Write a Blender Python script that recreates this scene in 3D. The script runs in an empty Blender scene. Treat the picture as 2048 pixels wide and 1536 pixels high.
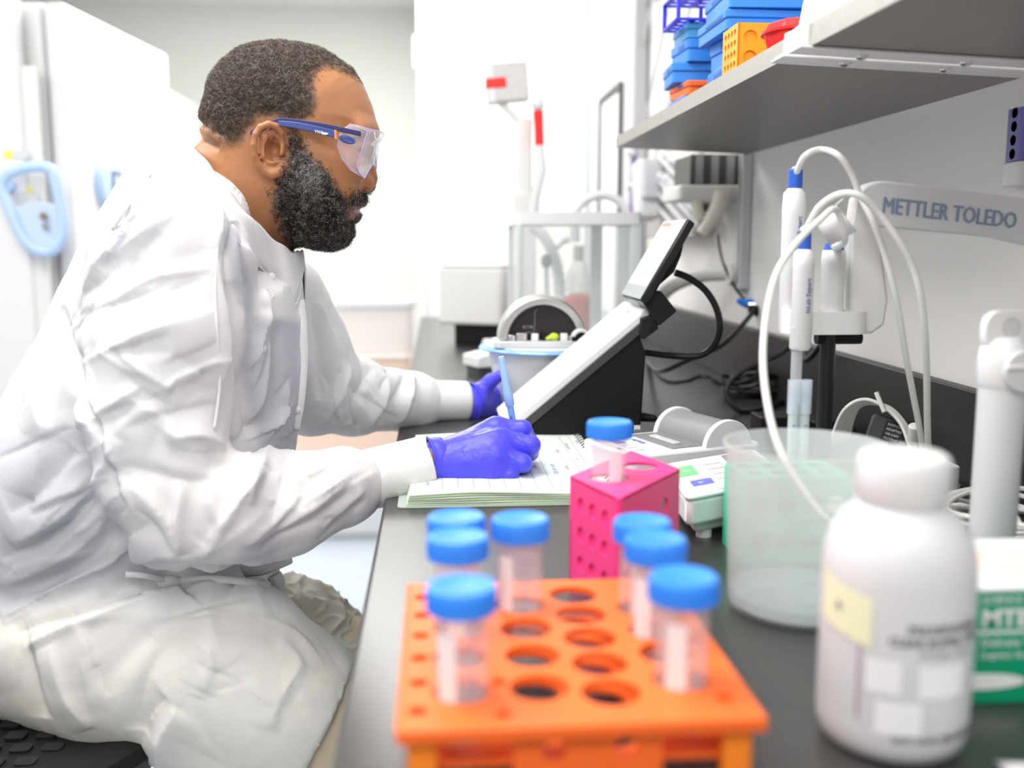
import bpy, math, random
import numpy as np
from mathutils import Vector, Matrix, noise
from mathutils.bvhtree import BVHTree
random.seed(7); RNG = np.random.default_rng(7)
sc = bpy.context.scene
C = sc.collection
PI = math.pi
# ------------------------------------------------------------------ camera
F = 2000.0
BZ = 0.91                      # bench top height
CAM = Vector((0.0, 0.0, 1.21))
TH = math.atan(285.0 / F)
PH = math.atan(152.0 * math.cos(TH) / F)
FW = Vector((math.sin(PH) * math.cos(TH), math.cos(PH) * math.cos(TH), -math.sin(TH)))
RT = Vector((math.cos(PH), -math.sin(PH), 0))
UP = RT.cross(FW)
cd = bpy.data.cameras.new('camera'); cam = bpy.data.objects.new('camera', cd); C.objects.link(cam)
cam.matrix_world = Matrix(((RT.x, UP.x, -FW.x, CAM.x), (RT.y, UP.y, -FW.y, CAM.y), (RT.z, UP.z, -FW.z, CAM.z), (0, 0, 0, 1)))
cd.sensor_width = 36; cd.lens = F / 2048 * 36
cd.clip_start = 0.02
cd.dof.use_dof = True; cd.dof.focus_distance = 1.24; cd.dof.aperture_fstop = 2.9
sc.camera = cam
sc.view_settings.view_transform = 'Standard'; sc.view_settings.look = 'None'
sc.view_settings.exposure = 0.0; sc.view_settings.gamma = 1; sc.view_settings.use_curve_mapping = False
sc.cycles.use_denoising = True
sc.cycles.max_bounces = 10; sc.cycles.transparent_max_bounces = 24
sc.cycles.sample_clamp_indirect = 6

def rayd(px, py):
    return (FW * F + RT * (px - 1024) + UP * (768 - py)).normalized()
def at(px, py, Y):                       # point of the vertical plane y = Y
    d = rayd(px, py); return CAM + d * ((Y - CAM.y) / d.y)
def on(px, py, Z=BZ):                    # point of the horizontal plane z = Z
    d = rayd(px, py); return CAM + d * ((Z - CAM.z) / d.z)
def onx(px, py, X):
    d = rayd(px, py); return CAM + d * ((X - CAM.x) / d.x)

# ------------------------------------------------------------------ light
w = bpy.data.worlds.new('world'); sc.world = w; w.use_nodes = True
w.node_tree.nodes['Background'].inputs[0].default_value = (1.0, 0.985, 0.97, 1)
w.node_tree.nodes['Background'].inputs[1].default_value = 0.48
def area(name, loc, target, sx, sy, e, col=(1, 1, 1)):
    l = bpy.data.lights.new(name, 'AREA'); l.shape = 'RECTANGLE'; l.size = sx; l.size_y = sy; l.energy = e; l.color = col
    o = bpy.data.objects.new(name, l); C.objects.link(o); o.location = loc
    o.rotation_euler = (Vector(target) - Vector(loc)).to_track_quat('-Z', 'Y').to_euler(); return o
area('ceiling_lamp_near', (-0.55, 1.0, 2.55), (-0.55, 1.01, 0), 1.1, 1.1, 42, (1, .985, .96))
area('ceiling_lamp_far', (-0.6, 4.2, 2.55), (-0.6, 4.21, 0), 1.2, 1.2, 66, (1, .985, .96))
area('ceiling_lamp_left', (-1.9, 2.0, 2.55), (-1.9, 2.01, 0), 1.2, 1.2, 28, (1, .985, .96))
area('window_daylight', (-1.2, -1.6, 1.9), (0.1, 1.3, 1.0), 1.6, 1.2, 9, (1, .98, .95))
area('bench_fill_light', (-0.1, -0.5, 2.4), (0.15, .7, .9), 1.0, .6, 20, (1, .985, .96))  # unseen fill light, added to brighten the near end of the bench

# ------------------------------------------------------------------ materials
MATS = {}
def mat(name, col, rough=.5, metal=0, alpha=1, emit=0, trans=0, spec=.5, ior=1.45, noise_amt=0, noise_scale=30, bump=0, bump_scale=200, sss=0, coat=0, sheen=0):
    if name in MATS: return MATS[name]
    m = bpy.data.materials.new(name); m.use_nodes = True; nt = m.node_tree; b = nt.nodes['Principled BSDF']
    c = (*col, 1)
    b.inputs['Base Color'].default_value = c; b.inputs['Roughness'].default_value = rough; b.inputs['Metallic'].default_value = metal
    b.inputs['Alpha'].default_value = alpha; b.inputs['IOR'].default_value = ior
    b.inputs['Specular IOR Level'].default_value = spec
    b.inputs['Transmission Weight'].default_value = trans; b.inputs['Coat Weight'].default_value = coat
    b.inputs['Sheen Weight'].default_value = sheen
    if sss: b.inputs['Subsurface Weight'].default_value = sss; b.inputs['Subsurface Radius'].default_value = (.01, .006, .004)
    if emit: b.inputs['Emission Color'].default_value = c; b.inputs['Emission Strength'].default_value = emit
    tc = nt.nodes.new('ShaderNodeTexCoord')
    if noise_amt:
        n = nt.nodes.new('ShaderNodeTexNoise'); n.inputs['Scale'].default_value = noise_scale; n.inputs['Detail'].default_value = 5
        nt.links.new(tc.outputs['Object'], n.inputs['Vector'])
        mx = nt.nodes.new('ShaderNodeMix'); mx.data_type = 'RGBA'
        mx.inputs[6].default_value = tuple(max(0, x * (1 - noise_amt)) for x in col) + (1,)
        mx.inputs[7].default_value = tuple(min(1, x * (1 + noise_amt)) for x in col) + (1,)
        nt.links.new(n.outputs['Fac'], mx.inputs[0]); nt.links.new(mx.outputs[2], b.inputs['Base Color'])
    if bump:
        n = nt.nodes.new('ShaderNodeTexNoise'); n.inputs['Scale'].default_value = bump_scale; n.inputs['Detail'].default_value = 3
        nt.links.new(tc.outputs['Object'], n.inputs['Vector'])
        bp = nt.nodes.new('ShaderNodeBump'); bp.inputs['Strength'].default_value = bump; bp.inputs['Distance'].default_value = .002
        nt.links.new(n.outputs['Fac'], bp.inputs['Height']); nt.links.new(bp.outputs['Normal'], b.inputs['Normal'])
    MATS[name] = m; return m
WALL = mat('wall_paint', (.86, .855, .84), .7, noise_amt=.01, noise_scale=3)
WALLR = mat('wall_paint_right', (.86, .845, .83), .55, noise_amt=.015, noise_scale=2)
WALLG = mat('wall_paint_greenish', (.80, .83, .78), .7, noise_amt=.01, noise_scale=3)
CEIL = mat('ceiling_paint', (.86, .86, .85), .8)
FLOOR = mat('floor_vinyl', (.50, .55, .62), .35, noise_amt=.05, noise_scale=8)
WHITE = mat('white_plastic', (.76, .76, .765), .35, bump=.02)
OFFW = mat('warm_white_plastic', (.78, .77, .75), .4, bump=.02)
LGREY = mat('light_grey_plastic', (.62, .63, .66), .45)
MGREY = mat('mid_grey_plastic', (.22, .22, .225), .42, bump=.05, bump_scale=900)
SILVER = mat('brushed_silver', (.52, .51, .50), .33, .75)
STEEL = mat('steel', (.7, .7, .7), .25, 1)
BLACK = mat('black_plastic', (.010, .010, .011), .45, spec=.22, bump=.15, bump_scale=1500)
BLACKS = mat('black_satin', (.014, .014, .015), .32, spec=.35)
SPLASH = mat('backsplash_resin', (.026, .024, .023), .4, spec=.4, noise_amt=.2, noise_scale=100)
DGREY = mat('dark_grey_plastic', (.055, .052, .05), .42)
BENCH = mat('black_epoxy_resin', (.038, .036, .035), .30, spec=.7, ior=1.6, noise_amt=.25, noise_scale=120, bump=.04, bump_scale=500)
LAMI = mat('grey_shelf_laminate', (.20, .185, .17), .38, noise_amt=.08, noise_scale=12, bump=.03, bump_scale=600)
LAMIE = mat('shelf_edge_band', (.36, .34, .32), .4, noise_amt=.15, noise_scale=60)
ENAMEL = mat('white_enamelled_steel', (.78, .775, .765), .22)
BLUECAP = mat('blue_cap_plastic', (.04, .28, .92), .36, sss=.1)
BLUEBOX = mat('blue_box_plastic', (.03, .23, .72), .5)
BLUEBOX2 = mat('pale_blue_box_plastic', (.28, .55, .92), .5)
NAVY = mat('ultramarine_plastic', (.03, .03, .62), .4)
ORANGE = mat('orange_rack_plastic', (1.0, .17, .025), .42, sss=.3)
AMBER = mat('amber_rack_plastic', (1.0, .36, .01), .4, sss=.15)
REDP = mat('red_plastic', (.9, .02, .02), .4)
PINK = mat('magenta_rack_plastic', (1.0, .055, .27), .35, sss=.35)
TUBEM = mat('clear_tube_plastic', (.95, .92, .95), .15, alpha=.16, spec=.6)
BEAKM = mat('frosted_beaker_plastic', (.86, .91, .90), .35, alpha=.34)
BOTM = mat('frosted_bottle_plastic', (.86, .86, .88), .35, alpha=.66)
GLASSM = mat('clear_glass_panel', (.86, .92, .91), .05, alpha=.13, spec=.6)
PAPER = mat('pale_green_paper', (.70, .755, .70), .7)
PAPERW = mat('white_paper', (.78, .78, .79), .7)
INK = mat('printed_ink', (.14, .15, .30), .7)
INKG = mat('grey_ink', (.30, .32, .40), .6)
MTBLUE = mat('slate_blue_ink', (.16, .22, .36), .6)
GREENB = mat('green_carton', (.0, .33, .17), .45)
FREEZER = mat('freezer_enamel', (.80, .795, .79), .3)
PALEBL = mat('pale_blue_plastic', (.48, .64, .90), .35)
PEACH = mat('peach_plastic', (.93, .70, .56), .5)
PEACHP = mat('pale_peach_plastic', (.88, .80, .76), .5)

# ------------------------------------------------------------------ mesh builder
class MB:
    def __init__(s): s.v = []; s.f = []; s.m = []; s.mi = 0; s.uv = None
    def add(s, vs, fs, M=None):
        o = len(s.v)
        if M is not None: vs = [M @ Vector(v) for v in vs]
        s.v += [tuple(v) for v in vs]; s.f += [tuple(i + o for i in f) for f in fs]; s.m += [s.mi] * len(fs); return s
    def box(s, x0, x1, y0, y1, z0, z1, M=None):
        v = [(x, y, z) for z in (z0, z1) for y in (y0, y1) for x in (x0, x1)]
        return s.add(v, [(0, 2, 3, 1), (4, 5, 7, 6), (0, 1, 5, 4), (2, 6, 7, 3), (0, 4, 6, 2), (1, 3, 7, 5)], M)
    def rbox(s, x0, x1, y0, y1, z0, z1, r=.003, seg=3, M=None):     # upright box with rounded vertical corners
        r = min(r, (x1 - x0) / 2 - 1e-5, (y1 - y0) / 2 - 1e-5); pts = []
        for cx, cy, a0 in ((x1 - r, y1 - r, 0), (x0 + r, y1 - r, 90), (x0 + r, y0 + r, 180), (x1 - r, y0 + r, 270)):
            for k in range(seg + 1):
                a = math.radians(a0 + 90 * k / seg); pts.append((cx + r * math.cos(a), cy + r * math.sin(a)))
        return s.prism(pts, z0, z1, M)
    def prism(s, pts, z0, z1, M=None):                               # extrude an xy outline along z
        n = len(pts); v = [(x, y, z0) for x, y in pts] + [(x, y, z1) for x, y in pts]
        f = [tuple(range(n - 1, -1, -1)), tuple(range(n, 2 * n))] + [(i, (i + 1) % n, n + (i + 1) % n, n + i) for i in range(n)]
        return s.add(v, f, M)
    def prism_y(s, pts, y0, y1, M=None):                             # extrude an xz outline along y
        A = Matrix(((1, 0, 0, 0), (0, 0, -1, 0), (0, 1, 0, 0), (0, 0, 0, 1)))
        return s.prism(pts, -y0, -y1, A if M is None else M @ A)
    def cyl(s, c, r, z0, z1, n=24, r2=None, M=None):
        r2 = r if r2 is None else r2; cx, cy = c[0], c[1]
        a = [2 * PI * k / n for k in range(n)]
        v = [(cx + r * math.cos(t), cy + r * math.sin(t), z0) for t in a] + [(cx + r2 * math.cos(t), cy + r2 * math.sin(t), z1) for t in a]
        f = [tuple(range(n - 1, -1, -1)), tuple(range(n, 2 * n))] + [(i, (i + 1) % n, n + (i + 1) % n, n + i) for i in range(n)]
        return s.add(v, f, M)
    def lathe(s, prof, c=(0, 0, 0), n=32, M=None, closed=False):
        v = []; f = []
        for r, z in prof:
            for k in range(n):
                t = 2 * PI * k / n; v.append((c[0] + r * math.cos(t), c[1] + r * math.sin(t), c[2] + z))
        L = len(prof)
        for i in range(L - 1 if not closed else L):
            j = (i + 1) % L
            for k in range(n):
                k2 = (k + 1) % n; f.append((i * n + k, i * n + k2, j * n + k2, j * n + k))
        if not closed:
            if prof[0][0] > 1e-6: f.append(tuple(range(n - 1, -1, -1)))
            if prof[-1][0] > 1e-6: f.append(tuple((L - 1) * n + k for k in range(n)))
        return s.add(v, f, M)
    def tube(s, pts, r, n=10, M=None, closed=False):
        P = [Vector(p) for p in pts]; L = len(P); v = []; f = []; rr = r if hasattr(r, '__len__') else [r] * L
        prev = None
        for i in range(L):
            if closed: t = (P[(i + 1) % L] - P[i - 1])
            else: t = P[min(i + 1, L - 1)] - P[max(i - 1, 0)]
            t.normalize()
            if prev is None:
                a = Vector((0, 0, 1)) if abs(t.z) < .9 else Vector((1, 0, 0)); u = t.cross(a).normalized()
            else:
                u = (prev - t * prev.dot(t)).normalized()
            prev = u; b = t.cross(u)
            for k in range(n):
                an = 2 * PI * k / n; v.append(P[i] + (u * math.cos(an) + b * math.sin(an)) * rr[i])
        for i in range(L if closed else L - 1):
            j = (i + 1) % L
            for k in range(n):
                k2 = (k + 1) % n; f.append((i * n + k, i * n + k2, j * n + k2, j * n + k))
        if not closed: f.append(tuple(range(n - 1, -1, -1))); f.append(tuple((L - 1) * n + k for k in range(n)))
        return s.add(v, f, M)
    def sphere(s, c, r, n=16, m=10, sc=(1, 1, 1), M=None):
        v = [(c[0], c[1], c[2] - r * sc[2])]; f = []
        for i in range(1, m):
            p = PI * i / m - PI / 2
            for k in range(n):
                t = 2 * PI * k / n; v.append((c[0] + r * sc[0] * math.cos(p) * math.cos(t), c[1] + r * sc[1] * math.cos(p) * math.sin(t), c[2] + r * sc[2] * math.sin(p)))
        v.append((c[0], c[1], c[2] + r * sc[2])); N = len(v) - 1
        for k in range(n):
            k2 = (k + 1) % n; f.append((0, 1 + k2, 1 + k)); f.append((N, 1 + (m - 2) * n + k, 1 + (m - 2) * n + k2))
            for i in range(m - 2): f.append((1 + i * n + k, 1 + i * n + k2, 1 + (i + 1) * n + k2, 1 + (i + 1) * n + k))
        return s.add(v, f, M)
def spline(pts, k=8, closed=False):
    P = [Vector(p) for p in pts]; out = []; L = len(P)
    for i in range(L if closed else L - 1):
        if closed: a, b, c, d = P[i - 1], P[i], P[(i + 1) % L], P[(i + 2) % L]
        else: a, b, c, d = P[max(i - 1, 0)], P[i], P[i + 1], P[min(i + 2, L - 1)]
        for j in range(k):
            t = j / k; out.append(.5 * ((2 * b) + (c - a) * t + (2 * a - 5 * b + 4 * c - d) * t * t + (3 * b - a - 3 * c + d) * t ** 3))
    if not closed: out.append(P[-1])
    return out
ORG = {}
def tag(o, label=None, cat=None, group=None, kind=None):
    if label: o['label'] = label
    if cat: o['category'] = cat
    if group: o['group'] = group
    if kind: o['kind'] = kind
    return o
def thing(name, loc, label, cat, group=None):
    o = bpy.data.objects.new(name, None); o.empty_display_size = .02; C.objects.link(o); o.location = loc; ORG[o.name] = Vector(loc)
    return tag(o, label, cat, group)
def ob(name, mb, m, parent=None, bevel=0, ang=35, label=None, cat=None, group=None, kind=None, origin=None, seg=2, solid=0):
    me = bpy.data.meshes.new(name)
    org = ORG[parent.name] if parent is not None else (Vector(origin) if origin is not None else Vector((0, 0, 0)))
    V = [(v[0] - org.x, v[1] - org.y, v[2] - org.z) for v in mb.v]
    me.from_pydata(V, [], mb.f)
    ms = m if isinstance(m, (list, tuple)) else [m]
    for x in ms: me.materials.append(x)
    if len(ms) > 1: me.polygons.foreach_set('material_index', mb.m)
    me.polygons.foreach_set('use_smooth', [True] * len(me.polygons))
    me.validate(); me.set_sharp_from_angle(angle=math.radians(ang)); me.update()
    o = bpy.data.objects.new(name, me); C.objects.link(o)
    if parent is not None: o.parent = parent
    else: o.location = org
    ORG[o.name] = org
    if solid:
        s = o.modifiers.new('solidify', 'SOLIDIFY'); s.thickness = solid; s.offset = 0
    if bevel:
        b = o.modifiers.new('bevel', 'BEVEL'); b.width = bevel; b.segments = seg; b.limit_method = 'ANGLE'; b.angle_limit = math.radians(40); b.harden_normals = False
    return tag(o, label, cat, group, kind)
def copy_tree(o, loc=None, rz=None, label=None):
    def rec(a, par):
        c = a.copy(); C.objects.link(c); c.parent = par
        for ch in list(a.children): rec(ch, c)
        return c
    c = rec(o, None)
    if loc is not None: c.location = loc
    if rz is not None: c.rotation_euler = (0, 0, rz)
    if label: c['label'] = label
    return c
def text(s, size, M, m, parent, name='lettering', ext=.0002, bold=0, align='LEFT', xs=1.0):
    cu = bpy.data.curves.new('t', 'FONT'); cu.body = s; cu.size = size; cu.extrude = ext; cu.offset = bold; cu.align_x = align; cu.resolution_u = 2
    t = bpy.data.objects.new('t', cu); C.objects.link(t); dg = bpy.context.evaluated_depsgraph_get(); dg.update()
    me = bpy.data.meshes.new_from_object(t.evaluated_get(dg)); C.objects.unlink(t); bpy.data.objects.remove(t)
    S = Matrix.Diagonal((xs, 1, 1, 1)); me.transform(M @ S)
    org = ORG[parent.name]; me.transform(Matrix.Translation(-org))
    me.materials.clear(); me.materials.append(m)
    o = bpy.data.objects.new(name, me); C.objects.link(o); o.parent = parent; ORG[o.name] = org; return o
def frame(o, x, y):                       # matrix whose x and y axes are the given directions
    x = Vector(x).normalized(); y = Vector(y); z = x.cross(y).normalized(); y = z.cross(x)
    return Matrix(((x.x, y.x, z.x, o[0]), (x.y, y.y, z.y, o[1]), (x.z, y.z, z.z, o[2]), (0, 0, 0, 1)))
def struct(name, mb, m, bevel=0): return ob(name, mb, m, bevel=bevel, kind='structure')

# ------------------------------------------------------------------ room
WX = 0.662                       # right wall
struct('floor', MB().box(-4.2, WX + .1, -3.5, 6.6, -.05, 0), FLOOR)
struct('ceiling', MB().box(-4.2, WX + .1, 1.6, 6.6, 2.60, 2.68), CEIL)
struct('wall_right', MB().box(WX, WX + .1, -2.5, 6.6, 0, 2.6), WALLR)
struct('wall_back', MB().box(-4.2, WX + .1, 6.35, 6.45, 0, 2.6), WALLG)
struct('wall_left', MB().box(-4.2, -4.1, -1, 6.4, 0, 2.6), WALL)
struct('wall_partition', MB().box(-.05, WX, 4.72, 6.35, 0, 2.6), WALL)
t1 = struct('trim_1', MB().box(-.075, -.05, 4.70, 4.76, 0, 2.6), mat('door_frame_white', (.80, .82, .80), .5), bevel=.004)
ob('hinge', MB().cyl((-.082, 4.70), .012, 1.99, 2.13, 12), LGREY, t1)
# grey door with a narrow window on the right wall
d = struct('door_1', MB().box(WX - .03, WX - .004, 3.25, 4.15, 0, 2.25), mat('grey_door_paint', (.62, .64, .66), .45), bevel=.003)
ob('door_frame', MB().box(WX - .045, WX - .004, 4.15, 4.24, 0, 2.32).box(WX - .045, WX - .004, 3.16, 3.25, 0, 2.32).box(WX - .045, WX - .004, 3.25, 4.15, 2.25, 2.32), mat('door_frame_grey', (.55, .57, .58), .4), d, bevel=.003)
ob('window_glazing', MB().box(WX - .035, WX - .029, 3.45, 3.85, .95, 1.72), mat('door_glass', (.72, .76, .78), .1), d)
ob('glazing_bead', MB().box(WX - .042, WX - .028, 3.85, 3.88, .93, 1.74).box(WX - .042, WX - .028, 3.42, 3.45, .93, 1.74).box(WX - .042, WX - .028, 3.45, 3.85, 1.72, 1.745), DGREY, d, bevel=.002)
# ceiling light panels
for i, (x, y, lb) in enumerate(((-1.05, 5.15, 'long white ceiling light panel at the top edge of the picture'),)):
    t = thing('ceiling_light', (x, y, 2.6), lb, 'ceiling light')
    ob('diffuser', MB().box(x - .58, x + .97, y - .3, y + .3, 2.59, 2.597), mat('lit_diffuser', (1, 1, 1), .5, emit=1.6), t)
    ob('frame', MB().box(x - .61, x - .58, y - .33, y + .33, 2.585, 2.599).box(x + .97, x + 1.0, y - .33, y + .33, 2.585, 2.599).box(x - .58, x + .97, y - .33, y - .3, 2.585, 2.599).box(x - .58, x + .97, y + .3, y + .33, 2.585, 2.599), WHITE, t)

# ------------------------------------------------------------------ bench
BX0 = -0.064
b = thing('lab_bench', (.3, 1.6, 0), 'long black resin-topped lab bench running along the right wall', 'lab bench')
wt = ob('worktop', MB().box(BX0, WX - .002, -.6, 4.05, BZ - .03, BZ), BENCH, b, bevel=.004)
for (x, y) in ((-.02, -.5), (-.02, 4.0), (.62, -.5)):
    ob('leg', MB().rbox(x - .025, x + .025, y - .025, y + .025, 0, BZ - .0305, .004), OFFW, b)
bs = thing('backsplash', (WX - .012, 1.6, BZ), 'black resin backsplash strip standing on the bench against the wall', 'backsplash')
ob('strip', MB().box(WX - .022, WX - .002, -.6, 4.05, BZ + .0003, BZ + .122), SPLASH, bs, bevel=.002)
for k in range(3):
    y0 = 1.92 + .7 * k
    c_ = thing('base_cabinet', (.4, y0 + .34, 0), ('white base cabinet under the bench, nearest of the three', 'white base cabinet under the bench, middle of the three', 'white base cabinet under the bench, farthest of the three')[k], 'cabinet', 'base cabinets under the bench')
    ob('body', MB().box(.20, WX - .004, y0 - .015, y0 + .675, .1, BZ - .0315), OFFW, c_, bevel=.003)
    dd = ob('cabinet_door', MB().box(.18, .199, y0, y0 + .66, .12, BZ - .045), OFFW, c_, bevel=.002)
    ob('handle', MB().tube([(.179, y0 + .5, .8), (.155, y0 + .5, .8), (.155, y0 + .62, .8), (.179, y0 + .62, .8)], .005, 8), STEEL, dd)
def plate(outline, holes, th, M=None, mb=None, res=20):
    """flat plate (xy outline, round holes (x,y,r) or (x,y,rx,ry)) with thickness th along z"""
    cu = bpy.data.curves.new('t', 'CURVE'); cu.dimensions = '2D'; cu.fill_mode = 'BOTH'; cu.extrude = th / 2
    def poly(pts):
        s = cu.splines.new('POLY'); s.points.add(len(pts) - 1)
        for p, q in zip(s.points, pts): p.co = (q[0], q[1], 0, 1)
        s.use_cyclic_u = True
    poly(outline)
    for h in holes:
        rx = h[2]; ry = h[3] if len(h) > 3 else rx
        poly([(h[0] + rx * math.cos(2 * PI * k / res), h[1] + ry * math.sin(2 * PI * k / res)) for k in range(res)])
    t = bpy.data.objects.new('t', cu); C.objects.link(t); dg = bpy.context.evaluated_depsgraph_get(); dg.update()
    me = bpy.data.meshes.new_from_object(t.evaluated_get(dg)); C.objects.unlink(t); bpy.data.objects.remove(t)
    mb = mb or MB(); T = Matrix.Translation((0, 0, th / 2))
    mb.add([v.co.copy() for v in me.vertices], [tuple(p.vertices) for p in me.polygons], T if M is None else M @ T)
    bpy.data.meshes.remove(me); return mb
def rrect(x0, x1, y0, y1, r, seg=4):
    pts = []
    for cx, cy, a0 in ((x1 - r, y1 - r, 0), (x0 + r, y1 - r, 90), (x0 + r, y0 + r, 180), (x1 - r, y0 + r, 270)):
        for k in range(seg + 1):
            a = math.radians(a0 + 90 * k / seg); pts.append((cx + r * math.cos(a), cy + r * math.sin(a)))
    return pts
FACE_NY = Matrix(((1, 0, 0, 0), (0, 0, -1, 0), (0, 1, 0, 0), (0, 0, 0, 1)))     # xy plate -> xz plate facing -y

# ------------------------------------------------------------------ wall shelves
SX, SZ = .372, 1.21 + .1915
Y1, Y2, Y0 = onx(1571, 95, SX).y, onx(1619, 70, SX).y, onx(1232, 285, SX).y
def tiltM(o, a): return Matrix.Translation(o) @ Matrix.Rotation(math.radians(a), 4, 'Y') @ Matrix.Translation(-Vector(o))
TM = tiltM((SX, 0, SZ), 2.5)
s1 = thing('wall_shelf', (SX, 1.55, SZ), 'grey laminate wall shelf over the bench carrying the blue and orange racks', 'shelf', 'grey wall shelves over the bench')
ob('shelf_board', MB().box(SX + .001, WX - .012, Y1, Y0, SZ, SZ + .022, TM), LAMI, s1, bevel=.001)
ob('edge_band', MB().box(SX - .0005, SX + .001, Y1, Y0, SZ, SZ + .022, TM), LAMIE, s1)
s2 = thing('wall_shelf', (SX, .6, SZ), 'grey laminate wall shelf cut by the upper right corner of the picture', 'shelf', 'grey wall shelves over the bench')
ob('shelf_board', MB().box(SX + .001, WX - .012, .15, Y2, SZ, SZ + .022, TM), LAMI, s2, bevel=.001)
ob('edge_band', MB().box(SX - .0005, SX + .001, .15, Y2, SZ, SZ + .022, TM), LAMIE, s2)
def bracket(y, side, lb, sh):
    # an upright steel web with a bent flange that carries the board end, screwed from below
    t = thing('shelf_bracket', (SX, y, SZ), lb, 'bracket', 'white shelf brackets')
    prof = [(SX - .012, SZ - .003), (WX - .012, SZ - .003), (WX - .012, SZ + .13), (SX + .10, SZ + .125), (SX + .06, SZ + .115), (SX + .030, SZ + .09), (SX + .015, SZ + .062), (SX + .012, SZ + .036), (SX + .005, SZ + .030), (SX - .003, SZ + .026), (SX - .003, SZ + .007), (SX - .012, SZ)]
    ob('web', MB().prism_y(prof, y, y + .003, TM), ENAMEL, t, bevel=.0006)
    y0, y1 = (y - .026, y + .014) if side > 0 else (y - .010, y + .026)
    ob('flange', MB().box(SX - .012, WX - .012, y0, y1, SZ - .0028, SZ - .0004, TM), ENAMEL, t, bevel=.0006)
    for u in (.06, .17):
        c = TM @ Vector((SX + u, y - side * .012, SZ - .0028))
        sc_ = ob('screw', MB().lathe([(0, -.0045), (.0035, -.004), (.0062, -.002), (.0066, 0)], c, 14), STEEL, t)
bracket(Y1 - .0035, 1, 'white enamelled bracket under the near end of the shelf with racks', s1)
bracket(Y2 + .0005, -1, 'white enamelled bracket holding the end of the upper right corner shelf', s2)
st = thing('shelf_standard', (WX, 2.12, 1.2), 'grey vertical steel shelf standard on the wall past the shelf end', 'rail')
ob('channel', MB().box(WX - .022, WX - .001, 2.085, 2.115, 1.11, 1.404), LGREY, st, bevel=.002)
ob('slot_strip', MB().box(WX - .0225, WX - .0222, 2.095, 2.105, 1.12, 1.39), MGREY, st)

# ------------------------------------------------------------------ things on the shelf
TZ = SZ + .022
def tz(x, dz=0): return TZ - (x - SX) * math.tan(math.radians(2.5)) + dz
def cryobox(name, x0, x1, y0, y1, z0, h, m, lb, grp, rz=0, lid=True):
    c = ((x0 + x1) / 2, (y0 + y1) / 2, z0)
    t = thing(name, c, lb, 'storage box', grp)
    R = Matrix.Translation(c) @ Matrix.Rotation(math.radians(rz), 4, 'Z') @ Matrix.Translation(-Vector(c))
    hl = h * .45
    ob('base', MB().rbox(x0 + .002, x1 - .002, y0 + .002, y1 - .002, z0, z0 + h - hl, .004, M=R), m, t, bevel=.001)
    ob('lid', MB().rbox(x0, x1, y0, y1, z0 + h - hl, z0 + h - .0004, .005, M=R), m, t, bevel=.002)
    ob('label_slot', MB().box(x0 - .0006, x0 + .001, y0 + .02, y1 - .05, z0 + h * .65, z0 + h * .82, R), mat('slot_shadow_blue', (.02, .12, .42), .6), t)
    return t
z = tz(.50, .001)
G1 = 'blue freezer boxes in the large stack on the shelf'
for i, (dx, dy, h, lb, rz) in enumerate(((.012, 0, .045, 'blue plastic freezer box at the bottom of the larger shelf stack', -3), (.018, -.012, .040, 'blue plastic freezer box second from the bottom of the larger shelf stack', 4),
                                  (0, .005, .028, 'thin blue plastic freezer box just under the topmost one, larger shelf stack', 1), (.005, -.004, .036, 'bright blue freezer box topmost of the larger shelf stack', -2))):
    cryobox('freezer_box', .405 + dx, .555 + dx, 1.42 + dy, 1.57 + dy, z, h, BLUEBOX, lb, G1, rz); z += h
z = tz(.47, .001)
G2 = 'boxes in the slim stack on the shelf'
for i, (dx, dy, h, m, lb, rz) in enumerate(((.0, 0, .024, BLUEBOX, 'blue freezer box at the foot of the slim shelf stack', 0), (.0, -.01, .022, ORANGE, 'orange freezer box low in the slim shelf stack', 5), (-.012, .01, .032, BLUEBOX, 'blue freezer box resting on the orange box', -4),
                                            (.004, .004, .036, BLUEBOX, 'blue freezer box third from the orange one upward', 3), (.004, .0, .024, mat('teal_blue_plastic', (.05, .30, .60), .5), 'dull teal-blue freezer box under the wire rack', 0))):
    if i == 3: lb = 'blue freezer box between the teal-blue box and the box on the orange one'
    cryobox('freezer_box', .400 + dx, .50 + dx, 1.64 + dy, 1.74 + dy, z, h, m, lb, G2, rz); z += h
# navy wire tube rack
t = thing('wire_rack', (.45, 1.69, z), 'ultramarine open tube rack on top of the slim stack of boxes', 'tube rack')
holes = [(.40 + .024 * i, 1.645 + .024 * j, .0095) for i in range(5) for j in range(4)]
for zz, nm in ((.001, 'bottom_plate'), (.042, 'top_plate')):
    ob(nm, plate(rrect(.384, .515, 1.628, 1.735, .006), holes, .003, Matrix.Translation((0, 0, z + zz)), res=14), NAVY, t)
for x in (.388, .45, .511):
    for y in (1.632, 1.731): ob('post', MB().rbox(x - .003, x + .003, y - .003, y + .003, z + .003, z + .043, .001), NAVY, t)
ob('label_card', MB().box(.452, .51, 1.629, 1.630, z + .008, z + .028), PAPERW, t)
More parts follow.
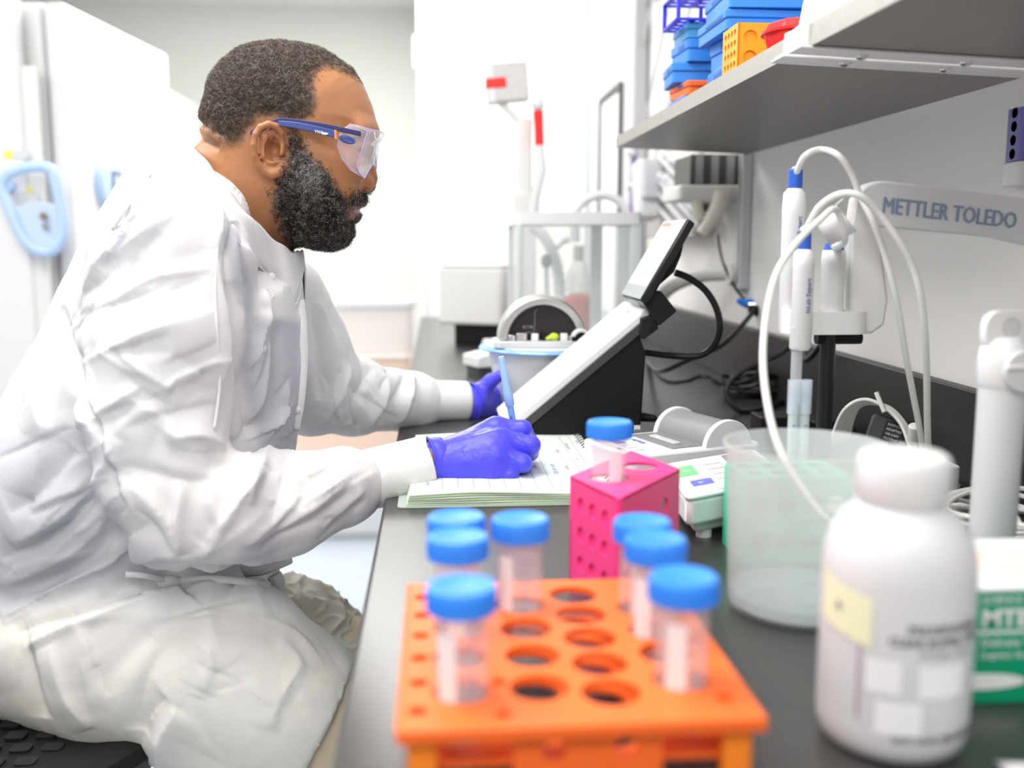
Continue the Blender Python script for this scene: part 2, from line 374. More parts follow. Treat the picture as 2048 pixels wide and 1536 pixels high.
# amber four-way rack
z = tz(.42, .0005)
t = thing('amber_tube_rack', (.42, 1.30, z), 'amber orange tube block with round sockets on the shelf edge', 'tube rack')
x0, x1, y0, y1, hh = .378, .468, 1.27, 1.335, .058
fh = [(x0 + .016 + .022 * i, z + .016 + .0245 * j, .0088) for i in range(4) for j in range(2)]
ob('front_panel', plate([(x0, z), (x1, z), (x1, z + hh), (x0, z + hh)], fh, .003, Matrix.Translation((0, y0 + .003, 0)) @ FACE_NY), AMBER, t)
ob('socket', [MB().lathe([(.0088, 0), (.0086, -.016), (0, -.018)], (0, 0, 0), 14, Matrix.Translation((a, y0 + .003, b_)) @ Matrix.Rotation(math.radians(90), 4, 'X')) for a, b_, _ in fh][0], AMBER, t)
for a, b_, _ in fh[1:]: ob('socket', MB().lathe([(.0088, 0), (.0086, -.016), (0, -.018)], (0, 0, 0), 14, Matrix.Translation((a, y0 + .003, b_)) @ Matrix.Rotation(math.radians(90), 4, 'X')), AMBER, t)
sh_ = [(y0 + .012 + .0135 * i, z + .01 + .0128 * j, .0042) for i in range(4) for j in range(4)]
FX = Matrix(((0, 0, 1, 0), (1, 0, 0, 0), (0, 1, 0, 0), (0, 0, 0, 1)))
ob('side_panel', plate([(y0, z), (y1, z), (y1, z + hh), (y0, z + hh)], sh_, .003, Matrix.Translation((x0 - .0005, 0, 0)) @ FX, res=12), AMBER, t)
ob('shell', MB().box(x0 + .004, x1, y0 + .02, y1, z, z + hh - .001), AMBER, t, bevel=.001)
t = thing('red_tray', (.43, 1.15, tz(.43)), 'red plastic tray with a chamfered rim near the bracket on the shelf', 'tray')
z = tz(.43)
ob('body', MB().lathe([(.034, 0), (.040, .012), (.041, .020), (.037, .0255), (.030, .028), (0, .028)], (.418, 1.165, z), 8, Matrix.Translation((0, 0, z * -.35)) @ Matrix.Diagonal((1, 1, 1.35, 1))), REDP, t, bevel=.002, ang=30)
ob('rim', MB().lathe([(.0405, .017), (.043, .018), (.043, .021), (.0405, .021)], (.418, 1.165, z + .006), 32), REDP, t)
t = thing('wire_basket', (.60, 1.8, 1.7), 'white blurred wire drying grid fixed on the wall above the shelf', 'wall grid')
for k in range(7):
    y = 1.5 + k * .3
    ob('bar', MB().tube([(WX - .02, y, 1.95), (WX - .02, y + .55, 1.45)], .004, 6), LGREY, t)
ob('rail', MB().box(WX - .03, WX - .004, 1.4, 3.1, 1.93, 1.95), WHITE, t)
ob('rail', MB().box(WX - .03, WX - .004, 2.35, 3.1, 1.40, 1.415), WHITE, t)

# ------------------------------------------------------------------ wall fittings past the shelf
t = thing('soap_dispenser', (.60, 2.2, 1.33), 'boxy dispenser on the wall with a smoked window and cream base', 'dispenser')
ob('smoked_window', MB().box(.545, WX - .003, 2.15, 2.30, 1.33, 1.395), DGREY, t, bevel=.003)
ob('housing', MB().rbox(.52, WX - .002, 2.14, 2.31, 1.297, 1.33, .01), OFFW, t, bevel=.004)
for k in range(3): ob('window_bar', MB().box(.556 + .034 * k, .572 + .034 * k, 2.146, 2.15, 1.332, 1.393), MGREY, t)
t = thing('spray_gun', (.6, 2.13, 1.25), 'cream curved spray gun handle hanging under the dispenser', 'spray gun')
ob('handle', MB().tube(spline([at(1444, 384, 2.13), at(1438, 410, 2.13), at(1422, 440, 2.13), at(1402, 468, 2.13)], 6), [.016, .017, .017, .017, .018, .018, .018, .018, .018, .017, .017, .017, .016, .015, .014, .013, .013, .012, .012], 12), mat('cream_plastic', (.80, .78, .68), .4), t)
ob('nozzle', MB().tube([at(1398, 440, 2.15), at(1392, 400, 2.15), at(1388, 385, 2.15)], [.014, .010, .007], 12), mat('cream_plastic', (.8, .78, .68), .4), t)
ob('brass_tip', MB().tube([at(1388, 388, 2.15), at(1391, 402, 2.15)], .0065, 10), mat('brass', (.65, .5, .2), .3, .9), t)
t = thing('drying_rack', (.6, 2.7, 1.3), 'pale grey slanted slat drying rack on the far right wall', 'drying rack')
for k in range(6):
    a = at(1300 + 9 * k, 440 - 26 * k + 20, 2.45 + .03 * k) if 0 else None
for k, (x0, y0_, x1_, y1_) in enumerate(((1322, 318, 1372, 372), (1334, 310, 1385, 352), (1310, 352, 1400, 452), (1322, 352, 1402, 436), (1336, 356, 1408, 428), (1304, 372, 1388, 466), (1296, 392, 1362, 466))):
    p, q = onx(x0, y0_, .60), onx(x1_, y1_, .60)
    ob('slat', MB().tube([p, q], .0068, 8), LGREY, t)
    ob('peg', MB().sphere(p, .012, 12, 8), WHITE, t)
ob('back_board', MB().box(WX - .045, WX - .03, 2.36, 2.95, 1.22, 1.42), mat('rack_board', (.56, .54, .53), .5), t, bevel=.003)
t = thing('wall_caddy', (.56, 2.75, 1.25), 'slanted white and grey box hanging by the drying rack', 'wall caddy')
Rm = frame(at(1292, 385, 2.75), (1, .2, -.05), (.1, -1, .25))
ob('body', MB().box(-.03, .03, -.03, .03, -.085, .075, Rm), WHITE, t, bevel=.006)
ob('grey_flap', MB().box(-.028, .034, -.002, .05, -.08, .03, Rm), LGREY, t, bevel=.006)
t = thing('purple_hose', (.6, 3.0, 1.2), 'purple tubing hanging beside the grey door', 'hose')
ob('tubing', MB().tube(spline([at(1268, 295, 2.95), at(1268, 350, 2.95), at(1264, 420, 2.95), at(1252, 458, 2.95)], 6), .010, 10), mat('purple_rubber', (.28, .22, .45), .5), t)
for yy in (305, 373): ob('clip', MB().sphere(at(1262, yy, 2.92), .013, 12, 8), WHITE, t)
t = thing('drain_pipe', (.6, 2.2, 1.1), 'white bent waste pipe running into a wall flange', 'pipe')
ob('pipe', MB().tube(spline([at(1290, 640, 2.35), at(1312, 606, 2.32), at(1345, 572, 2.28), at(1400, 551, 2.22), at(1472, 546, 2.14)], 6), .016, 14), OFFW, t)
ob('flange', MB().cyl((0, 0), .034, 0, .012, 24, M=frame((WX - .014, 2.13, 1.137), (0, 1, 0), (0, 0, 1))), LGREY, t, bevel=.002)
ob('collar', MB().cyl((0, 0), .022, 0, .022, 20, M=frame((WX - .034, 2.13, 1.137), (0, 1, 0), (0, 0, 1))), OFFW, t, bevel=.002)
t = thing('gas_valve', (.6, 2.1, 1.08), 'small blue valve knob low on the wall by the power plug', 'valve')
ob('knob', MB().cyl((0, 0), .011, 0, .022, 6, M=frame(at(1489, 607, 2.06), (0, 1, 0), (0, 0, 1))), mat('bright_blue', (.02, .25, .85), .4), t, bevel=.002)
ob('spindle', MB().tube([at(1489, 607, 2.06), at(1520, 612, 2.04)], .005, 8), STEEL, t)
ob('grip', MB().tube([at(1474, 600, 2.06), at(1489, 607, 2.06)], [.005, .008], 8), mat('bright_blue', (.02, .25, .85), .4), t)
t = thing('wall_cable', (.6, 2.1, 1.2), 'thin black cable hanging down the wall to the pipe flange', 'cable')
ob('wire', MB().tube(spline([at(1436, 470, 2.2), at(1440, 500, 2.2), at(1448, 530, 2.15), at(1470, 575, 2.1), at(1500, 612, 2.05)], 6), .0028, 6), BLACK, t)
t = thing('mains_lead', (.62, 2.0, 1.0), 'black mains cord plugged into the wall and drooping onto the bench', 'cable')
ob('plug', MB().tube([at(1503, 618, 2.02), at(1515, 622, 2.03)], [.010, .012], 12), BLACK, t)
ob('cord', MB().tube(spline([at(1508, 622, 2.02), at(1480, 655, 1.98), at(1440, 692, 1.95), at(1380, 718, 1.93), at(1320, 742, 1.95), on(1296, 722, BZ + .005)], 8), .0052, 8), BLACKS, t)

# ------------------------------------------------------------------ far end of the bench
t = thing('weighing_enclosure', (.30, 2.2, BZ), 'white topped draft shield with clear glass walls on the bench', 'balance enclosure')
X0, X1, Y0, Y1, ZT = .172, .440, 2.14, 2.42, 1.272
ob('top_frame', plate(rrect(X0, X1, Y0, Y1, .01), [], .026, Matrix.Translation((0, 0, ZT - .026))), WHITE, t, bevel=.002)
ob('base', MB().rbox(X0, X1, Y0, Y1, BZ, BZ + .05, .01), WHITE, t, bevel=.003)
ALU = mat('pale_green_grey_profile', (.62, .67, .67), .35)
for x, y, wd in ((X0 + .006, Y0 + .006, .006), (X0 + .006, Y1 - .006, .006), (X1 - .012, Y0 + .008, .012), (X1 - .055, Y1 - .01, .014)):
    ob('post', MB().rbox(x - wd, x + wd, y - .006, y + .006, BZ + .05, ZT - .026, .002), ALU, t)
ob('side_panel', MB().box(X1 - .006, X1 - .002, Y0 + .02, Y1 - .02, BZ + .05, ZT - .026), ALU, t)
ob('front_glass', MB().box(X0 + .012, X1 - .024, Y0 + .003, Y0 + .006, BZ + .05, ZT - .026), GLASSM, t)
ob('side_glass', MB().box(X0 + .002, X0 + .005, Y0 + .012, Y1 - .012, BZ + .05, ZT - .026), GLASSM, t)
ob('back_glass', MB().box(X0 + .012, X1 - .07, Y1 - .006, Y1 - .003, BZ + .05, ZT - .026), GLASSM, t)
t = thing('sharps_bin', (.39, 2.62, BZ), 'translucent red plastic tub with a rolled rim behind the glass shield', 'tub')
RB = mat('translucent_red', (.88, .06, .05), .35, alpha=.85)
ob('body', MB().lathe([(.033, 0), (.044, .145), (.043, .145), (.032, .002)], (.382, 2.62, BZ), 28), RB, t)
ob('rim', MB().lathe([(.044, .14), (.049, .141), (.049, .156), (.044, .157)], (.382, 2.62, BZ), 28, closed=True), RB, t)
ob('lid', MB().lathe([(.047, .157), (.030, .165), (0, .165)], (.382, 2.62, BZ), 28), mat('red_lid', (.75, .2, .18), .4), t)
t = thing('aspirator_bottle', (.39, 2.62, BZ + .165), 'clear bottle with a grey neck standing on the red tub', 'bottle')
ob('body', MB().lathe([(.03, .166), (.034, .17), (.034, .21), (.016, .245), (.012, .25)], (.372, 2.62, BZ), 24), mat('clear_bottle', (.84, .86, .86), .15, alpha=.45), t)
ob('cap', MB().cyl((.372, 2.62), .014, BZ + .25, BZ + .29, 18), mat('bottle_cap_grey', (.42, .41, .36), .5), t)
t = thing('corrugated_hose', (.30, 2.5, 1.05), 'white ribbed hose curling inside the glass shield view', 'hose')
P = spline([at(1062, 452, 2.5), at(1085, 470, 2.5), at(1105, 505, 2.5), at(1118, 560, 2.5), at(1120, 640, 2.5), at(1120, 757, 2.5)], 14)
ob('hose', MB().tube(P, [.014 + .0025 * math.sin(i * 2.1) for i in range(len(P))], 12), WHITE, t)
P2 = thing('hose_support', (.28, 2.52, 1.0), 'grey clamp arm with a white ball joint behind the glass shield', 'clamp')
ob('arm', MB().tube([at(1095, 640, 2.52), at(1092, 520, 2.52), at(1128, 480, 2.52)], .006, 8), LGREY, P2)
ob('ball', MB().sphere(at(1130, 480, 2.5), .011, 12, 8), WHITE, P2)
ob('knob', MB().sphere(at(1093, 522, 2.47), .014, 12, 8, (1, 1, 1.3)), MGREY, P2)
ob('stem', MB().tube([at(1095, 640, 2.52), at(1095, 720, 2.52)], .008, 8), LGREY, P2)
t = thing('vent_hose', (.45, 2.75, 1.2), 'white hose arching over the top of the glass shield', 'hose')
ob('hose', MB().tube(spline([at(1150, 470, 2.75), at(1152, 425, 2.75), at(1172, 400, 2.75), at(1205, 390, 2.75), at(1235, 400, 2.75), at(1252, 425, 2.75), at(1256, 470, 2.75)], 6), .012, 12), WHITE, t)
ob('joint', MB().cyl((0, 0), .014, -.02, .02, 16, M=frame(at(1150, 470, 2.75), (1, 0, 0), (0, 1, 0))), LGREY, t)
t = thing('titrator_stand', (.26, 2.8, BZ), 'white bench instrument with a tall column and red-banded head', 'instrument')
c = at(1050, 480, 2.8)
ob('column', MB().rbox(c.x - .024, c.x + .018, 2.78, 2.83, BZ, at(1050, 238, 2.8).z, .01), OFFW, t, bevel=.004)
ob('column_cover', MB().rbox(c.x - .034, c.x + .028, 2.775, 2.835, BZ, at(1050, 385, 2.8).z, .012), OFFW, t, bevel=.004)
hd = at(1014, 166, 2.8)
HM = Matrix.Translation(hd) @ Matrix.Rotation(math.radians(-5), 4, 'Y')
h_ = ob('head', MB().box(-.054, .056, -.03, .03, -.052, .050, HM), mat('warm_grey_head', (.62, .61, .60), .4), t, bevel=.006)
ob('head_end', MB().box(-.058, -.032, -.031, .031, -.054, .052, HM), WHITE, t, bevel=.006)
ob('red_band', MB().box(-.0585, -.004, -.0325, .0325, -.016, .012, HM), REDP, t, bevel=.003)
ob('arm', MB().tube([hd + Vector((-.02, 0, -.05)), at(1040, 245, 2.8)], .010, 10), OFFW, t)
t = thing('pipette_controller', (.29, 2.75, 1.2), 'white pipette controller with a red grip standing upright in its holder', 'pipette controller')
ob('body', MB().tube([at(1066, 430, 2.76), at(1070, 395, 2.76), at(1084, 340, 2.76), at(1079, 290, 2.76)], [.016, .014, .014, .012], 14), WHITE, t)
ob('red_grip', MB().tube([at(1079, 291, 2.76), at(1078, 255, 2.76), at(1076, 222, 2.76)], [.013, .013, .014], 14), REDP, t)
ob('ball_top', MB().sphere(at(1076, 208, 2.76), .019, 18, 12), WHITE, t)
ob('stem', MB().tube([at(1066, 430, 2.76), at(1064, 690, 2.76)], .008, 10), WHITE, t)
t = thing('boxy_instrument', (.1, 2.95, BZ), 'white rounded box instrument on a black foot at the far end of the bench', 'instrument')
IM = Matrix.Translation((.112, 3.0, 0)) @ Matrix.Rotation(math.radians(-27), 4, 'Z')
ob('housing', MB().rbox(-.075, .13, -.10, .10, BZ + .060, BZ + .225, .02, 5, IM), OFFW, t, bevel=.008)
ob('lid', MB().rbox(-.073, .128, -.098, .098, BZ + .226, BZ + .234, .02, 5, IM), WHITE, t, bevel=.003)
ob('foot', MB().rbox(-.03, .12, -.08, .09, BZ, BZ + .059, .01, 3, IM), BLACK, t, bevel=.003)
t = thing('small_white_device', (.09, 2.2, BZ), 'small white wedge device with a dark base behind the blue-rimmed bucket', 'device')
IM = Matrix.Translation((.105, 2.24, 0)) @ Matrix.Rotation(math.radians(24), 4, 'Z')
ob('body', MB().prism_y([(-.035, BZ + .022), (.05, BZ + .022), (.05, BZ + .062), (-.035, BZ + .048)], -.04, .04, IM), WHITE, t, bevel=.004)
ob('base', MB().rbox(-.028, .045, -.034, .034, BZ, BZ + .0215, .004, 3, IM), DGREY, t)
t = thing('white_cap_block', (.12, 2.3, BZ), 'low white block on the bench behind the silver arch', 'device')
ob('body', MB().rbox(.115, .165, 2.5, 2.56, BZ, BZ + .048, .01), WHITE, t, bevel=.004)
ob('lid', MB().rbox(.117, .163, 2.502, 2.558, BZ + .0485, BZ + .053, .01), OFFW, t, bevel=.002)

# ------------------------------------------------------------------ left background: freezers and bins
def freezer(name, c, rz, wd, dp, ht, lb):
    t = thing(name, (c[0], c[1], 0), lb, 'freezer', 'white upright laboratory freezers')
    M = Matrix.Translation((c[0], c[1], 0)) @ Matrix.Rotation(math.radians(rz), 4, 'Z')
    ob('cabinet', MB().rbox(-dp - .07, -.07, 0, wd, .02, ht, .02, 4, M), FREEZER, t, bevel=.006)
    d_ = ob('freezer_door', MB().rbox(-.062, 0, .0, wd, .12, ht - .002, .02, 4, M), FREEZER, t, bevel=.006)
    ob('gasket', MB().box(-.07, -.062, .01, wd - .01, .13, ht - .01, M), LGREY, t)
    return t, M
fa, fb = at(123, 25, 3.36), at(336, 115, 4.27)
f1 = thing('upright_freezer', (fa.x, 3.36, 0), 'white laboratory freezer with a pale blue loop handle and an oval display', 'freezer', 'white upright laboratory freezers')
fd = Vector((fb.x - fa.x, fb.y - fa.y)); FL = fd.length; frz = math.degrees(math.atan2(-fd.x, fd.y)); FZT = at(335, 110, 4.27).z
M1 = Matrix.Translation((fa.x, 3.36, 0)) @ Matrix.Rotation(math.radians(frz), 4, 'Z')
fx0 = at(98, 483, 3.36).x
ob('cabinet', MB().rbox(-1.2, -.07, .008, FL, .02, FZT, .02, 4, M1), FREEZER, f1, bevel=.006)
ob('freezer_door', MB().rbox(-.062, 0, .0, FL, .12, FZT - .002, .02, 4, M1), FREEZER, f1, bevel=.006)
# oval display
Mo = M1 @ frame((0, .275, 0), (0, 1, 0), (0, 0, 1)) @ Matrix.Translation((0, 1.405, 0))
p = ob('oval_display', MB().lathe([(.088, 0), (.090, .010), (.080, .024), (.05, .030), (0, .030)], (0, 0, 0), 40, Mo @ Matrix.Diagonal((1.25, 1.12, 1, 1))), PALEBL, f1)
ob('screen', MB().box(-.036, .036, -.042, .045, .028, .034, Mo), mat('display_dark_grey', (.16, .16, .17), .3), p)
ob('digits', MB().box(-.020, .020, -.026, .030, .0341, .0346, Mo), mat('display_pale_blue', (.45, .6, .9), .4, emit=.25), p)
text('premium', .055, M1 @ frame((.0005, .06, 1.905), (0, 1, 0), (0, 0, 1)), mat('faded_violet_ink', (.60, .60, .70), .5), f1, xs=1.2)
f2, M2 = freezer('upright_freezer', (at(400, 400, 5.5).x - .02, 4.72), -1, .9, .7, 1.93, 'plain white freezer standing behind the freezer with the oval display')
ob('blue_badge', MB().box(-.001, .006, .28, .36, 1.50, 1.60, M2), PALEBL, f2, bevel=.003)
# near freezer with loop handle, faces the room
f3 = f1
dr = ob('freezer_door', MB().rbox(-2.5, at(62, 483, 3.30).x, 3.30, 3.36, .12, FZT, .02), FREEZER, f3, bevel=.006)
ob('door_seal_strip', MB().box(at(66, 483, 3.33).x, at(98, 483, 3.33).x, 3.315, 3.345, .12, 1.75), OFFW, f3, bevel=.003)
hy = 3.245
hp = [(3, 372), (12, 352), (40, 338), (75, 333), (100, 338), (110, 356), (118, 395), (126, 440), (124, 475), (108, 498), (88, 504), (64, 494), (42, 468), (22, 425), (8, 392)]
hl = ob('loop_handle', MB().tube(spline([at(x, y, hy) for x, y in hp], 4, True), .0165, 14, closed=True), PALEBL, f3)
gp = spline([at(x, y, hy + .012) for x, y in ((42, 468), (30, 424), (48, 410), (70, 405), (100, 408), (118, 420), (126, 440), (124, 475), (108, 498), (88, 504), (64, 494))], 3, True)
mb = MB(); n = len(gp); mb.add([v - Vector((0, .010, 0)) for v in gp] + [v + Vector((0, .012, 0)) for v in gp], [tuple(range(n))[::-1], tuple(range(n, 2 * n))] + [(i, (i + 1) % n, n + (i + 1) % n, n + i) for i in range(n)])
ob('lock_plate', mb, mat('pale_blue_plastic_matte', (.55, .66, .85), .5), f3, bevel=.002)
ob('keyhole', MB().cyl((0, 0), .011, 0, .01, 16, M=frame(at(88, 432, hy - .005), (1, 0, 0), (0, 0, 1))), mat('bronze', (.35, .28, .2), .4, .6), f3)
ob('lock_cylinder', MB().cyl((0, 0), .010, 0, .01, 16, M=frame(at(92, 452, hy - .005), (1, 0, 0), (0, 0, 1))), STEEL, f3)
for px, py in ((8, 372), (92, 500)):
    a = at(px, py, hy); ob('handle_mount', MB().tube([a, (a.x, 3.31, a.z)], .018, 12), PALEBL, f3)
YEL = mat('yellow_sticker', (.9, .8, .1), .5)
a = at(17, 310, 3.30); ob('sticker', MB().box(a.x - .012, a.x + .012, 3.2975, 3.2995, a.z - .012, a.z + .012), YEL, f3)
a = at(62, 380, 3.31); ob('sticker', MB().cyl((0, 0), .013, 0, .002, 3, M=frame((a.x, 3.299, a.z), (1, 0, 0), (0, 0, 1))), YEL, f3)
a = at(42, 310, 3.30); ob('warning_label', MB().box(a.x - .024, a.x + .024, 3.2975, 3.2995, a.z - .012, a.z + .016), mat('pale_label', (.68, .68, .66), .6), f3)
a = at(30, 396, 3.30); ob('notice', MB().box(a.x, a.x + .07, 3.2975, 3.2995, a.z - .02, a.z + .016), mat('pale_label', (.68, .68, .66), .6), f3)
# cart and bins left of the bench
t = thing('low_cabinet', (-.45, 4.3, 0), 'low white cabinet on the floor beyond the bench under the peach bins', 'cabinet')
ob('body', MB().rbox(-.80, -.085, 4.02, 4.6, .0, .345, .01), WHITE, t, bevel=.003)
ob('cabinet_door', MB().box(-.78, -.46, 4.0, 4.019, .03, .33), WHITE, t, bevel=.002)
ob('cabinet_door', MB().box(-.45, -.10, 4.0, 4.019, .03, .33), WHITE, t, bevel=.002)
def bin_(x0, x1, y0, y1, z0, z1, m, ml, lb, lid=.03):
    t = thing('storage_bin', ((x0 + x1) / 2, (y0 + y1) / 2, z0), lb, 'storage bin', 'stacked bins beyond the bench')
    ob('tub', MB().rbox(x0 + .012, x1 - .012, y0 + .012, y1 - .012, z0, z1 - lid, .03, 4), m, t, bevel=.006)
    ob('lid', MB().rbox(x0, x1, y0, y1, z1 - lid + .0005, z1 - .0005, .035, 4), ml, t, bevel=.006)
bin_(-.60, -.10, 4.04, 4.55, .3455, .56, PEACH, PEACH, 'peach orange storage bin at the bottom of the stack')
bin_(-.56, -.10, 4.05, 4.53, .56, .755, PEACH, PEACHP, 'pale orange storage bin in the middle of the stack', .02)
bin_(-.425, -.088, 4.06, 4.45, .755, .975, PEACHP, WHITE, 'milky storage bin with a white lid, topmost of the stack', .035)

# ------------------------------------------------------------------ stool
t = thing('lab_stool', (-.58, 1.30, 0), 'black lab stool with a textured seat under the seated man', 'stool')
SZT = .655
mb = MB(); N = 40; R0, R1 = .27, .25
prof = [(0, -.05), (.20, -.05), (.262, -.035), (.275, -.010), (.268, .004), (.250, .009), (.235, .006)]
ob('seat', MB().lathe([(.001, -.05), (.20, -.05), (.262, -.035), (.275, -.010), (.268, .004), (.250, .009), (.215, .004), (.12, 0), (.001, 0)], (-.58, 1.16, SZT), 48), BLACK, t)
for i in range(-7, 8):
    for j in range(-7, 8):
        x, y = -.58 + i * .034 + (j % 2) * .017, 1.16 + j * .030
        if (x + .58) ** 2 + (y - 1.16) ** 2 < .205 ** 2 and y < 1.30:
            ob('grip_pad', MB().rbox(x - .011, x + .011, y - .009, y + .009, SZT + .001, SZT + .0045, .004, 2), BLACKS, t)
ob('gas_column', MB().cyl((-.58, 1.16), .028, .12, SZT - .05, 20), STEEL, t)
ob('foot_ring', MB().tube([(-.58 + .22 * math.cos(2 * PI * k / 32), 1.16 + .22 * math.sin(2 * PI * k / 32), .24) for k in range(32)], .010, 8, closed=True), STEEL, t)
for k in range(5):
    a = 2 * PI * k / 5 + .3; e = (-.58 + .30 * math.cos(a), 1.16 + .30 * math.sin(a), .07)
    l_ = ob('leg', MB().tube([(-.58, 1.16, .12), e], [.026, .016], 10), BLACKS, t)
    ob('caster', MB().cyl((0, 0), .028, -.012, .012, 18, M=frame((e[0], e[1], .028), (0, 0, 1), (math.cos(a), math.sin(a), 0))), BLACK, l_)
    if k < 4: ob('ring_spoke', MB().tube([(-.58, 1.16, .24), (-.58 + .22 * math.cos(a), 1.16 + .22 * math.sin(a), .24)], .006, 8), STEEL, t)
# ------------------------------------------------------------------ wedge instrument with tilted screen
t = thing('analyzer', (.22, 1.54, BZ), 'black and white wedge-shaped analyzer with a tilted touch screen', 'analyzer')
YN, YF = 1.46, 1.63
def xz(px, py, Y): v = at(px, py, Y); return (v.x, v.z)
body = [xz(1050, 893, YN), xz(1281, 893, YN), xz(1293, 706, YN), xz(1279, 668, YN), xz(1062, 851, YN), xz(1046, 862, YN)]
body = [(x, max(z, BZ + .0005)) for x, z in body]
ob('housing', MB().prism_y(body[::-1], YN + .004, YF - .004), BLACK, t, bevel=.003)
ob('dark_rim', MB().prism_y([xz(1020, 862, YN), xz(1038, 872, YN), xz(1290, 662, YN), xz(1306, 632, YN), xz(1298, 628, YN)][::1], YN, YF), DGREY, t, bevel=.002)
ob('white_deck', MB().prism_y([xz(1004, 856, YN), xz(1020, 866, YN), xz(1302, 631, YN), xz(1300, 620, YN), xz(1292, 615, YN)], YN - .001, YF + .001), WHITE, t, bevel=.004)
dk = (Vector(at(1292, 615, YN)) - Vector(at(1004, 856, YN))).normalized()
Md = frame(at(1258, 642, YN) + Vector((0, .02, .0)), (0, 1, 0), -dk)
a = at(1258, 642, YN); 
text('ID45', .012, frame(at(1272, 632, YN) + Vector((-.004, .012, .0075)), (0, 1, 0), -dk), INKG, t)
q = at(1258, 612, YF)
ob('yellow_mark', MB().box(0, .008, 0, .008, 0, .0008, frame(Vector((q.x - .012, YF - .03, q.z - .004)), (0, 1, 0), dk)), YEL, t)
ob('data_plate', MB().box(at(1268, 875, YN).x, at(1281, 875, YN).x, YN + .003, YN + .0036, BZ + .006, BZ + .026), PAPERW, t)
for k in range(6): ob('barcode_line', MB().box(at(1269, 875, YN).x + .0015 * k, at(1269, 875, YN).x + .0015 * k + .0008, YN + .0026, YN + .003, BZ + .008, BZ + .020), BLACK, t)
# screen
S0, S1 = 1.425, 1.575
pr = [xz(1377, 437, S0), xz(1391, 447, S0), xz(1303, 600, S0), xz(1290, 610, S0), xz(1281, 601, S0)]
scn = ob('screen_housing', MB().prism_y(pr[::-1], S0, S1), BLACKS, t, bevel=.0025)
A, B = Vector(at(1377, 437, S0)), Vector(at(1281, 601, S0))
ux = (A - B).normalized(); L = (A - B).length
nrm = Vector((0, 1, 0)).cross(ux).normalized();
if nrm.x > 0: nrm = -nrm
Ms = frame(B + Vector((0, 0, 0)), (0, -1, 0), ux)
def on_screen(u0, u1, v0, v1, th):                   # u along depth from the near side, v up the screen
    m_ = MB(); pts = []
    for k in (0, 1):
        o_ = nrm * (.0004 + th * k)
        for (u, v) in ((u0, v0), (u1, v0), (u1, v1), (u0, v1)):
            p_ = B + ux * (v * L) + Vector((0, u * (S1 - S0), 0)) + o_; pts.append(p_)
    return m_.add(pts, [(0, 1, 2, 3), (7, 6, 5, 4), (0, 4, 5, 1), (1, 5, 6, 2), (2, 6, 7, 3), (3, 7, 4, 0)])
ob('bezel', on_screen(.015, .985, .01, .99, .0012), mat('screen_bezel_grey', (.40, .42, .42), .2), scn, bevel=.0004)
ob('display', on_screen(.05, .95, .16, .97, .0016), mat('lit_display', (.62, .66, .68), .15, emit=.28), scn)
ob('title_bar', on_screen(.08, .9, .90, .96, .0019), mat('display_white', (.85, .86, .87), .2, emit=.25), scn)
ob('red_icon', on_screen(.52, .90, .905, .955, .0022), mat('display_red', (.85, .12, .10), .3, emit=.3), scn)
ob('window_box', on_screen(.15, .72, .30, .56, .0019), mat('display_blue_grey', (.42, .49, .56), .2, emit=.2), scn)
for k in range(4): ob('list_row', on_screen(.10, .42, .62 + .065 * k, .655 + .065 * k, .0019), mat('display_white', (.85, .86, .87), .2, emit=.25), scn)
bk = [xz(1371, 490, S0), xz(1366, 512, S0), xz(1352, 545, S0), xz(1318, 575, S0), xz(1312, 580, S0)]
ob('rear_bulge', MB().prism_y(bk[::-1], S0 + .012, S1 - .03), BLACK, t, bevel=.004)
hb = [xz(1300, 580, 1.45), xz(1322, 582, 1.45), xz(1354, 622, 1.45), xz(1318, 652, 1.45), xz(1284, 604, 1.45)]
ob('hinge_block', MB().prism_y(hb[::-1], 1.448, 1.50), BLACKS, t, bevel=.002)
hb = [xz(1282, 636, 1.45), xz(1312, 628, 1.45), xz(1318, 658, 1.45), xz(1288, 680, 1.45), xz(1281, 676, 1.45)]
hc = ob('hinge_clamp', MB().prism_y(hb[::-1], 1.452, 1.52), BLACKS, t, bevel=.002)
ob('screw', MB().cyl((0, 0), .0042, 0, .002, 14, M=frame(at(1306, 658, 1.452) , (1, 0, 0), (0, 0, 1))), BLACK, hc)
ob('screen_cable', MB().tube(spline([at(1350, 545, 1.50), at(1378, 556, 1.50), at(1410, 580, 1.50), at(1432, 615, 1.50), at(1440, 655, 1.50), at(1428, 690, 1.51), at(1400, 711, 1.52), at(1350, 712, 1.53), at(1290, 705, 1.53)], 8), .0052, 12), BLACKS, t)
t = thing('thin_power_lead', (.33, 1.45, BZ), 'thin black power lead plugged into the foot of the wedge analyzer', 'cable')
ob('plug', MB().tube([at(1284, 834, 1.50), at(1311, 837, 1.49)], [.0075, .0055], 12), BLACK, t)
ob('wire', MB().tube(spline([at(1311, 837, 1.49), at(1340, 843, 1.45), at(1372, 855, 1.40), at(1400, 870, 1.36)], 6), .0028, 8), BLACKS, t)
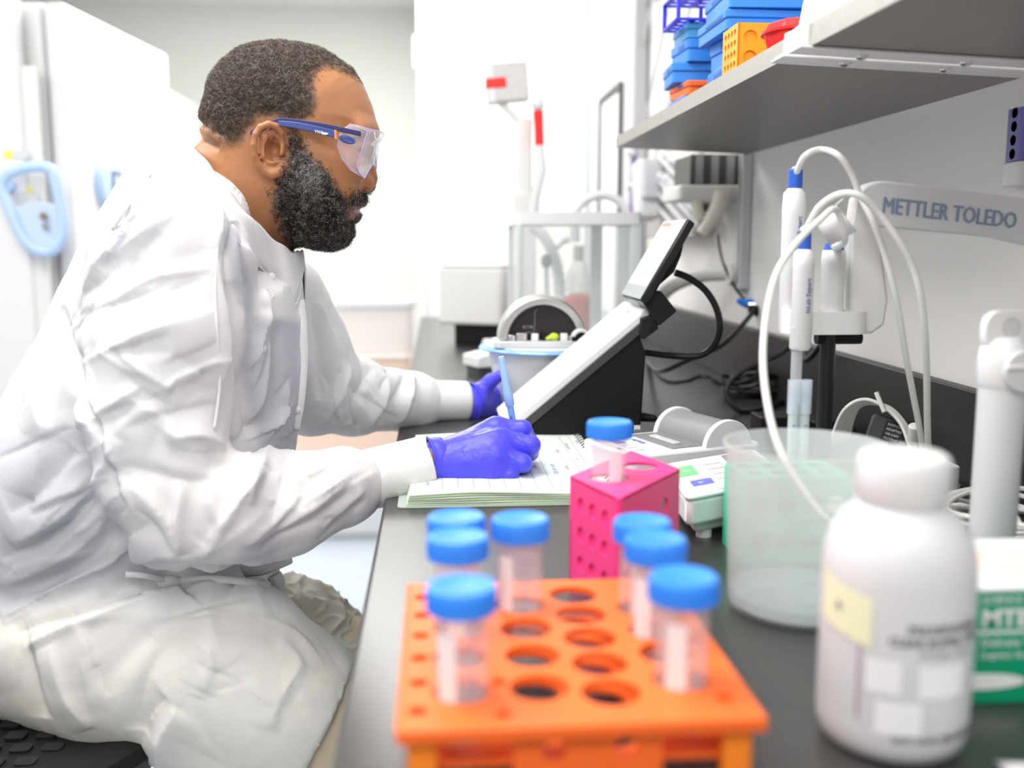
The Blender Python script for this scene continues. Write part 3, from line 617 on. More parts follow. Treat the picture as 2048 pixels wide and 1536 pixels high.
# ------------------------------------------------------------------ blue-rimmed bucket and arch
bx, by = .199, 1.765
t = thing('sample_bucket', (bx, by, BZ), 'translucent white tapered bucket with a pale blue disc rim, held by the left hand', 'bucket')
zt = at(1080, 694, by).z
ob('tub', MB().lathe([(.088, 0), (.090, .004), (.108, zt - BZ - .006), (.108, zt - BZ - .003), (0, zt - BZ - .003)], (bx, by, BZ), 56), mat('milky_bucket', (.70, .72, .73), .3, sss=.2), t)
ob('blue_disc', MB().lathe([(0, -.0028), (.123, -.0028), (.1255, 0), (.123, .0035), (0, .0035)], (bx, by, zt), 64), mat('pale_blue_acrylic', (.27, .52, .93), .12, alpha=.9), t)
ob('clear_lid', MB().lathe([(0, .0040), (.115, .0040), (.115, .0065), (0, .0065)], (bx, by, zt), 56), mat('milky_lid', (.78, .82, .83), .15), t)
ob('spec_label', MB().box(0, .008, -.0005, 0, 0, .022, frame((bx - .094 * math.cos(.75), by - .094 * math.sin(.75), BZ + .02), (1, -.9, 0), (0, 0, 1)) @ Matrix.Rotation(math.radians(0), 4, 'X')), mat('pale_label', (.68, .68, .66), .6), t)
t = thing('arch_module', (bx - .01, 1.72, zt + .01), 'silver arched module with a black inner panel on the bucket disc', 'instrument head')
ax = at(1086, 680, 1.70).x; az = zt + .018
def arc(r, a0, a1, n=28): return [(ax + r * math.cos(math.radians(a0 + (a1 - a0) * k / n)), az + r * math.sin(math.radians(a0 + (a1 - a0) * k / n))) for k in range(n + 1)]
ob('silver_arch', MB().prism_y((arc(.076, 0, 180) + arc(.061, 180, 0))[::-1], 1.695, 1.765), SILVER, t, bevel=.004)
ob('black_panel', MB().prism_y((arc(.0615, 6, 174))[::-1], 1.71, 1.755), mat('dark_violet_black', (.016, .012, .016), .35), t)
ob('panel_seam', MB().tube([(ax - .030, 1.7095, az + .004), (ax - .030, 1.7095, az + .010), (ax - .026, 1.7095, az + .013), (ax - .014, 1.7095, az + .014), (ax - .013, 1.7095, az + .050), (ax - .008, 1.7095, az + .053)], .0007, 6), MGREY, t)
ob('port', MB().box(ax - .034, ax - .017, 1.709, 1.7105, az + .020, az + .0245), MGREY, t, bevel=.0008)
ob('port_slot', MB().box(ax - .031, ax - .021, 1.708, 1.7092, az + .0212, az + .0232), BLACKS, t)
ob('base_plate', MB().rbox(ax - .085, ax + .088, 1.685, 1.775, zt + .0068, az - .0002, .02, 5), mat('silver_base', (.66, .67, .68), .3, .3), t, bevel=.0015)
ob('rear_wall', MB().box(ax - .05, ax + .05, 1.745, 1.754, az, az + .012), WHITE, t)
for (x0, x1, h, m) in ((-.060, -.048, .010, STEEL), (-.046, -.028, .013, SILVER), (-.020, -.008, .012, WHITE), (-.002, .004, .014, BLACK), (.030, .042, .012, WHITE)):
    ob('roller_block', MB().rbox(ax + x0, ax + x1, 1.695, 1.706, az, az + h, .002), m, t, bevel=.001)
ob('pivot_housing', MB().cyl((0, 0), .0165, -.010, .010, 28, M=frame((ax + .064, 1.694, az + .004), (1, 0, 0), (0, 0, 1))), WHITE, t, bevel=.001)
k_ = ob('pivot_knob', MB().cyl((0, 0), .0115, 0, .0025, 24, M=frame((ax + .064, 1.6838, az + .004), (1, 0, 0), (0, 0, 1))), BLACK, t, bevel=.0005)
ob('knob_wings', MB().box(ax + .047, ax + .081, 1.6815, 1.6838, az + .0, az + .008), BLACKS, t, bevel=.0008)
GRN = mat('lime_fluid', (.55, .70, .05), .3)
t = thing('lime_sample', (ax + .02, 1.70, az), 'small lime green coiled sample beside the pivot knob under the arch', 'sample')
ob('coil', MB().sphere((ax + .019, 1.70, az + .0065), .0072, 16, 10, (1.2, .7, .9)), GRN, t)
ob('tail', MB().tube([(ax + .012, 1.70, az + .005), (ax + .004, 1.698, az + .003)], [.004, .002], 8), GRN, t)

# ------------------------------------------------------------------ notebook and pen
t = thing('lab_notebook', (.09, 1.28, BZ), 'open spiral laboratory notebook of pale green ruled pages', 'notebook')
nx0, nx1, ny0, ny1 = -.037, .213, 1.112, 1.470
ob('cover', plate(rrect(nx0 - .010, nx1 + .004, ny0 - .004, ny1 + .004, .006), [], .0015, Matrix.Translation((0, 0, BZ + .0004))), mat('clear_grey_cover', (.42, .47, .44), .3), t)
for k in range(6):
    o_ = .0018 * k
    pg = MB(); n = 14; zz = BZ + .0022 + .0022 * k
    vs = []
    for i in range(n + 1):
        x = nx0 + o_ * .4 + (nx1 - nx0 - o_ * .4) * i / n
        lift = .0022 * math.sin(PI * i / n * 1.6) * (k / 5)
        for yy in (ny0 + .003 * math.sin(i * .7 + k) * .4, ny1):
            for dz in (0, .0016): vs.append((x, yy, zz + dz + lift))
    fs = []
    for i in range(n):
        a = i * 4; b_ = a + 4
        fs += [(a, a + 2, b_ + 2, b_)[::1], (a + 1, b_ + 1, b_ + 3, a + 3), (a, b_, b_ + 1, a + 1), (a + 2, a + 3, b_ + 3, b_ + 2)]
    fs += [(0, 1, 3, 2), (n * 4, n * 4 + 2, n * 4 + 3, n * 4 + 1)]
    pg.add(vs, fs)
    pgo = ob('page', pg, PAPER if k == 5 else mat('green_page_edge', (.50, .70, .42), .7) if k % 2 == 0 else PAPER, t, ang=60)
NZT = BZ + .0022 + .0022 * 5 + .0016
def nz(x): return NZT + .0022 * math.sin(PI * (x - nx0) / (nx1 - nx0) * 1.6) + .0004
def rule(x0, x1, y0, y1, m, nm='ruled_line'):
    n = max(2, int((x1 - x0) / .02) + 1); vs = []; fs = []
    for i in range(n):
        x = x0 + (x1 - x0) * i / (n - 1); vs += [(x, y0, nz(x)), (x, y1, nz(x))]
    for i in range(n - 1): fs.append((2 * i, 2 * i + 2, 2 * i + 3, 2 * i + 1))
    ob(nm, MB().add(vs, fs), m, pgo)
LINE = mat('ruled_line_green_grey', (.42, .50, .50), .7); LINED = mat('ruled_line_dark', (.20, .24, .26), .7)
for k in range(9): rule(.004 + .0185 * k, .0045 + .0185 * k, ny0 + .012, 1.42, LINED)
for yy in (1.145, 1.178): rule(nx0 + .02, .15, yy, yy + .0005, LINE)
for xx in (.178, .192): rule(xx, xx + .0006, ny0 + .03, 1.45, LINED)
rule(.136, .158, 1.125, 1.40, mat('pale_blue_band', (.68, .77, .86), .7), 'shaded_band')
def write(s, x, y, sz, m, par):
    text(s, sz, frame((x, y, nz(x) + .0003), (0, -1, 0), (1, 0, 0)), m, par, ext=0)
write('Sample', .162, 1.36, .009, INKG, pgo); write('Weight', .162, 1.26, .009, INKG, pgo); write('6/14  6/16  8/21', .144, 1.26, .0085, INK, pgo)
write('Description', .180, 1.40, .009, INKG, pgo); write('DATE', .198, 1.42, .008, INKG, pgo); write('0000000', .138, 1.39, .007, INK, pgo)
write('Init', .182, 1.30, .008, INKG, pgo); write('no', .121, 1.25, .008, INK, pgo); write('0.1', .186, 1.18, .008, mat('red_ink', (.75, .15, .15), .6), pgo)
write('12.6 mg', .012 - .035, 1.20, .008, INK, pgo); write('buffer', -.015, 1.17, .008, INKG, pgo)
for k in range(24):
    y = ny0 + .012 + k * .0143; c_ = (nx1 - .003, y, BZ + .008)
    ob('spiral_loop', MB().tube([(c_[0] + .0085 * math.cos(a * PI / 6) , y + .0025 * math.sin(a * PI / 6), c_[2] + .0085 * math.sin(a * PI / 6)) for a in range(12)], .0009, 6, closed=True), BLACKS, t)
# pen
pt, pe = Vector(at(1002, 713, 1.262)), on(1041, 925, NZT + .002)
dv = (pt - pe); Lp = dv.length; dv.normalize()
Mp = frame(pe, Vector((1, 0, 0)) - dv * dv.x, dv.cross(Vector((1, 0, 0)))) if 0 else None
Mp = Matrix.Translation(pe) @ dv.to_track_quat('Z', 'Y').to_matrix().to_4x4()
t = thing('blue_pen', pe, 'translucent pale blue capped ballpoint pen held in the right glove', 'pen')
PENM = mat('translucent_blue_pen', (.25, .50, .95), .2, alpha=.88); PENC = mat('pale_pen_cap', (.42, .66, .97), .2, alpha=.9)
ob('barrel', MB().lathe([(.0030, .012), (.0042, .018), (.0042, Lp - .058)], (0, 0, 0), 18, Mp), PENM, t)
ob('tip', MB().lathe([(.0005, 0), (.0012, .004), (.0030, .012)], (0, 0, 0), 14, Mp), STEEL, t)
ob('cap', MB().lathe([(.0044, Lp - .066), (.0058, Lp - .064), (.0062, Lp - .048), (.0050, Lp - .036), (.0046, Lp - .006), (.0036, Lp), (0, Lp)], (0, 0, 0), 18, Mp), PENC, t)
fwd_ = Vector((0, -1, .1)); fwd_ = (fwd_ - dv * fwd_.dot(dv)).normalized()
text('Grand Slam XL', .0062, frame(pe + dv * (Lp - .105) + fwd_ * .0043 , dv, dv.cross(-fwd_) if 0 else fwd_.cross(dv)), mat('pen_ink_blue', (.03, .12, .6), .5), t, name='lettering', xs=.75)

# ------------------------------------------------------------------ tube racks and tubes
TUBE_N = 0
def make_tube(lb, grp):
    t = thing('centrifuge_tube', (0, 0, 0), lb, 'centrifuge tube', grp)
    ob('tube_body', MB().lathe([(.0005, .001), (.004, .0015), (.0135, .014), (.0140, .016), (.0142, .101), (.0128, .101), (.0126, .016), (.003, .004), (.0005, .0035)], (0, 0, 0), 36), TUBEM, t, ang=50)
    cp = ob('screw_cap', MB().lathe([(.0168, .0955), (.0176, .0960), (.0176, .1085), (.0168, .1100), (.0150, .1103), (.0140, .1096), (0, .1096)], (0, 0, 0), 48), BLUECAP, t, ang=50)
    mb = MB()
    for k in range(48):
        a = 2 * PI * k / 48; mb.box(-.0003, .0003, -.0004, .0004, .0965, .1078, Matrix.Translation((.0177 * math.cos(a), .0177 * math.sin(a), 0)))
    r_ = ob('grip_ribs', mb, BLUECAP, t); r_['kind'] = 'stuff'
    g = MB(); v = []; f = []; n = 10                                # white writing patch on the wall
    for i in range(n + 1):
        a = math.radians(215 + 42 * i / n); v += [(.01435 * math.cos(a), .01435 * math.sin(a), .030), (.01435 * math.cos(a), .01435 * math.sin(a), .086)]
    for i in range(n): f.append((2 * i, 2 * i + 2, 2 * i + 3, 2 * i + 1))
    ob('writing_patch', g.add(v, f), mat('tube_patch_white', (.84, .82, .84), .6), t)
    for k in range(9):
        g = MB(); v = []; f = []
        for i in range(5):
            a = math.radians(276 + (20 if k % 2 else 30) * i / 4); v += [(.0144 * math.cos(a), .0144 * math.sin(a), .028 + .0068 * k), (.0144 * math.cos(a), .0144 * math.sin(a), .0288 + .0068 * k)]
        for i in range(4): f.append((2 * i, 2 * i + 2, 2 * i + 3, 2 * i + 1))
        ob('graduation', g.add(v, f), mat('tube_graduation_violet', (.25, .25, .5), .6), t)
    for ch in t.children:
        for v_ in ch.data.vertices: v_.co.x *= 1.12; v_.co.y *= 1.12
    return t
cols = {.012: (.535, .582, .629, .676), .056: (.536, .580, .624, .668), .0955: (.527, .566, .605, .645, .684), .139: (.541, .578, .615, .656)}
RZ = BZ + .0445
t = thing('orange_tube_rack', (.07, .6, BZ), 'orange plastic tube rack with rows of round holes at the near end of the bench', 'tube rack')
hl = [(x, y, .0170) for x, ys in cols.items() for y in ys]
for x in (-.0125, .0335, .0755, .117, .157):
    for k in range(6):
        y = (.512 + .035 * k) if x < 0 else (.515 + .040 * k + (.004 if x > .05 else -.010)) if x != .157 else (.515 + .04 * k)
        if all((x - a) ** 2 + (y - b_) ** 2 > (c_ + .0062) ** 2 for a, b_, c_ in hl) and y < .705: hl.append((x, y, .0048 if x > 0 else .0056))
ob('top_plate', plate(rrect(-.023, .173, .490, .716, .006), hl, .0045, Matrix.Translation((0, 0, RZ)), res=26), ORANGE, t, bevel=.0006)
ob('rolled_lip', MB().rbox(-.023, .173, .4885, .4925, RZ - .003, RZ + .0052, .001).box(-.024, -.0205, .49, .716, RZ - .001, RZ + .0048), ORANGE, t, bevel=.001)
ob('middle_plate', plate(rrect(-.012, .157, .500, .706, .004), [(x, y, .0170) for x, ys in cols.items() for y in ys], .003, Matrix.Translation((0, 0, BZ + .022)), res=22), ORANGE, t)
for x in (-.014, .155):
    for y in (.498, .700): ob('corner_post', MB().rbox(x - .004, x + .012, y - .004, y + .008, BZ, RZ, .002), mat('orange_post', (1.0, .26, .02), .4), t)
ob('front_panel', plate([(.038, BZ), (.118, BZ), (.118, RZ), (.038, RZ)], [(.060, RZ - .012, .0065), (.098, RZ - .012, .0065), (.060, RZ - .034, .0065), (.098, RZ - .034, .0065)], .003, Matrix.Translation((0, .497, 0)) @ FACE_NY), ORANGE, t)
ob('side_panel', plate([(.505, BZ), (.70, BZ), (.70, RZ), (.505, RZ)], [(.53 + .04 * k, RZ - .026, .012) for k in range(5)], .003, Matrix.Translation((.164, 0, 0)) @ FX), ORANGE, t)
ob('side_panel', plate([(.505, BZ), (.70, BZ), (.70, RZ), (.505, RZ)], [(.53 + .04 * k, RZ - .026, .012) for k in range(5)], .003, Matrix.Translation((-.017, 0, 0)) @ FX), ORANGE, t)
g = 'blue-capped tubes in the orange rack'
t0 = make_tube('blue-capped clear tube at the near left corner of the orange rack', g); t0.location = (.012, .535, BZ + .0012)
for x, y, lb, rz in ((.012, .629, 'blue-capped clear tube directly behind the near left one in the orange rack', .5), (.012, .676, 'blue-capped clear tube at the far left corner of the orange rack', 1.1), (.056, .668, 'blue-capped clear tube in the second column, standing alone at the rack back', -.2),
                     (.139, .656, 'blue-capped clear tube farthest back in the right column of the orange rack', .3), (.139, .615, 'blue-capped clear tube second from the back in the right column of the orange rack', -.1), (.139, .541, 'blue-capped clear tube nearest in the right column of the orange rack', .15)):
    copy_tree(t0, (x, y, BZ + .0012), rz, lb)
# magenta block rack
pc = on(1240, 1010, BZ + .088)
pr_ = Vector((.155, .835)); a1 = math.radians(28)
e1 = Vector((math.cos(a1), math.sin(a1))); e2 = Vector((-math.sin(a1), math.cos(a1)))
q0 = on(1238, 998, BZ + .093)                                 # near vertical corner
W1, W2, HP = .070, .070, .093
e1 = (Vector(on(1360, 938, BZ + .093).xy) - Vector(q0.xy)); W1 = e1.length; e1.normalize()
e2 = (Vector(on(1140, 952, BZ + .093).xy) - Vector(q0.xy)); W2 = e2.length; e2.normalize()
t = thing('magenta_tube_rack', (q0.x, q0.y, BZ), 'bright magenta block tube rack holding one blue-capped tube', 'tube rack')
def fr2(o, e): return Matrix(((e.x, 0, -e.y, o.x), (e.y, 0, e.x, o.y), (0, 1, 0, BZ), (0, 0, 0, 1)))
o2 = Vector(q0.xy)
h1 = [(W1 * .74, .066, .0075)]
th = .003
ob('right_panel', plate([(0, 0), (W1, 0), (W1, HP), (0, HP)], h1, th, Matrix(((e1.x, 0, e1.y, o2.x), (e1.y, 0, -e1.x, o2.y), (0, 1, 0, BZ), (0, 0, 0, 1))) @ Matrix.Translation((0, 0, -th))), PINK, t)
h2 = [(W2 * (.25 + .25 * i), .018 + .0265 * j, .0072) for i in range(3) for j in range(3)]
M_l = Matrix(((e2.x, 0, -e2.y, o2.x), (e2.y, 0, e2.x, o2.y), (0, 1, 0, BZ), (0, 0, 0, 1)))
ob('left_panel', plate([(0.0002, 0), (W2, 0), (W2, HP), (.0002, HP)], h2, th, M_l @ Matrix.Translation((0, 0, -th))), PINK, t)
for (u, v, r) in h2: ob('socket', MB().lathe([(.0072, -.002), (.0070, -.014), (0, -.0155)], (0, 0, 0), 16, M_l @ Matrix.Translation((u, v, 0))), PINK, t)
cen = o2 + e1 * W1 / 2 + e2 * W2 / 2
def lc(u, v): p = o2 + e1 * u + e2 * v; return (p.x, p.y)
def circ(c, r, n=28): return c
tc = o2 + e1 * (W1 * .34) + e2 * (W2 * .62)
tube_c = on(1222, 868, BZ + .145)
ob('top_panel', plate([lc(0, 0), lc(W1, 0), lc(W1, W2), lc(0, W2)], [(*lc(W1 * .27, W2 * .55), .0172), (*lc(W1 * .74, W2 * .50), .0165)], th, Matrix.Translation((0, 0, BZ + HP - th + .0002)), res=28), PINK, t)
ob('far_panel', MB().prism([lc(W1 - th, 0.003), lc(W1, 0.003), lc(W1, W2), lc(W1 - th, W2)], BZ, BZ + HP - th), PINK, t) if 0 else None
ob('back_panel', MB().prism([lc(0, W2 - th), lc(W1, W2 - th), lc(W1, W2), lc(0, W2)], BZ, BZ + .055), PINK, t)
ob('inner_rib', MB().prism([lc(W1 * .50, .003), lc(W1 * .54, .003), lc(W1 * .54, W2 * .35), lc(W1 * .50, W2 * .35)], BZ, BZ + HP - th), PINK, t)
ml = Matrix(((e1.x, 0, e1.y, o2.x), (e1.y, 0, -e1.x, o2.y), (0, 1, 0, BZ), (0, 0, 0, 1)))
lbp = ob('write_strip', MB().box(.010, .020, .030, .074, .0002, .0006, ml), mat('pale_pink_print', (1.0, .42, .60), .5), t)
text('RACK 50', .008, ml @ frame((.0175, .034, .0008), (0, 1, 0), (-1, 0, 0)), mat('pink_print', (.95, .2, .5), .5), lbp)
cc = lc(W1 * .27, W2 * .55)
tz_ = copy_tree(t0, (cc[0], cc[1], BZ + .034), .8, 'blue-capped clear tube standing in the magenta rack'); tz_['group'] = 'blue-capped tube in the magenta rack'
ob('inner_step', MB().prism([lc(.004, .004), lc(W1 * .5, .004), lc(W1 * .5, W2 - .004), lc(.004, W2 - .004)], BZ + .030, BZ + .033), PINK, t)

# ------------------------------------------------------------------ beaker, bottle, tissue box
bc = Vector((.296, .772, BZ))
t = thing('plastic_beaker', bc, 'large frosted plastic beaker with a cable dipping into it', 'beaker')
ob('wall', MB().lathe([(.050, 0), (.0565, .003), (.0585, .010), (.0625, .128), (.0655, .136), (.0655, .139), (.0635, .139), (.0610, .128), (.0570, .012), (.052, .005), (0, .0045), (0, 0)][::-1], bc, 64), BEAKM, t, ang=50)
ob('water', MB().lathe([(0, .0055), (.0552, .0060), (.0568, .012), (.0568, .016), (0, .016)], bc, 48), mat('clear_liquid', (.75, .85, .87), .05, alpha=.35), t)
for k in range(6):
    g = MB(); v = []; f = []
    r = .0592 + (.0625 - .0592) * (.02 + .018 * k) / .128
    for i in range(7):
        a = math.radians(248 + (16 if k % 2 else 24) * i / 6); v += [((r + .0008) * math.cos(a) + bc.x, (r + .0008) * math.sin(a) + bc.y, BZ + .025 + .017 * k), ((r + .0008) * math.cos(a) + bc.x, (r + .0008) * math.sin(a) + bc.y, BZ + .0257 + .017 * k)]
    for i in range(6): f.append((2 * i, 2 * i + 2, 2 * i + 3, 2 * i + 1))
    ob('graduation', g.add(v, f), mat('beaker_mark', (.7, .74, .75), .5), t)
t = thing('green_sponge_rack', (.30, .93, BZ), 'pale green open rack standing just behind the frosted beaker', 'rack')
GRP = mat('mint_plastic', (.04, .62, .36), .4, sss=.05)
ob('panel', plate([(.284, BZ), (.385, BZ), (.385, BZ + .082), (.284, BZ + .082)], [(.300 + .023 * i, BZ + .022 + .035 * j, .009) for i in range(4) for j in range(2)], .003, Matrix.Translation((0, .885, 0)) @ FACE_NY), GRP, t)
ob('top_panel', plate(rrect(.284, .385, .887, .955, .004), [(.300 + .023 * i, .905 + .03 * j, .009) for i in range(4) for j in range(2)], .003, Matrix.Translation((0, 0, BZ + .080))), GRP, t)
ob('back_panel', MB().box(.284, .385, .952, .955, BZ, BZ + .080), GRP, t)
ob('side_panel', MB().box(.284, .287, .887, .952, BZ, BZ + .080), GRP, t)
wc = Vector((.2735, .557, BZ))
t = thing('reagent_bottle', wc, 'large translucent white screw-cap bottle with a yellow label at the near right', 'bottle')
BS = 1.0
ob('body', MB().lathe([(0, .001), (.034, .001), (.0405, .004), (.0435, .012), (.0440, .020), (.0440, .106), (.0432, .118), (.0395, .131), (.0330, .141), (.0262, .146), (.0245, .148), (.0245, .160), (.022, .160), (.0222, .149), (.031, .139), (.0375, .129), (.0415, .117), (.0422, .106), (.0422, .02), (.038, .006), (0, .004)][::-1], wc, 56), BOTM, t, ang=50)
ob('liquid', MB().lathe([(0, .0045), (.037, .007), (.0415, .018), (.0415, .052), (0, .052)], wc, 40), mat('pale_blue_grey_liquid', (.55, .60, .70), .1, alpha=.55), t)
ob('screw_cap', MB().lathe([(.0255, .149), (.0262, .150), (.0262, .172), (.0245, .176), (.021, .178), (0, .178)], wc, 48), WHITE, t, ang=40)
def patch(c, r, a0, a1, z0, z1, n=12, slant=0):
    v = []; f = []
    for i in range(n + 1):
        a = math.radians(a0 + (a1 - a0) * i / n); s_ = slant * i / n; v += [(c.x + r * math.cos(a), c.y + r * math.sin(a), z0 + s_), (c.x + r * math.cos(a), c.y + r * math.sin(a), z1 + s_)]
    for i in range(n): f.append((2 * i, 2 * i + 2, 2 * i + 3, 2 * i + 1))
    return MB().add(v, f)
yl = ob('yellow_label', patch(wc, .0445, 178, 228, BZ + .079, BZ + .108, slant=-.008), mat('pale_yellow_tape', (.83, .86, .58), .6), t)
def wrap(s, size, c, r, a0, z, m, par, nm='lettering', bold=.0):
    o = text(s, size, Matrix.Identity(4), m, par, name=nm, bold=bold); me = o.data; org = ORG[par.name]
    for v in me.vertices:
        x, y = v.co.x + org.x, v.co.y + org.y; a = math.radians(a0) + x / r
        v.co = Vector((c.x + r * math.cos(a), c.y + r * math.sin(a), z + y)) - org
    return o
wrap('A', .009, wc, .0449, 196, BZ + .088, INK, yl)
wrap('POLYETHYLENE', .0065, wc, .0444, 253, BZ + .083, mat('faded_black_print', (.30, .29, .31), .6), t, bold=.0004)
wrap('CLEAR BUFFER 1000 ML', .0065, wc, .0444, 240, BZ + .0755, mat('faded_black_print', (.30, .29, .31), .6), t, bold=.0003)
wrap('STORE COLD', .006, wc, .0444, 262, BZ + .0685, mat('faded_black_print', (.30, .29, .31), .6), t)
wrap('LOT 0144 USE BEFORE', .006, wc, .0444, 246, BZ + .018, mat('faded_black_print', (.30, .29, .31), .6), t, bold=.0003)
ob('volume_scale', patch(wc, .0444, 218, 221, BZ + .028, BZ + .082), mat('violet_scale', (.45, .36, .42), .6), t)
for (a0, a1, z0, z1) in ((225, 250, .046, .066), (233, 266, .022, .042), (262, 300, .045, .064)): ob('white_label', patch(wc, .0443, a0, a1, BZ + z0, BZ + z1), mat('label_white', (.86, .86, .88), .6), t)
t = thing('tissue_box', (.42, .70, BZ), 'green and white delicate-wipes carton with an oval top opening', 'tissue box')
gy0 = on(1990, 1408).y; gx0 = at(1948, 1300, gy0).x; gx1, gy1 = gx0 + .21, gy0 + .105; GH = at(1990, 1180, gy0).z - BZ
ob('carton', MB().box(gx0, gx1, gy0, gy1, BZ, BZ + GH - .002), GREENB, t, bevel=.0012)
ob('white_top', MB().box(gx0 - .0002, gx1 + .0002, gy0 - .0002, gy1 + .0002, BZ + GH - .0015, BZ + GH + .0012), WHITE, t, bevel=.0008)
ob('top_opening', MB().lathe([(0, 0), (1, 0), (1, .0006), (0, .0006)], (0, 0, 0), 36, Matrix.Translation(((gx0 + gx1) / 2 - .02, (gy0 + gy1) / 2, BZ + GH + .0014)) @ Matrix.Diagonal((.075, .028, 1, 1))), mat('peach_print', (.86, .70, .60), .6), t)
MW = mat('carton_white_print', (.82, .86, .84), .5)
Mf = frame((gx0, gy0 - .0006, BZ), (1, 0, 0), (0, 0, 1))
text('KIMTECH', .019, Mf @ Matrix.Translation((-.0 + .002 - .0, .046, 0)), MW, t, bold=.0006) if 0 else text('MTECH', .0155, Mf @ Matrix.Translation((.0035, GH - .024, 0)), MW, t, bold=.0005, xs=1.1)
text('SCIENCE', .007, Mf @ Matrix.Translation((.003, GH - .009, 0)), MW, t)
ob('print_band', MB().box(gx0 + .001, gx0 + .13, gy0 - .0006, gy0, BZ + GH - .0295, BZ + GH - .0275), MW, t)
text('Delicate Task Wipers', .008, Mf @ Matrix.Translation((.004, GH - .038, 0)), MW, t)
text('Lingettes de precision', .006, Mf @ Matrix.Translation((.004, GH - .046, 0)), MW, t)
ob('print_swoosh', MB().lathe([(0, 0), (1, 0), (1, .0005), (0, .0005)], (0, 0, 0), 30, Mf @ Matrix.Translation((.004, .016, .0)) @ Matrix.Diagonal((.032, .0055, 1, 1))), MW, t)
t = thing('paper_wipe', (.40, .50, BZ), 'crumpled white paper wipe in the lower right picture corner', 'paper wipe')
v = []; f = []; n = 14
for i in range(n + 1):
    for j in range(n + 1):
        x = .306 + .12 * i / n; y = .385 + .11 * j / n
        v.append((x + .01 * j / n, y - .03 * i / n + .02, BZ + .002 + .008 * abs(noise.noise(Vector((x * 40, y * 40, 3)))) + .008 * (i / n)))
for i in range(n):
    for j in range(n): a = i * (n + 1) + j; f.append((a, a + n + 1, a + n + 2, a + 1))
ob('sheet', MB().add(v, f), PAPERW, t, solid=.001)
ob('folded_corner', MB().add([(.31, .45, BZ + .002), (.34, .42, BZ + .002), (.355, .44, BZ + .012), (.328, .47, BZ + .010)], [(0, 1, 2, 3)]), PAPERW, t, solid=.0008)

# ------------------------------------------------------------------ meters behind the magenta rack
t = thing('label_printer', (.33, 1.23, BZ), 'white compact printer with a grey paper-roll cover and dark slot', 'printer')
def top(px, py, z): v = on(px, py, z); return Vector((v.x, v.y))
zp = BZ + .042
P0, P1 = top(1262, 912, zp), top(1404, 897, zp)
ea = (P1 - P0).normalized(); eb = Vector((-ea.y, ea.x)); D = .125
def pl(u, v): p = P0 + ea * u + eb * v; return (p.x, p.y)
PM = Matrix(((ea.x, eb.x, 0, P0.x), (ea.y, eb.y, 0, P0.y), (0, 0, 1, 0), (0, 0, 0, 1)))
ob('case', MB().rbox(0, .20, .0, D, BZ + .006, zp, .012, 5, PM), WHITE, t, bevel=.004)
ob('grey_insert', MB().box(.068, .118, .012, D - .012, zp - .001, zp + .0012, PM), MGREY, t, bevel=.0005)
ob('paper_slot', MB().rbox(.083, .094, .030, D - .035, zp + .001, zp + .0035, .002, 2, PM), mat('clear_tear_bar', (.55, .56, .56), .2), t, bevel=.0006)
cy_ = frame((0, 0, 0), (1, 0, 0), (0, 0, 1))
CM = PM @ Matrix.Translation((.148, D - .010, zp - .004)) @ Matrix.Rotation(math.radians(90), 4, 'X')
ob('roll_cover', MB().cyl((0, 0), .0335, 0, D - .020, 44, M=CM), mat('roll_cover_grey', (.24, .24, .25), .42), t, ang=50)
for zz in (-.008, D - .0205): ob('side_cheek', MB().cyl((0, 0), .0365, zz, zz + .0085, 44, M=CM), WHITE, t, bevel=.001, ang=50)
BLP = mat('button_blue', (.10, .16, .60), .5)
ob('blue_button', MB().box(.022, .036, .070, .100, zp + .0001, zp + .0009, PM), BLP, t)
for k in range(3): ob('grey_button', MB().box(.020 + .0, .034, .056 - .016 * k, .067 - .016 * k, zp + .0001, zp + .0008, PM), mat('button_grey', (.60, .62, .62), .5), t)
text('METTLER', .0085, PM @ frame((.052, .085, zp + .0009), (0, -1, 0), (1, 0, 0)), BLP, t, xs=.85)
text('P25', .006, PM @ frame((.006, .045, zp + .0009), (0, -1, 0), (1, 0, 0)), BLP, t)
t = thing('meter_unit', (.33, 1.1, BZ), 'white wedge bench meter with green and blue keys, partly behind the beaker', 'meter')
zt_ = BZ + .052
c0, c1 = top(1375, 992, zt_), top(1480, 972, zt_)
ea = (c1 - c0).normalized(); eb = Vector((-ea.y, ea.x))
c0 = c0 - eb * 0
Ldep = (top(1325, 926, zt_) - c0).length
SM = Matrix(((ea.x, eb.x, 0, c0.x), (ea.y, eb.y, 0, c0.y), (0, 0, 1, 0), (0, 0, 0, 1)))
eb2 = (top(1325, 926, zt_) - c0).normalized()
def mt(u, v, z): p = c0 + ea * u + eb2 * v; return (p.x, p.y, z)
Wm = .150; Lm = Ldep
def mtprism(us, vs, z0, z1, r=.012):
    cs = [(us[0], vs[0]), (us[1], vs[0]), (us[1], vs[1]), (us[0], vs[1])]
    out = []
    for i, (u, v) in enumerate(cs):
        pu, pv = cs[i - 1]; nu, nv = cs[(i + 1) % 4]
        a = Vector((pu - u, pv - v)).normalized() * r; b_ = Vector((nu - u, nv - v)).normalized() * r
        for k in range(5):
            s_ = k / 4; q_ = Vector((u, v)) + a * (1 - s_) ** 2 + b_ * s_ ** 2; p = mt(q_.x, q_.y, 0); out.append((p[0], p[1]))
    return MB().prism(out, z0, z1)
ob('case', mtprism((0, Wm), (0, Lm), BZ + .020, zt_ - .006, .014), WHITE, t, bevel=.006, seg=3)
ob('top_rim', mtprism((-.001, Wm), (-.001, Lm), zt_ - .006, zt_ - .0012, .014), WHITE, t, bevel=.002)
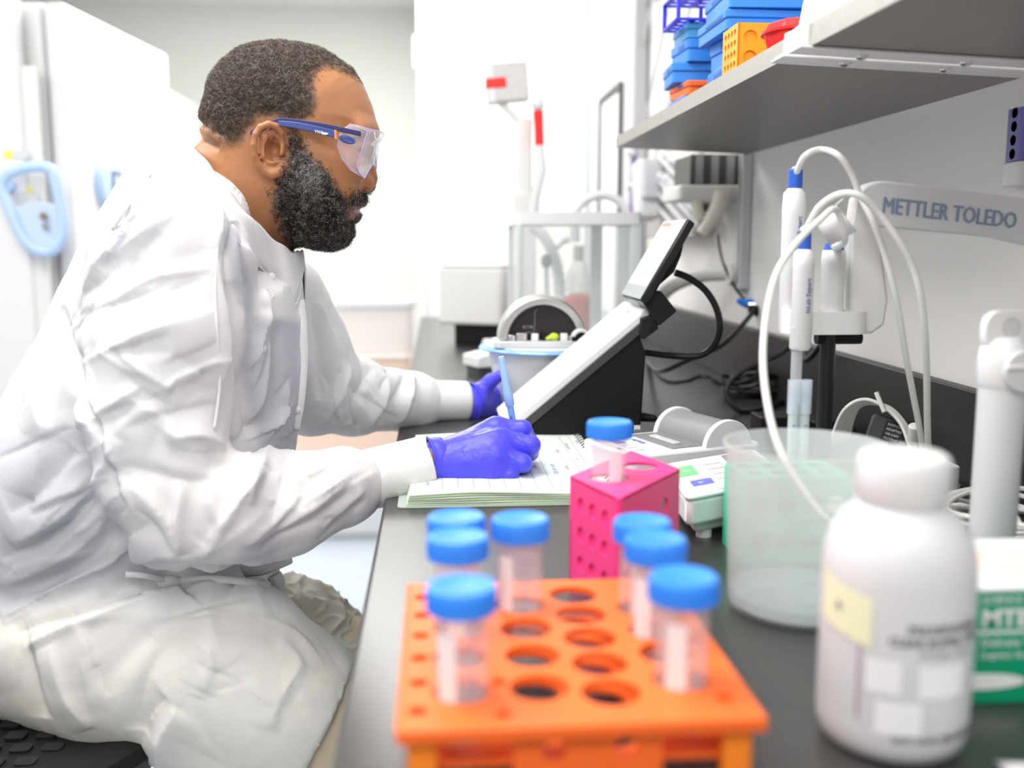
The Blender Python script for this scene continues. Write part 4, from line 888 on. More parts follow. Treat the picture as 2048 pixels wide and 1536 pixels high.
ob('key_panel', mtprism((.005, Wm - .004), (.005, Lm - .005), zt_ - .0012, zt_ - .0002, .010), mat('panel_pale_grey', (.72, .72, .76), .4), t)
ob('underside', mtprism((.014, Wm - .01), (.012, Lm - .01), BZ + .008, BZ + .020, .012), OFFW, t, bevel=.003)
for (u, v) in ((.030, .022), (.030, Lm - .025), (.12, .022), (.12, Lm - .025)):
    p = mt(u, v, 0); ob('rubber_foot', MB().cyl((p[0], p[1]), .008, BZ, BZ + .0085, 18), OFFW, t)
def key(nm, u0, u1, v0, v1, m):
    k_ = ob(nm, mtprism((u0, u1), (v0, v1), zt_ - .0002, zt_ + .0006, .0015), m, t); return k_
k1 = key('green_key', .008, .036, Lm * .50, Lm * .78, mat('key_green', (.22, .78, .28), .45))
k2 = key('blue_key', .016, .046, Lm * .20, Lm * .34, mat('key_violet_blue', (.16, .18, .68), .45))
for k in range(4): key('grey_key', .052, .078, Lm * (.72 - .15 * k), Lm * (.83 - .15 * k), mat('button_grey', (.60, .62, .62), .5))
key('display', .088, .140, Lm * .35, Lm * .92, mat('lcd_grey', (.30, .30, .32), .12))
u_ = mt(.018, Lm * .62, zt_ + .0008); text('STD', .006, frame(u_, (ea.x, ea.y, 0), (eb.x, eb.y, 0)), WHITE, k1)
u_ = mt(.026, Lm * .24, zt_ + .0008); text('pH', .006, frame(u_, (ea.x, ea.y, 0), (eb.x, eb.y, 0)), WHITE, k2)

# ------------------------------------------------------------------ electrode stand
ey = 1.05
t = thing('electrode_stand', (.41, ey, BZ), 'electrode stand with a broad white lettered arm and black pole', 'electrode stand')
pp = at(1655, 700, ey + .01)
ob('pole', MB().cyl((pp.x, ey + .01), .0085, BZ + .012, at(1655, 500, ey).z, 20), BLACKS, t)
ob('base', MB().rbox(pp.x - .045, pp.x + .06, ey - .05, ey + .06, BZ, BZ + .012, .02, 5), WHITE, t, bevel=.003)
arm = [(1716, 395), (1722, 380), (1735, 368), (1755, 362), (1775, 361), (2075, 399), (2075, 495), (1985, 474), (1745, 452), (1745, 452)]
ay = 1.045
pts = [xz(x, y, ay) for x, y in arm[:-1]]
armo = ob('arm', MB().prism_y(pts[::-1], ay, ay + .018), WHITE, t, bevel=.003)
AA, AB = Vector(at(1762, 425, ay - .0006)), Vector(at(2030, 449, ay - .0006))
dx = (AB - AA).normalized(); S_ = text('METTLER TOLEDO', .0242, frame(AA + Vector((0, -.0004, 0)), dx, Vector((0, 0, 1))), mat('arm_lettering_blue', (.26, .33, .46), .5), armo, xs=1.0)
mw = max(v.co.x for v in S_.data.vertices) - min(v.co.x for v in S_.data.vertices); k_ = (at(2030, 440, ay).x - at(1762, 440, ay).x) / mw
xm = min(v.co.x for v in S_.data.vertices)
for v in S_.data.vertices: v.co.x = xm + (v.co.x - xm) * k_
for q_ in (-1, 1): S2_ = S_.copy(); C.objects.link(S2_); S2_.location = Vector((.00045 * q_, -.00002 * (q_ + 2), .0001 * q_))
neck = [xz(1708, 395, ey), xz(1722, 385, ey), xz(1752, 400, ey), xz(1778, 600, ey), xz(1770, 650, ey), xz(1745, 668, ey), xz(1700, 668, ey), xz(1700, 450, ey)]
ob('neck', MB().prism_y(neck[::-1], ay + .004, ay + .022), OFFW, t, bevel=.004)
rc = at(1632, 640, ey)
ob('ring_holder', plate(rrect(rc.x - .036, rc.x + .052, ey - .022, ey + .024, .018, 6), [(rc.x - .018, ey - .004, .0105), (rc.x + .012, ey - .004, .0115)], .024, Matrix.Translation((0, 0, rc.z - .014)), res=24), WHITE, t, bevel=.002)
ob('pivot_bolt', MB().cyl((0, 0), .007, 0, .05, 16, M=frame(at(1632, 676, ey + .01), (0, 1, 0), (0, 0, 1))), BLACK, t)
def electrode(px, ytop, ybot, Y, r, lb, sens=True, blue=True):
    a, b_ = Vector(at(px, ytop, Y)), Vector(at(px, ybot, Y)); h = a.z - b_.z; c = Vector((a.x, Y, b_.z))
    e = thing('electrode', c, lb, 'electrode', 'white electrodes in the stand')
    ob('sleeve', MB().lathe([(r * .8, 0), (r, .004), (r, h * .80), (r * 1.05, h * .83), (r * .95, h * .96), (r * .55, h)], c, 24), WHITE, e, ang=50)
    if blue: ob('blue_collar', MB().lathe([(r * .62, h - .002), (r * .60, h + .018), (r * .45, h + .020)], c, 18), mat('collar_blue', (.03, .12, .55), .4), e)
    return e, Vector((c.x, Y, a.z + (.018 if blue else 0)))
e1_, top1 = electrode(1590, 375, 665, 1.07, .0125, 'white electrode, tallest in the stand with a blue collar at its head')
text('InLab Expert', .007, frame(Vector((top1.x + .0045, 1.0572, top1.z - .085)), (0, 0, 1), (-1, 0, 0)), INK, e1_)
e2_, top2 = electrode(1609, 497, 700, 1.03, .0110, 'white electrode at the front of the stand with a blue collar and glass tip')
text('InLab Expert', .007, frame(Vector((top2.x + .0045, 1.0186, top2.z - .085)), (0, 0, 1), (-1, 0, 0)), INK, e2_)
e3_, top3 = electrode(1668, 495, 665, 1.045, .0125, 'white electrode nearest the black pole with a paper tag', True, False)
ob('blue_collar', MB().lathe([(.0120, -.008), (.009, .004), (.004, .005)], top3, 20), mat('collar_blue', (.03, .12, .55), .4), e3_)
# glass shafts below the holder
GL = mat('electrode_glass', (.75, .78, .80), .08, alpha=.45)
a = Vector(at(1596, 655, 1.03)); ob('glass_shaft', MB().lathe([(.0035, 0), (.006, .004), (.006, .125), (.0085, .128), (.0085, .15)], (a.x, 1.03, a.z - .15), 20), GL, e2_)
ob('inner_wire', MB().cyl((a.x, 1.03), .0014, a.z - .145, a.z, 10), mat('violet_grey', (.28, .26, .34), .4), e2_)
a = Vector(at(1609, 760, 1.0))
# two clear tubes standing behind the beaker
for px, lb in ((1589, 'clear graduated storage tube left of its twin behind the beaker'), (1612, 'clear capped storage tube right of its twin behind the beaker')):
    e = thing('storage_tube', (on(px, 1060).x, .985, BZ), lb, 'tube', 'clear storage tubes behind the beaker'); a = at(px, 760, .985); c = (a.x, .985, BZ)
    ob('tube_body', MB().lathe([(.001, 0), (.0050, .006), (.0052, .135), (.0044, .135), (.0044, .007), (.001, .002)], c, 22), mat('storage_tube_clear', (.80, .84, .88), .15, alpha=.42), e)
    ob('rim', MB().lathe([(.0054, .125), (.0066, .126), (.0066, a.z - BZ), (.0054, a.z - BZ)], c, 22, closed=True), mat('storage_tube_rim', (.74, .80, .88), .2, alpha=.35), e)
    for k in range(10): ob('graduation', MB().box(c[0] - .002, c[0] + .0015, .985 - .0056, .985 - .0053, BZ + .05 + .007 * k, BZ + .0515 + .007 * k), mat('graduation_blue', (.25, .35, .65), .5), e)
CABW = mat('white_cable_rubber', (.80, .80, .78), .4)
def cable(lb, pts, r, parent=None, m=CABW, name='electrode_cable', Y=None):
    P_ = spline(pts, 10); t_ = thing(name, P_[0], lb, 'cable'); ob('wire', MB().tube(P_, r, 10), m, t_)
    ob('strain_relief', MB().tube(P_[:7], [r * 1.7, r * 1.65, r * 1.55, r * 1.45, r * 1.35, r * 1.2, r * 1.05], 10), m, t_); return t_
y_ = 1.03
cable('white electrode cable looping from the tallest electrode down toward the adapter', [top1, at(1593, 345, 1.065), at(1610, 312, 1.05), at(1642, 299, 1.05), at(1678, 312, 1.03), at(1705, 352, 1.03), at(1720, 392, 1.03), at(1745, 440, 1.02), at(1770, 510, 1.02), at(1794, 606, 1.02), at(1815, 730, 1.04), at(1838, 850, 1.08), at(1846, 905, 1.10), on(1852, 985, BZ + .004)], .0034)
cable('white electrode cable rising from the front electrode and dropping by the lettered arm', [top2, at(1614, 455, 1.02), at(1640, 412, 1.01), at(1680, 388, 1.0), at(1720, 392, .99), at(1756, 425, .99), at(1798, 482, .985), at(1826, 535, .985), at(1843, 600, .985), at(1852, 700, 1.0), at(1855, 850, 1.05), at(1858, 905, 1.08), on(1866, 975, BZ + .004)], .0036)
cable('white cable bowing out left of the stand and dropping into the frosted beaker', [top3, at(1690, 480, .99), at(1672, 420, .97), at(1640, 440, .95), at(1590, 490, .93), at(1548, 560, .90), at(1527, 680, .87), at(1532, 790, .84), at(1560, 900, .81), at(1620, 1000, .79), at(1690, 1090, .775), Vector((bc.x + .035, bc.y - .01, BZ + .020))], .0033)
# paper tag
t = thing('paper_tag', at(1672, 450, 1.0), 'small white folded tag tied to the electrode cable', 'tag')
a, b_, c_, d_ = at(1628, 440, .995), at(1672, 410, .985), at(1714, 462, .98), at(1660, 492, .99)
ob('card', MB().add([a, b_, c_, d_], [(0, 1, 2, 3)]), PAPERW, t, solid=.001)
ob('tie', MB().tube([b_, at(1690, 395, 1.0)], .0008, 6), CABW, t)

# ------------------------------------------------------------------ white stand column at the right edge
t = thing('probe_holder', (.455, .80, BZ), 'tall pale grey probe holder with a domed cap and hanging ring at the right edge', 'probe holder')
c = at(1996, 900, .80); zc = at(1996, 765, .80).z
ob('tube', MB().cyl((c.x, .80), .0185, BZ + .01, zc, 36, r2=.0190), mat('pale_grey_holder', (.66, .66, .69), .4), t, ang=40)
ob('cap', MB().lathe([(.0190, zc - .004), (.0210, zc), (.0210, zc + .020), (.019, zc + .030), (.012, zc + .038), (0, zc + .040)], (c.x, .80, 0), 36), WHITE, t)
ob('thumb_disc', MB().cyl((0, 0), .017, 0, .006, 32, M=frame((c.x + .004, .781, zc + .012), (1, 0, 0), (0, 0, 1))), mat('pale_grey_holder', (.66, .66, .69), .4), t, bevel=.001)
ob('disc_ridge', MB().box(c.x - .012, c.x + .020, .7725, .776, zc + .014, zc + .018), WHITE, t, bevel=.001)
a = at(2014, 655, .80)
ob('hanging_ring', plate(rrect(a.x - .020, a.x + .026, a.z - .022, a.z + .014, .013, 5), [(a.x + .002, a.z, .008)], .010, Matrix.Translation((0, .806, 0)) @ FACE_NY), WHITE, t, bevel=.001)
ob('ring_plug', MB().cyl((0, 0), .0075, 0, .006, 20, M=frame((a.x + .002, .802, a.z), (1, 0, 0), (0, 0, 1))), LGREY, t)
ob('base', MB().rbox(c.x - .05, c.x + .05, .785, .88, BZ, BZ + .010, .015), WHITE, t, bevel=.002)

# ------------------------------------------------------------------ adapters and cable bundles against the backsplash
t = thing('power_adapter', (.60, 1.35, BZ), 'black power adapter brick leaning with a printed white spec label', 'power adapter')
ac = on(1818, 915, BZ + .0)
AM = frame((.600, 1.30, BZ + .004), (.92, -.39, .0), (.12, .30, .94)) @ Matrix.Rotation(math.radians(-16), 4, 'Z')
ob('case', MB().rbox(-.026, .026, -.002, .062, -.034, 0, .008, 4, AM), DGREY, t, bevel=.003)
lb_ = ob('spec_label', MB().box(-.006, .024, .006, .056, .0001, .0006, AM), BLACKS, t)
for k in range(7): text(('SWITCHING', 'ADAPTER', '100-240V', 'OUTPUT 12V', '2.5A', 'CE UL', 'LPS')[k], .0048, AM @ Matrix.Translation((-.003, .050 - .0065 * k, .0008)), WHITE, lb_)
ob('cord', MB().tube(spline([AM @ Vector((.028, .02, -.012)), AM @ Vector((.048, .016, -.012)), AM @ Vector((.062, .004, -.012)), AM @ Vector((.067, -.012, -.008))], 6), .0026, 8), BLACKS, t)
ob('strain_relief', MB().tube([AM @ Vector((.024, .02, -.012)), AM @ Vector((.040, .018, -.012))], [.005, .0038], 10), BLACKS, t)
t = thing('white_cable_bundle', (.61, 1.35, BZ), 'bundle of tied white data cables arching over the black adapter', 'cable bundle')
for k in range(6):
    o_ = .0055 * k
    ob('strand', MB().tube(spline([(.555 + o_, 1.36, BZ + .010 + .002 * k), (.566 + o_ * .8, 1.34, BZ + .066 + .001 * k), (.592 + o_, 1.32, BZ + .084 - .002 * k), (.622 + o_ * .5, 1.29, BZ + .060 - o_ * .4), (.628 + o_ * .3, 1.25, BZ + .015), (.632, 1.20 - o_ * 2, BZ + .005)], 7), .0026, 7), CABW, t)
ob('ferrite', MB().cyl((0, 0), .0078, -.014, .014, 20, M=frame((.622, 1.245, BZ + .050), (.9, -.4, 0), (.3, .6, .3))), OFFW, t, bevel=.002)
ob('tie', MB().tube([(.600, 1.315, BZ + .095), (.606, 1.30, BZ + .070)], .0032, 8), OFFW, t)
t = thing('white_hub', (.60, 1.12, BZ), 'small white cable hub box on the bench behind the bottle cap', 'hub')
hb_ = on(1900, 968, BZ)
ob('case', MB().rbox(.535, .610, 1.10, 1.16, BZ, BZ + .040, .006), WHITE, t, bevel=.002)
ob('port', MB().box(.552, .566, 1.098, 1.101, BZ + .012, BZ + .022), MGREY, t)
t = thing('loose_white_cables', (.6, 1.0, BZ), 'loose loops of white cable on the bench beside the probe holder', 'cable bundle')
for k in range(7):
    r = .030 + .0045 * k; cx, cy = .560 + .004 * k, 1.0 - .012 * k
    ob('loop', MB().tube([(cx + r * 1.2 * math.cos(a * PI / 12), cy + r * 1.5 * math.sin(a * PI / 12), BZ + .006 + .0045 * k + .006 * math.sin(a * PI / 6 + k)) for a in range(24)], .0026, 7, closed=True), CABW, t)
t = thing('black_cable_coil', (.55, 1.75, BZ), 'tied coil of black cable lying near the backsplash', 'cable coil')
cc_ = on(1515, 795, BZ)
for k in range(7):
    r = .032 + .005 * (k % 4)
    ob('loop', MB().tube([(cc_.x + (r * 1.35) * math.cos(a * PI / 12 + .3) + .004 * k - .02, cc_.y + r * 1.3 * math.sin(a * PI / 12 + .3), BZ + .006 + .0052 * k + .010 * math.sin(a * PI / 6 + k) * (k > 2) + .008 * (k > 2)) for a in range(24)], .0037, 8, closed=True), BLACKS, t)
ob('lead', MB().tube(spline([at(1640, 692, 1.55), at(1612, 720, 1.6), at(1590, 690, 1.68), at(1552, 712, 1.70), at(1480, 745, 1.72), at(1452, 785, 1.72), on(1480, 822, BZ + .006), on(1530, 815, BZ + .006), on(1570, 800, BZ + .006)], 8), .0048, 8), BLACKS, t)
ob('tie', MB().tube([(cc_.x - .055, cc_.y, BZ + .01), (cc_.x + .045, cc_.y + .01, BZ + .045)], .003, 6), BLACK, t)
t = thing('black_adapter', (.6, 1.5, BZ), 'flat black adapter box on the bench behind the black pole', 'power adapter')
q = on(1600, 868, BZ)
ob('case', MB().rbox(.500, .575, 1.49, 1.55, BZ, BZ + .030, .004), BLACK, t, bevel=.002)
ob('case_end', MB().rbox(.5755, .625, 1.47, 1.53, BZ, BZ + .026, .004), BLACK, t, bevel=.002)
ob('plug', MB().tube([(.624, 1.49, BZ + .012), (.642, 1.47, BZ + .012)], [.009, .006], 10), BLACK, t)
t = thing('thin_black_cables', (.4, 2.0, BZ), 'thin black cables trailing over the far bench with a small inline plug', 'cable')
ob('wire', MB().tube(spline([on(1296, 725, BZ + .003), on(1330, 760, BZ + .003), on(1370, 762, BZ + .003), on(1400, 752, BZ + .003), on(1440, 757, BZ + .003)], 8), .0028, 7), BLACKS, t)
ob('inline_plug', MB().tube([on(1428, 757, BZ + .007), on(1455, 770, BZ + .007)], .007, 10), BLACK, t)
ob('wire', MB().tube(spline([on(1455, 770, BZ + .004), on(1520, 748, BZ + .003), on(1555, 738, BZ + .003), on(1575, 752, BZ + .003), on(1570, 790, BZ + .003)], 8), .0025, 7), BLACKS, t)
t = thing('hanging_rack_strip', (.64, .98, 1.27), 'purple and dark ribbed holder strip cut by the right picture edge', 'holder')
a = at(2046, 268, 1.10)
ob('strip', MB().rbox(.6445, .660, 1.085, 1.115, a.z - .030, a.z + .028, .003), mat('violet_strip', (.16, .15, .42), .4), t)
for k in range(4): ob('rib', MB().cyl((0, 0), .006, 0, .02, 12, M=frame((.6445, 1.10, a.z - .022 + .015 * k), (0, 1, 0), (0, 0, 1))), DGREY, t)
ob('white_base', MB().rbox(.643, .660, 1.083, 1.117, a.z - .058, a.z - .0305, .004), WHITE, t, bevel=.002)
# ================================================================== the seated man
YS = 1.30                                   # his middle plane
def surface_nets(Fv, org, h):
    ins = Fv < 0; nx, ny, nz = Fv.shape
    cnt = np.zeros((nx - 1, ny - 1, nz - 1), np.int8); acc = np.zeros((nx - 1, ny - 1, nz - 1, 3), np.float32)
    def sl(o, ax): return tuple(slice(o[i], (Fv.shape[i] - 1 + o[i]) if i != ax else None) for i in range(3))
    for ax in range(3):
        lo = [slice(None)] * 3; hi = [slice(None)] * 3; lo[ax] = slice(0, -1); hi[ax] = slice(1, None)
        A = Fv[tuple(lo)]; B = Fv[tuple(hi)]; cr = ins[tuple(lo)] != ins[tuple(hi)]
        t = np.where(cr, A / np.where(cr, A - B, 1), 0).astype(np.float32)
        o1, o2 = [a for a in range(3) if a != ax]
        for d1 in (0, 1):
            for d2 in (0, 1):
                s = [slice(None)] * 3; s[o1] = slice(d1, Fv.shape[o1] - 1 + d1); s[o2] = slice(d2, Fv.shape[o2] - 1 + d2)
                c = cr[tuple(s)]; cnt += c
                acc[..., ax] += np.where(c, t[tuple(s)], 0); acc[..., o1] += c * d1; acc[..., o2] += c * d2
    act = cnt > 0; idx = -np.ones(cnt.shape, np.int64); idx[act] = np.arange(act.sum())
    cells = np.argwhere(act).astype(np.float32); V = (cells + acc[act] / cnt[act][:, None]) * h + np.array(org, np.float32)
    Q = []
    for ax in range(3):
        lo = [slice(None)] * 3; hi = [slice(None)] * 3; lo[ax] = slice(0, -1); hi[ax] = slice(1, None)
        cr = ins[tuple(lo)] != ins[tuple(hi)]; P = np.argwhere(cr); o1, o2 = (ax + 1) % 3, (ax + 2) % 3
        ok = (P[:, o1] > 0) & (P[:, o2] > 0) & (P[:, o1] < Fv.shape[o1] - 1) & (P[:, o2] < Fv.shape[o2] - 1); P = P[ok]
        i0 = P.copy(); i1 = P.copy(); i1[:, o1] -= 1; i2 = i1.copy(); i2[:, o2] -= 1; i3 = P.copy(); i3[:, o2] -= 1
        q = np.stack([idx[tuple(i.T)] for i in (i0, i1, i2, i3)], 1)
        fl = ins[tuple(P.T)]; q = np.where(fl[:, None], q, q[:, ::-1]); Q.append(q)
    return V, np.concatenate(Q)
def grid(lo, hi, h):
    n = [int((b - a) / h) + 1 for a, b in zip(lo, hi)]
    return [(lo[i] + h * np.arange(n[i])).astype(np.float32).reshape([-1 if j == i else 1 for j in range(3)]) for i in range(3)]
def smin(a, b, k):
    h = np.clip(.5 + .5 * (b - a) / k, 0, 1); return b + (a - b) * h - k * h * (1 - h)
def cone(G, a, b, ra, rb, sy=1.0):
    a = np.array(a, np.float32); b = np.array(b, np.float32); d = b - a; L = float(d @ d) + 1e-12
    px, py, pz = G[0] - a[0], G[1] - a[1], G[2] - a[2]
    t = np.clip((px * d[0] + py * d[1] + pz * d[2]) / L, 0, 1)
    return np.sqrt((px - t * d[0]) ** 2 + ((py - t * d[1]) * sy) ** 2 + (pz - t * d[2]) ** 2) - (ra + (rb - ra) * t)
def ell(G, c, r):
    q = np.sqrt(((G[0] - c[0]) / r[0]) ** 2 + ((G[1] - c[1]) / r[1]) ** 2 + ((G[2] - c[2]) / r[2]) ** 2)
    return (q - 1) * min(r)
def chain(G, pts, rs, k, sy=1.0):
    F_ = None
    for i in range(len(pts) - 1):
        c = cone(G, pts[i], pts[i + 1], rs[i], rs[i + 1], sy); F_ = c if F_ is None else smin(F_, c, k)
    return F_
def poly2(X, Z, P):                          # signed 2D distance, negative inside
    P = np.array(P, np.float32); d = np.full(np.broadcast(X, Z).shape, 1e9, np.float32); s = np.zeros(d.shape, bool)
    for i in range(len(P)):
        a, b = P[i - 1], P[i]; e = b - a; wx, wz = X - a[0], Z - a[1]
        t = np.clip((wx * e[0] + wz * e[1]) / (e @ e + 1e-12), 0, 1)
        d = np.minimum(d, (wx - t * e[0]) ** 2 + (wz - t * e[1]) ** 2)
        c = ((a[1] > Z) != (b[1] > Z)) & (X < (b[0] - a[0]) * (Z - a[1]) / (b[1] - a[1] + 1e-12) + a[0]); s ^= c
    d = np.sqrt(d); return np.where(s, -d, d)
def inflate(G, P, M, Wm, y0):                # body of revolution-like swelling of an xz outline
    d2 = poly2(G[0][:, 0, :], G[2][0, 0, :][None, :], P)[:, None, :]
    m = np.minimum(-d2, M)
    Wv = Wm if np.isscalar(Wm) else Wm
    return np.sqrt((M - m) ** 2 + ((G[1] - y0) * M / Wv) ** 2) - M
def pz(px, py, Y=YS): v = at(px, py, Y); return (v.x, v.z)
def mesh_from(name, V, Q, m, parent=None, subdiv=0):
    org = np.array(ORG[parent.name]) if parent is not None else np.zeros(3)
    me = bpy.data.meshes.new(name); me.vertices.add(len(V)); me.vertices.foreach_set('co', (V - org).astype(np.float32).ravel())
    me.loops.add(Q.size); me.loops.foreach_set('vertex_index', Q.astype(np.int32).ravel())
    me.polygons.add(len(Q)); me.polygons.foreach_set('loop_start', np.arange(len(Q), dtype=np.int32) * Q.shape[1])
    try: me.polygons.foreach_set('loop_total', np.full(len(Q), Q.shape[1], np.int32))
    except Exception: pass
    me.update(calc_edges=True); me.validate(); me.polygons.foreach_set('use_smooth', [True] * len(me.polygons))
    for x in (m if isinstance(m, (list, tuple)) else [m]): me.materials.append(x)
    o = bpy.data.objects.new(name, me); C.objects.link(o); ORG[o.name] = Vector(org)
    if parent is not None: o.parent = parent
    return o
def vnormals(V, Q):
    n = np.cross(V[Q[:, 2]] - V[Q[:, 0]], V[Q[:, 3]] - V[Q[:, 1]]); N = np.zeros_like(V)
    for k in range(4): np.add.at(N, Q[:, k], n)
    return N / (np.linalg.norm(N, axis=1)[:, None] + 1e-12)
def smooth(V, Q, it=1, f=.5):
    for _ in range(it):
        A = np.zeros_like(V); c = np.zeros(len(V))
        for k in range(4):
            a, b = Q[:, k], Q[:, (k + 1) % 4]; np.add.at(A, a, V[b]); np.add.at(A, b, V[a]); np.add.at(c, a, 1); np.add.at(c, b, 1)
        V = V + f * (A / np.maximum(c, 1)[:, None] - V)
    return V
def bvh_of(V, Q): return BVHTree.FromPolygons([tuple(map(float, v)) for v in V], [tuple(map(int, q)) for q in Q])
def hit(bv, px, py):
    r = bv.ray_cast(CAM, rayd(px, py)); return r[0]
def segdist(V, pts):
    P = np.array([tuple(p) for p in pts]); best = np.full(len(V), 1e9); tt = np.zeros(len(V)); n = len(P) - 1
    for i in range(n):
        a, b = P[i], P[i + 1]; e = b - a; t = np.clip((V - a) @ e / (e @ e + 1e-12), 0, 1); d = np.linalg.norm(V - a - t[:, None] * e, axis=1)
        u = d < best; best[u] = d[u]; tt[u] = (i + t[u]) / n
    return best, tt
def perlin(P, seed=0):
    r = np.random.default_rng(seed); perm = r.permutation(256); perm = np.concatenate([perm, perm, perm]); g = r.normal(size=(256, 3)); g /= np.linalg.norm(g, axis=1)[:, None]
    i = np.floor(P).astype(int); f = P - i; u = f * f * f * (f * (f * 6 - 15) + 10); i &= 255; out = 0
    for dx in (0, 1):
        for dy in (0, 1):
            for dz in (0, 1):
                h = perm[perm[perm[(i[:, 0] + dx) & 255] + ((i[:, 1] + dy) & 255)] + ((i[:, 2] + dz) & 255)]
                d = (f - np.array([dx, dy, dz])); w_ = np.where(dx, u[:, 0], 1 - u[:, 0]) * np.where(dy, u[:, 1], 1 - u[:, 1]) * np.where(dz, u[:, 2], 1 - u[:, 2])
                out = out + w_ * (g[h] * d).sum(1)
    return out
def project(V):
    D = V - np.array(CAM); z = D @ np.array(FW); return 1024 + F * (D @ np.array(RT)) / z, 768 - F * (D @ np.array(UP)) / z
def sst(a, b, x): t = np.clip((x - a) / (b - a), 0, 1); return t * t * (3 - 2 * t)

# ------------------------------------------------------------------ skin: head and neck
HP_ = [(418, 200), (428, 165), (452, 135), (485, 108), (520, 95), (560, 89), (600, 97), (640, 108), (675, 124), (705, 142), (724, 165), (735, 188), (744, 210), (750, 230), (753, 248), (751, 262), (745, 274), (742, 286), (744, 305), (748, 325), (753, 342), (756, 357), (753, 369), (746, 377), (735, 380), (726, 379), (726, 389), (732, 397), (733, 405), (728, 412), (717, 418), (723, 426), (722, 435), (715, 442), (705, 446), (700, 456), (699, 468), (688, 484), (665, 493), (635, 489), (606, 480), (590, 492), (575, 515), (565, 600), (395, 600), (368, 440), (378, 350), (389, 313), (392, 297), (400, 288), (409, 281), (405, 270), (402, 262), (405, 255), (415, 250), (404, 240), (403, 228), (409, 215)]
HP3 = [pz(*p) for p in HP_]
h = .0019
lo = (pz(360, 600)[0], YS - .112, pz(400, 560)[1]); hi = (pz(770, 300)[0] + .012, YS + .112, pz(500, 60)[1])
G = grid(lo, hi, h)
X2, Z2 = G[0][:, 0, :], G[2][0, 0, :][None, :]
n0 = pz(752, 352); m0 = pz(725, 425); c0_ = pz(690, 470); fh0 = pz(735, 215)
Wm = .080 - .047 * np.exp(-(((X2 - n0[0]) / .022) ** 2 + ((Z2 - n0[1]) / .034) ** 2)) - .014 * np.exp(-(((X2 - m0[0]) / .04) ** 2 + ((Z2 - m0[1]) / .04) ** 2)) - .010 * np.exp(-(((X2 - fh0[0]) / .05) ** 2 + ((Z2 - fh0[1]) / .05) ** 2))
ncx = pz(470, 500); Wm = Wm - .010 * sst(pz(0, 360)[1], pz(0, 450)[1], Z2 + 0 * X2) * 1.0
Fh = inflate(G, HP3, .072, Wm[:, None, :], YS)
def mirr(pts, off): return [[(at(x, y, YS - o).x, YS - o, at(x, y, YS - o).z) for x, y, o in pts], [(at(x, y, YS - o).x, YS + o, at(x, y, YS - o).z) for x, y, o in pts]]
def P3(x, y, o, s=-1): v = at(x, y, YS - o); return (v.x, YS + s * o, v.z)
for s in (-1, 1):
    Fh = smin(Fh, ell(G, P3(729, 367, .0165, s), (.0125, .0085, .0108)), .005)             # nostril wing
    Fh = smin(Fh, cone(G, P3(744, 262, .012, s), P3(722, 258, .045, s), .006, .008), .016)    # brow ridge
    Fh = smin(Fh, ell(G, P3(690, 330, .048, s), (.026, .018, .022)), .022)               # cheek
    Fh = smin(Fh, ell(G, P3(620, 400, .045, s), (.045, .022, .04)), .03)                 # jaw
    Fh = np.maximum(Fh, -ell(G, P3(741, 380, .010, s), (.0062, .0042, .0058)) * 1.0)      # nostril
    e_ = ell(G, P3(727, 291, .034, s), (.016, .017, .013)); Fh = -smin(-Fh, e_, .012)     # eye socket
    Fh = smin(Fh, ell(G, P3(722, 294, .033, s), (.0135, .0145, .0125)), .004)             # closed lid over the eyeball
    # ear
    eo = .0865
    rim = [(565, 280, eo - .004), (563, 265, eo + .001), (552, 252, eo + .006), (537, 248, eo + .009), (521, 254, eo + .012), (511, 268, eo + .014), (507, 290, eo + .014), (510, 312, eo + .012), (518, 330, eo + .009), (530, 343, eo + .005), (545, 349, eo + .003), (557, 344, eo), (560, 333, eo - .003)]
    rp = [P3(*p, s) for p in rim]
    Fe = chain(G, rp, [.0030, .0034, .0038, .0040, .0040, .0038, .0036, .0036, .0038, .0048, .0062, .0058, .0040], .002)
    ins_ = [(563, 283, eo - .007), (545, 262, eo - .001), (525, 275, eo + .005), (522, 305, eo + .004), (535, 333, eo), (553, 338, eo - .003)]
    Fe = smin(Fe, chain(G, [P3(*p, s) for p in ins_], [.003, .0035, .004, .004, .0045, .004], .003), .003)
    for a, b, r1, r2 in (((545, 264), (524, 290), .0026, .003), ((536, 272), (530, 312), .0035, .0035), ((540, 282), (532, 322), .003, .003), ((527, 312), (547, 336), .0045, .0045), ((520, 292), (530, 328), .005, .005)):
        Fe = smin(Fe, cone(G, P3(*a, eo - .001, s), P3(*b, eo - .001, s), r1, r2), .004)
    Fe = smin(Fe, cone(G, P3(532, 270, eo + .007, s), P3(526, 315, eo + .008, s), .0026, .0026), .003)     # antihelix
    Fe = smin(Fe, cone(G, P3(548, 325, eo + .004, s), P3(535, 325, eo + .004, s), .0036, .003), .003)
    Fe = smin(Fe, cone(G, P3(525, 300, eo - .012, s), P3(545, 300, eo - .022, s), .012, .02), .006)         # root
    Fe = np.maximum(Fe, -ell(G, P3(546, 300, eo + .004, s), (.0098, .010, .0135)))                        # concha
    Fe = smin(Fe, cone(G, P3(563, 292, eo - .004, s), P3(561, 306, eo - .002, s), .0042, .0045), .004)      # tragus
    Fh = smin(Fh, Fe, .0035)
    Fh = np.maximum(Fh, -ell(G, P3(548, 299, eo - .002, s), (.0075, .009, .010)))
V, Q = surface_nets(Fh, lo, h)
V = smooth(V, Q, 2, .4)
N = vnormals(V, Q); bv = bvh_of(V, Q)
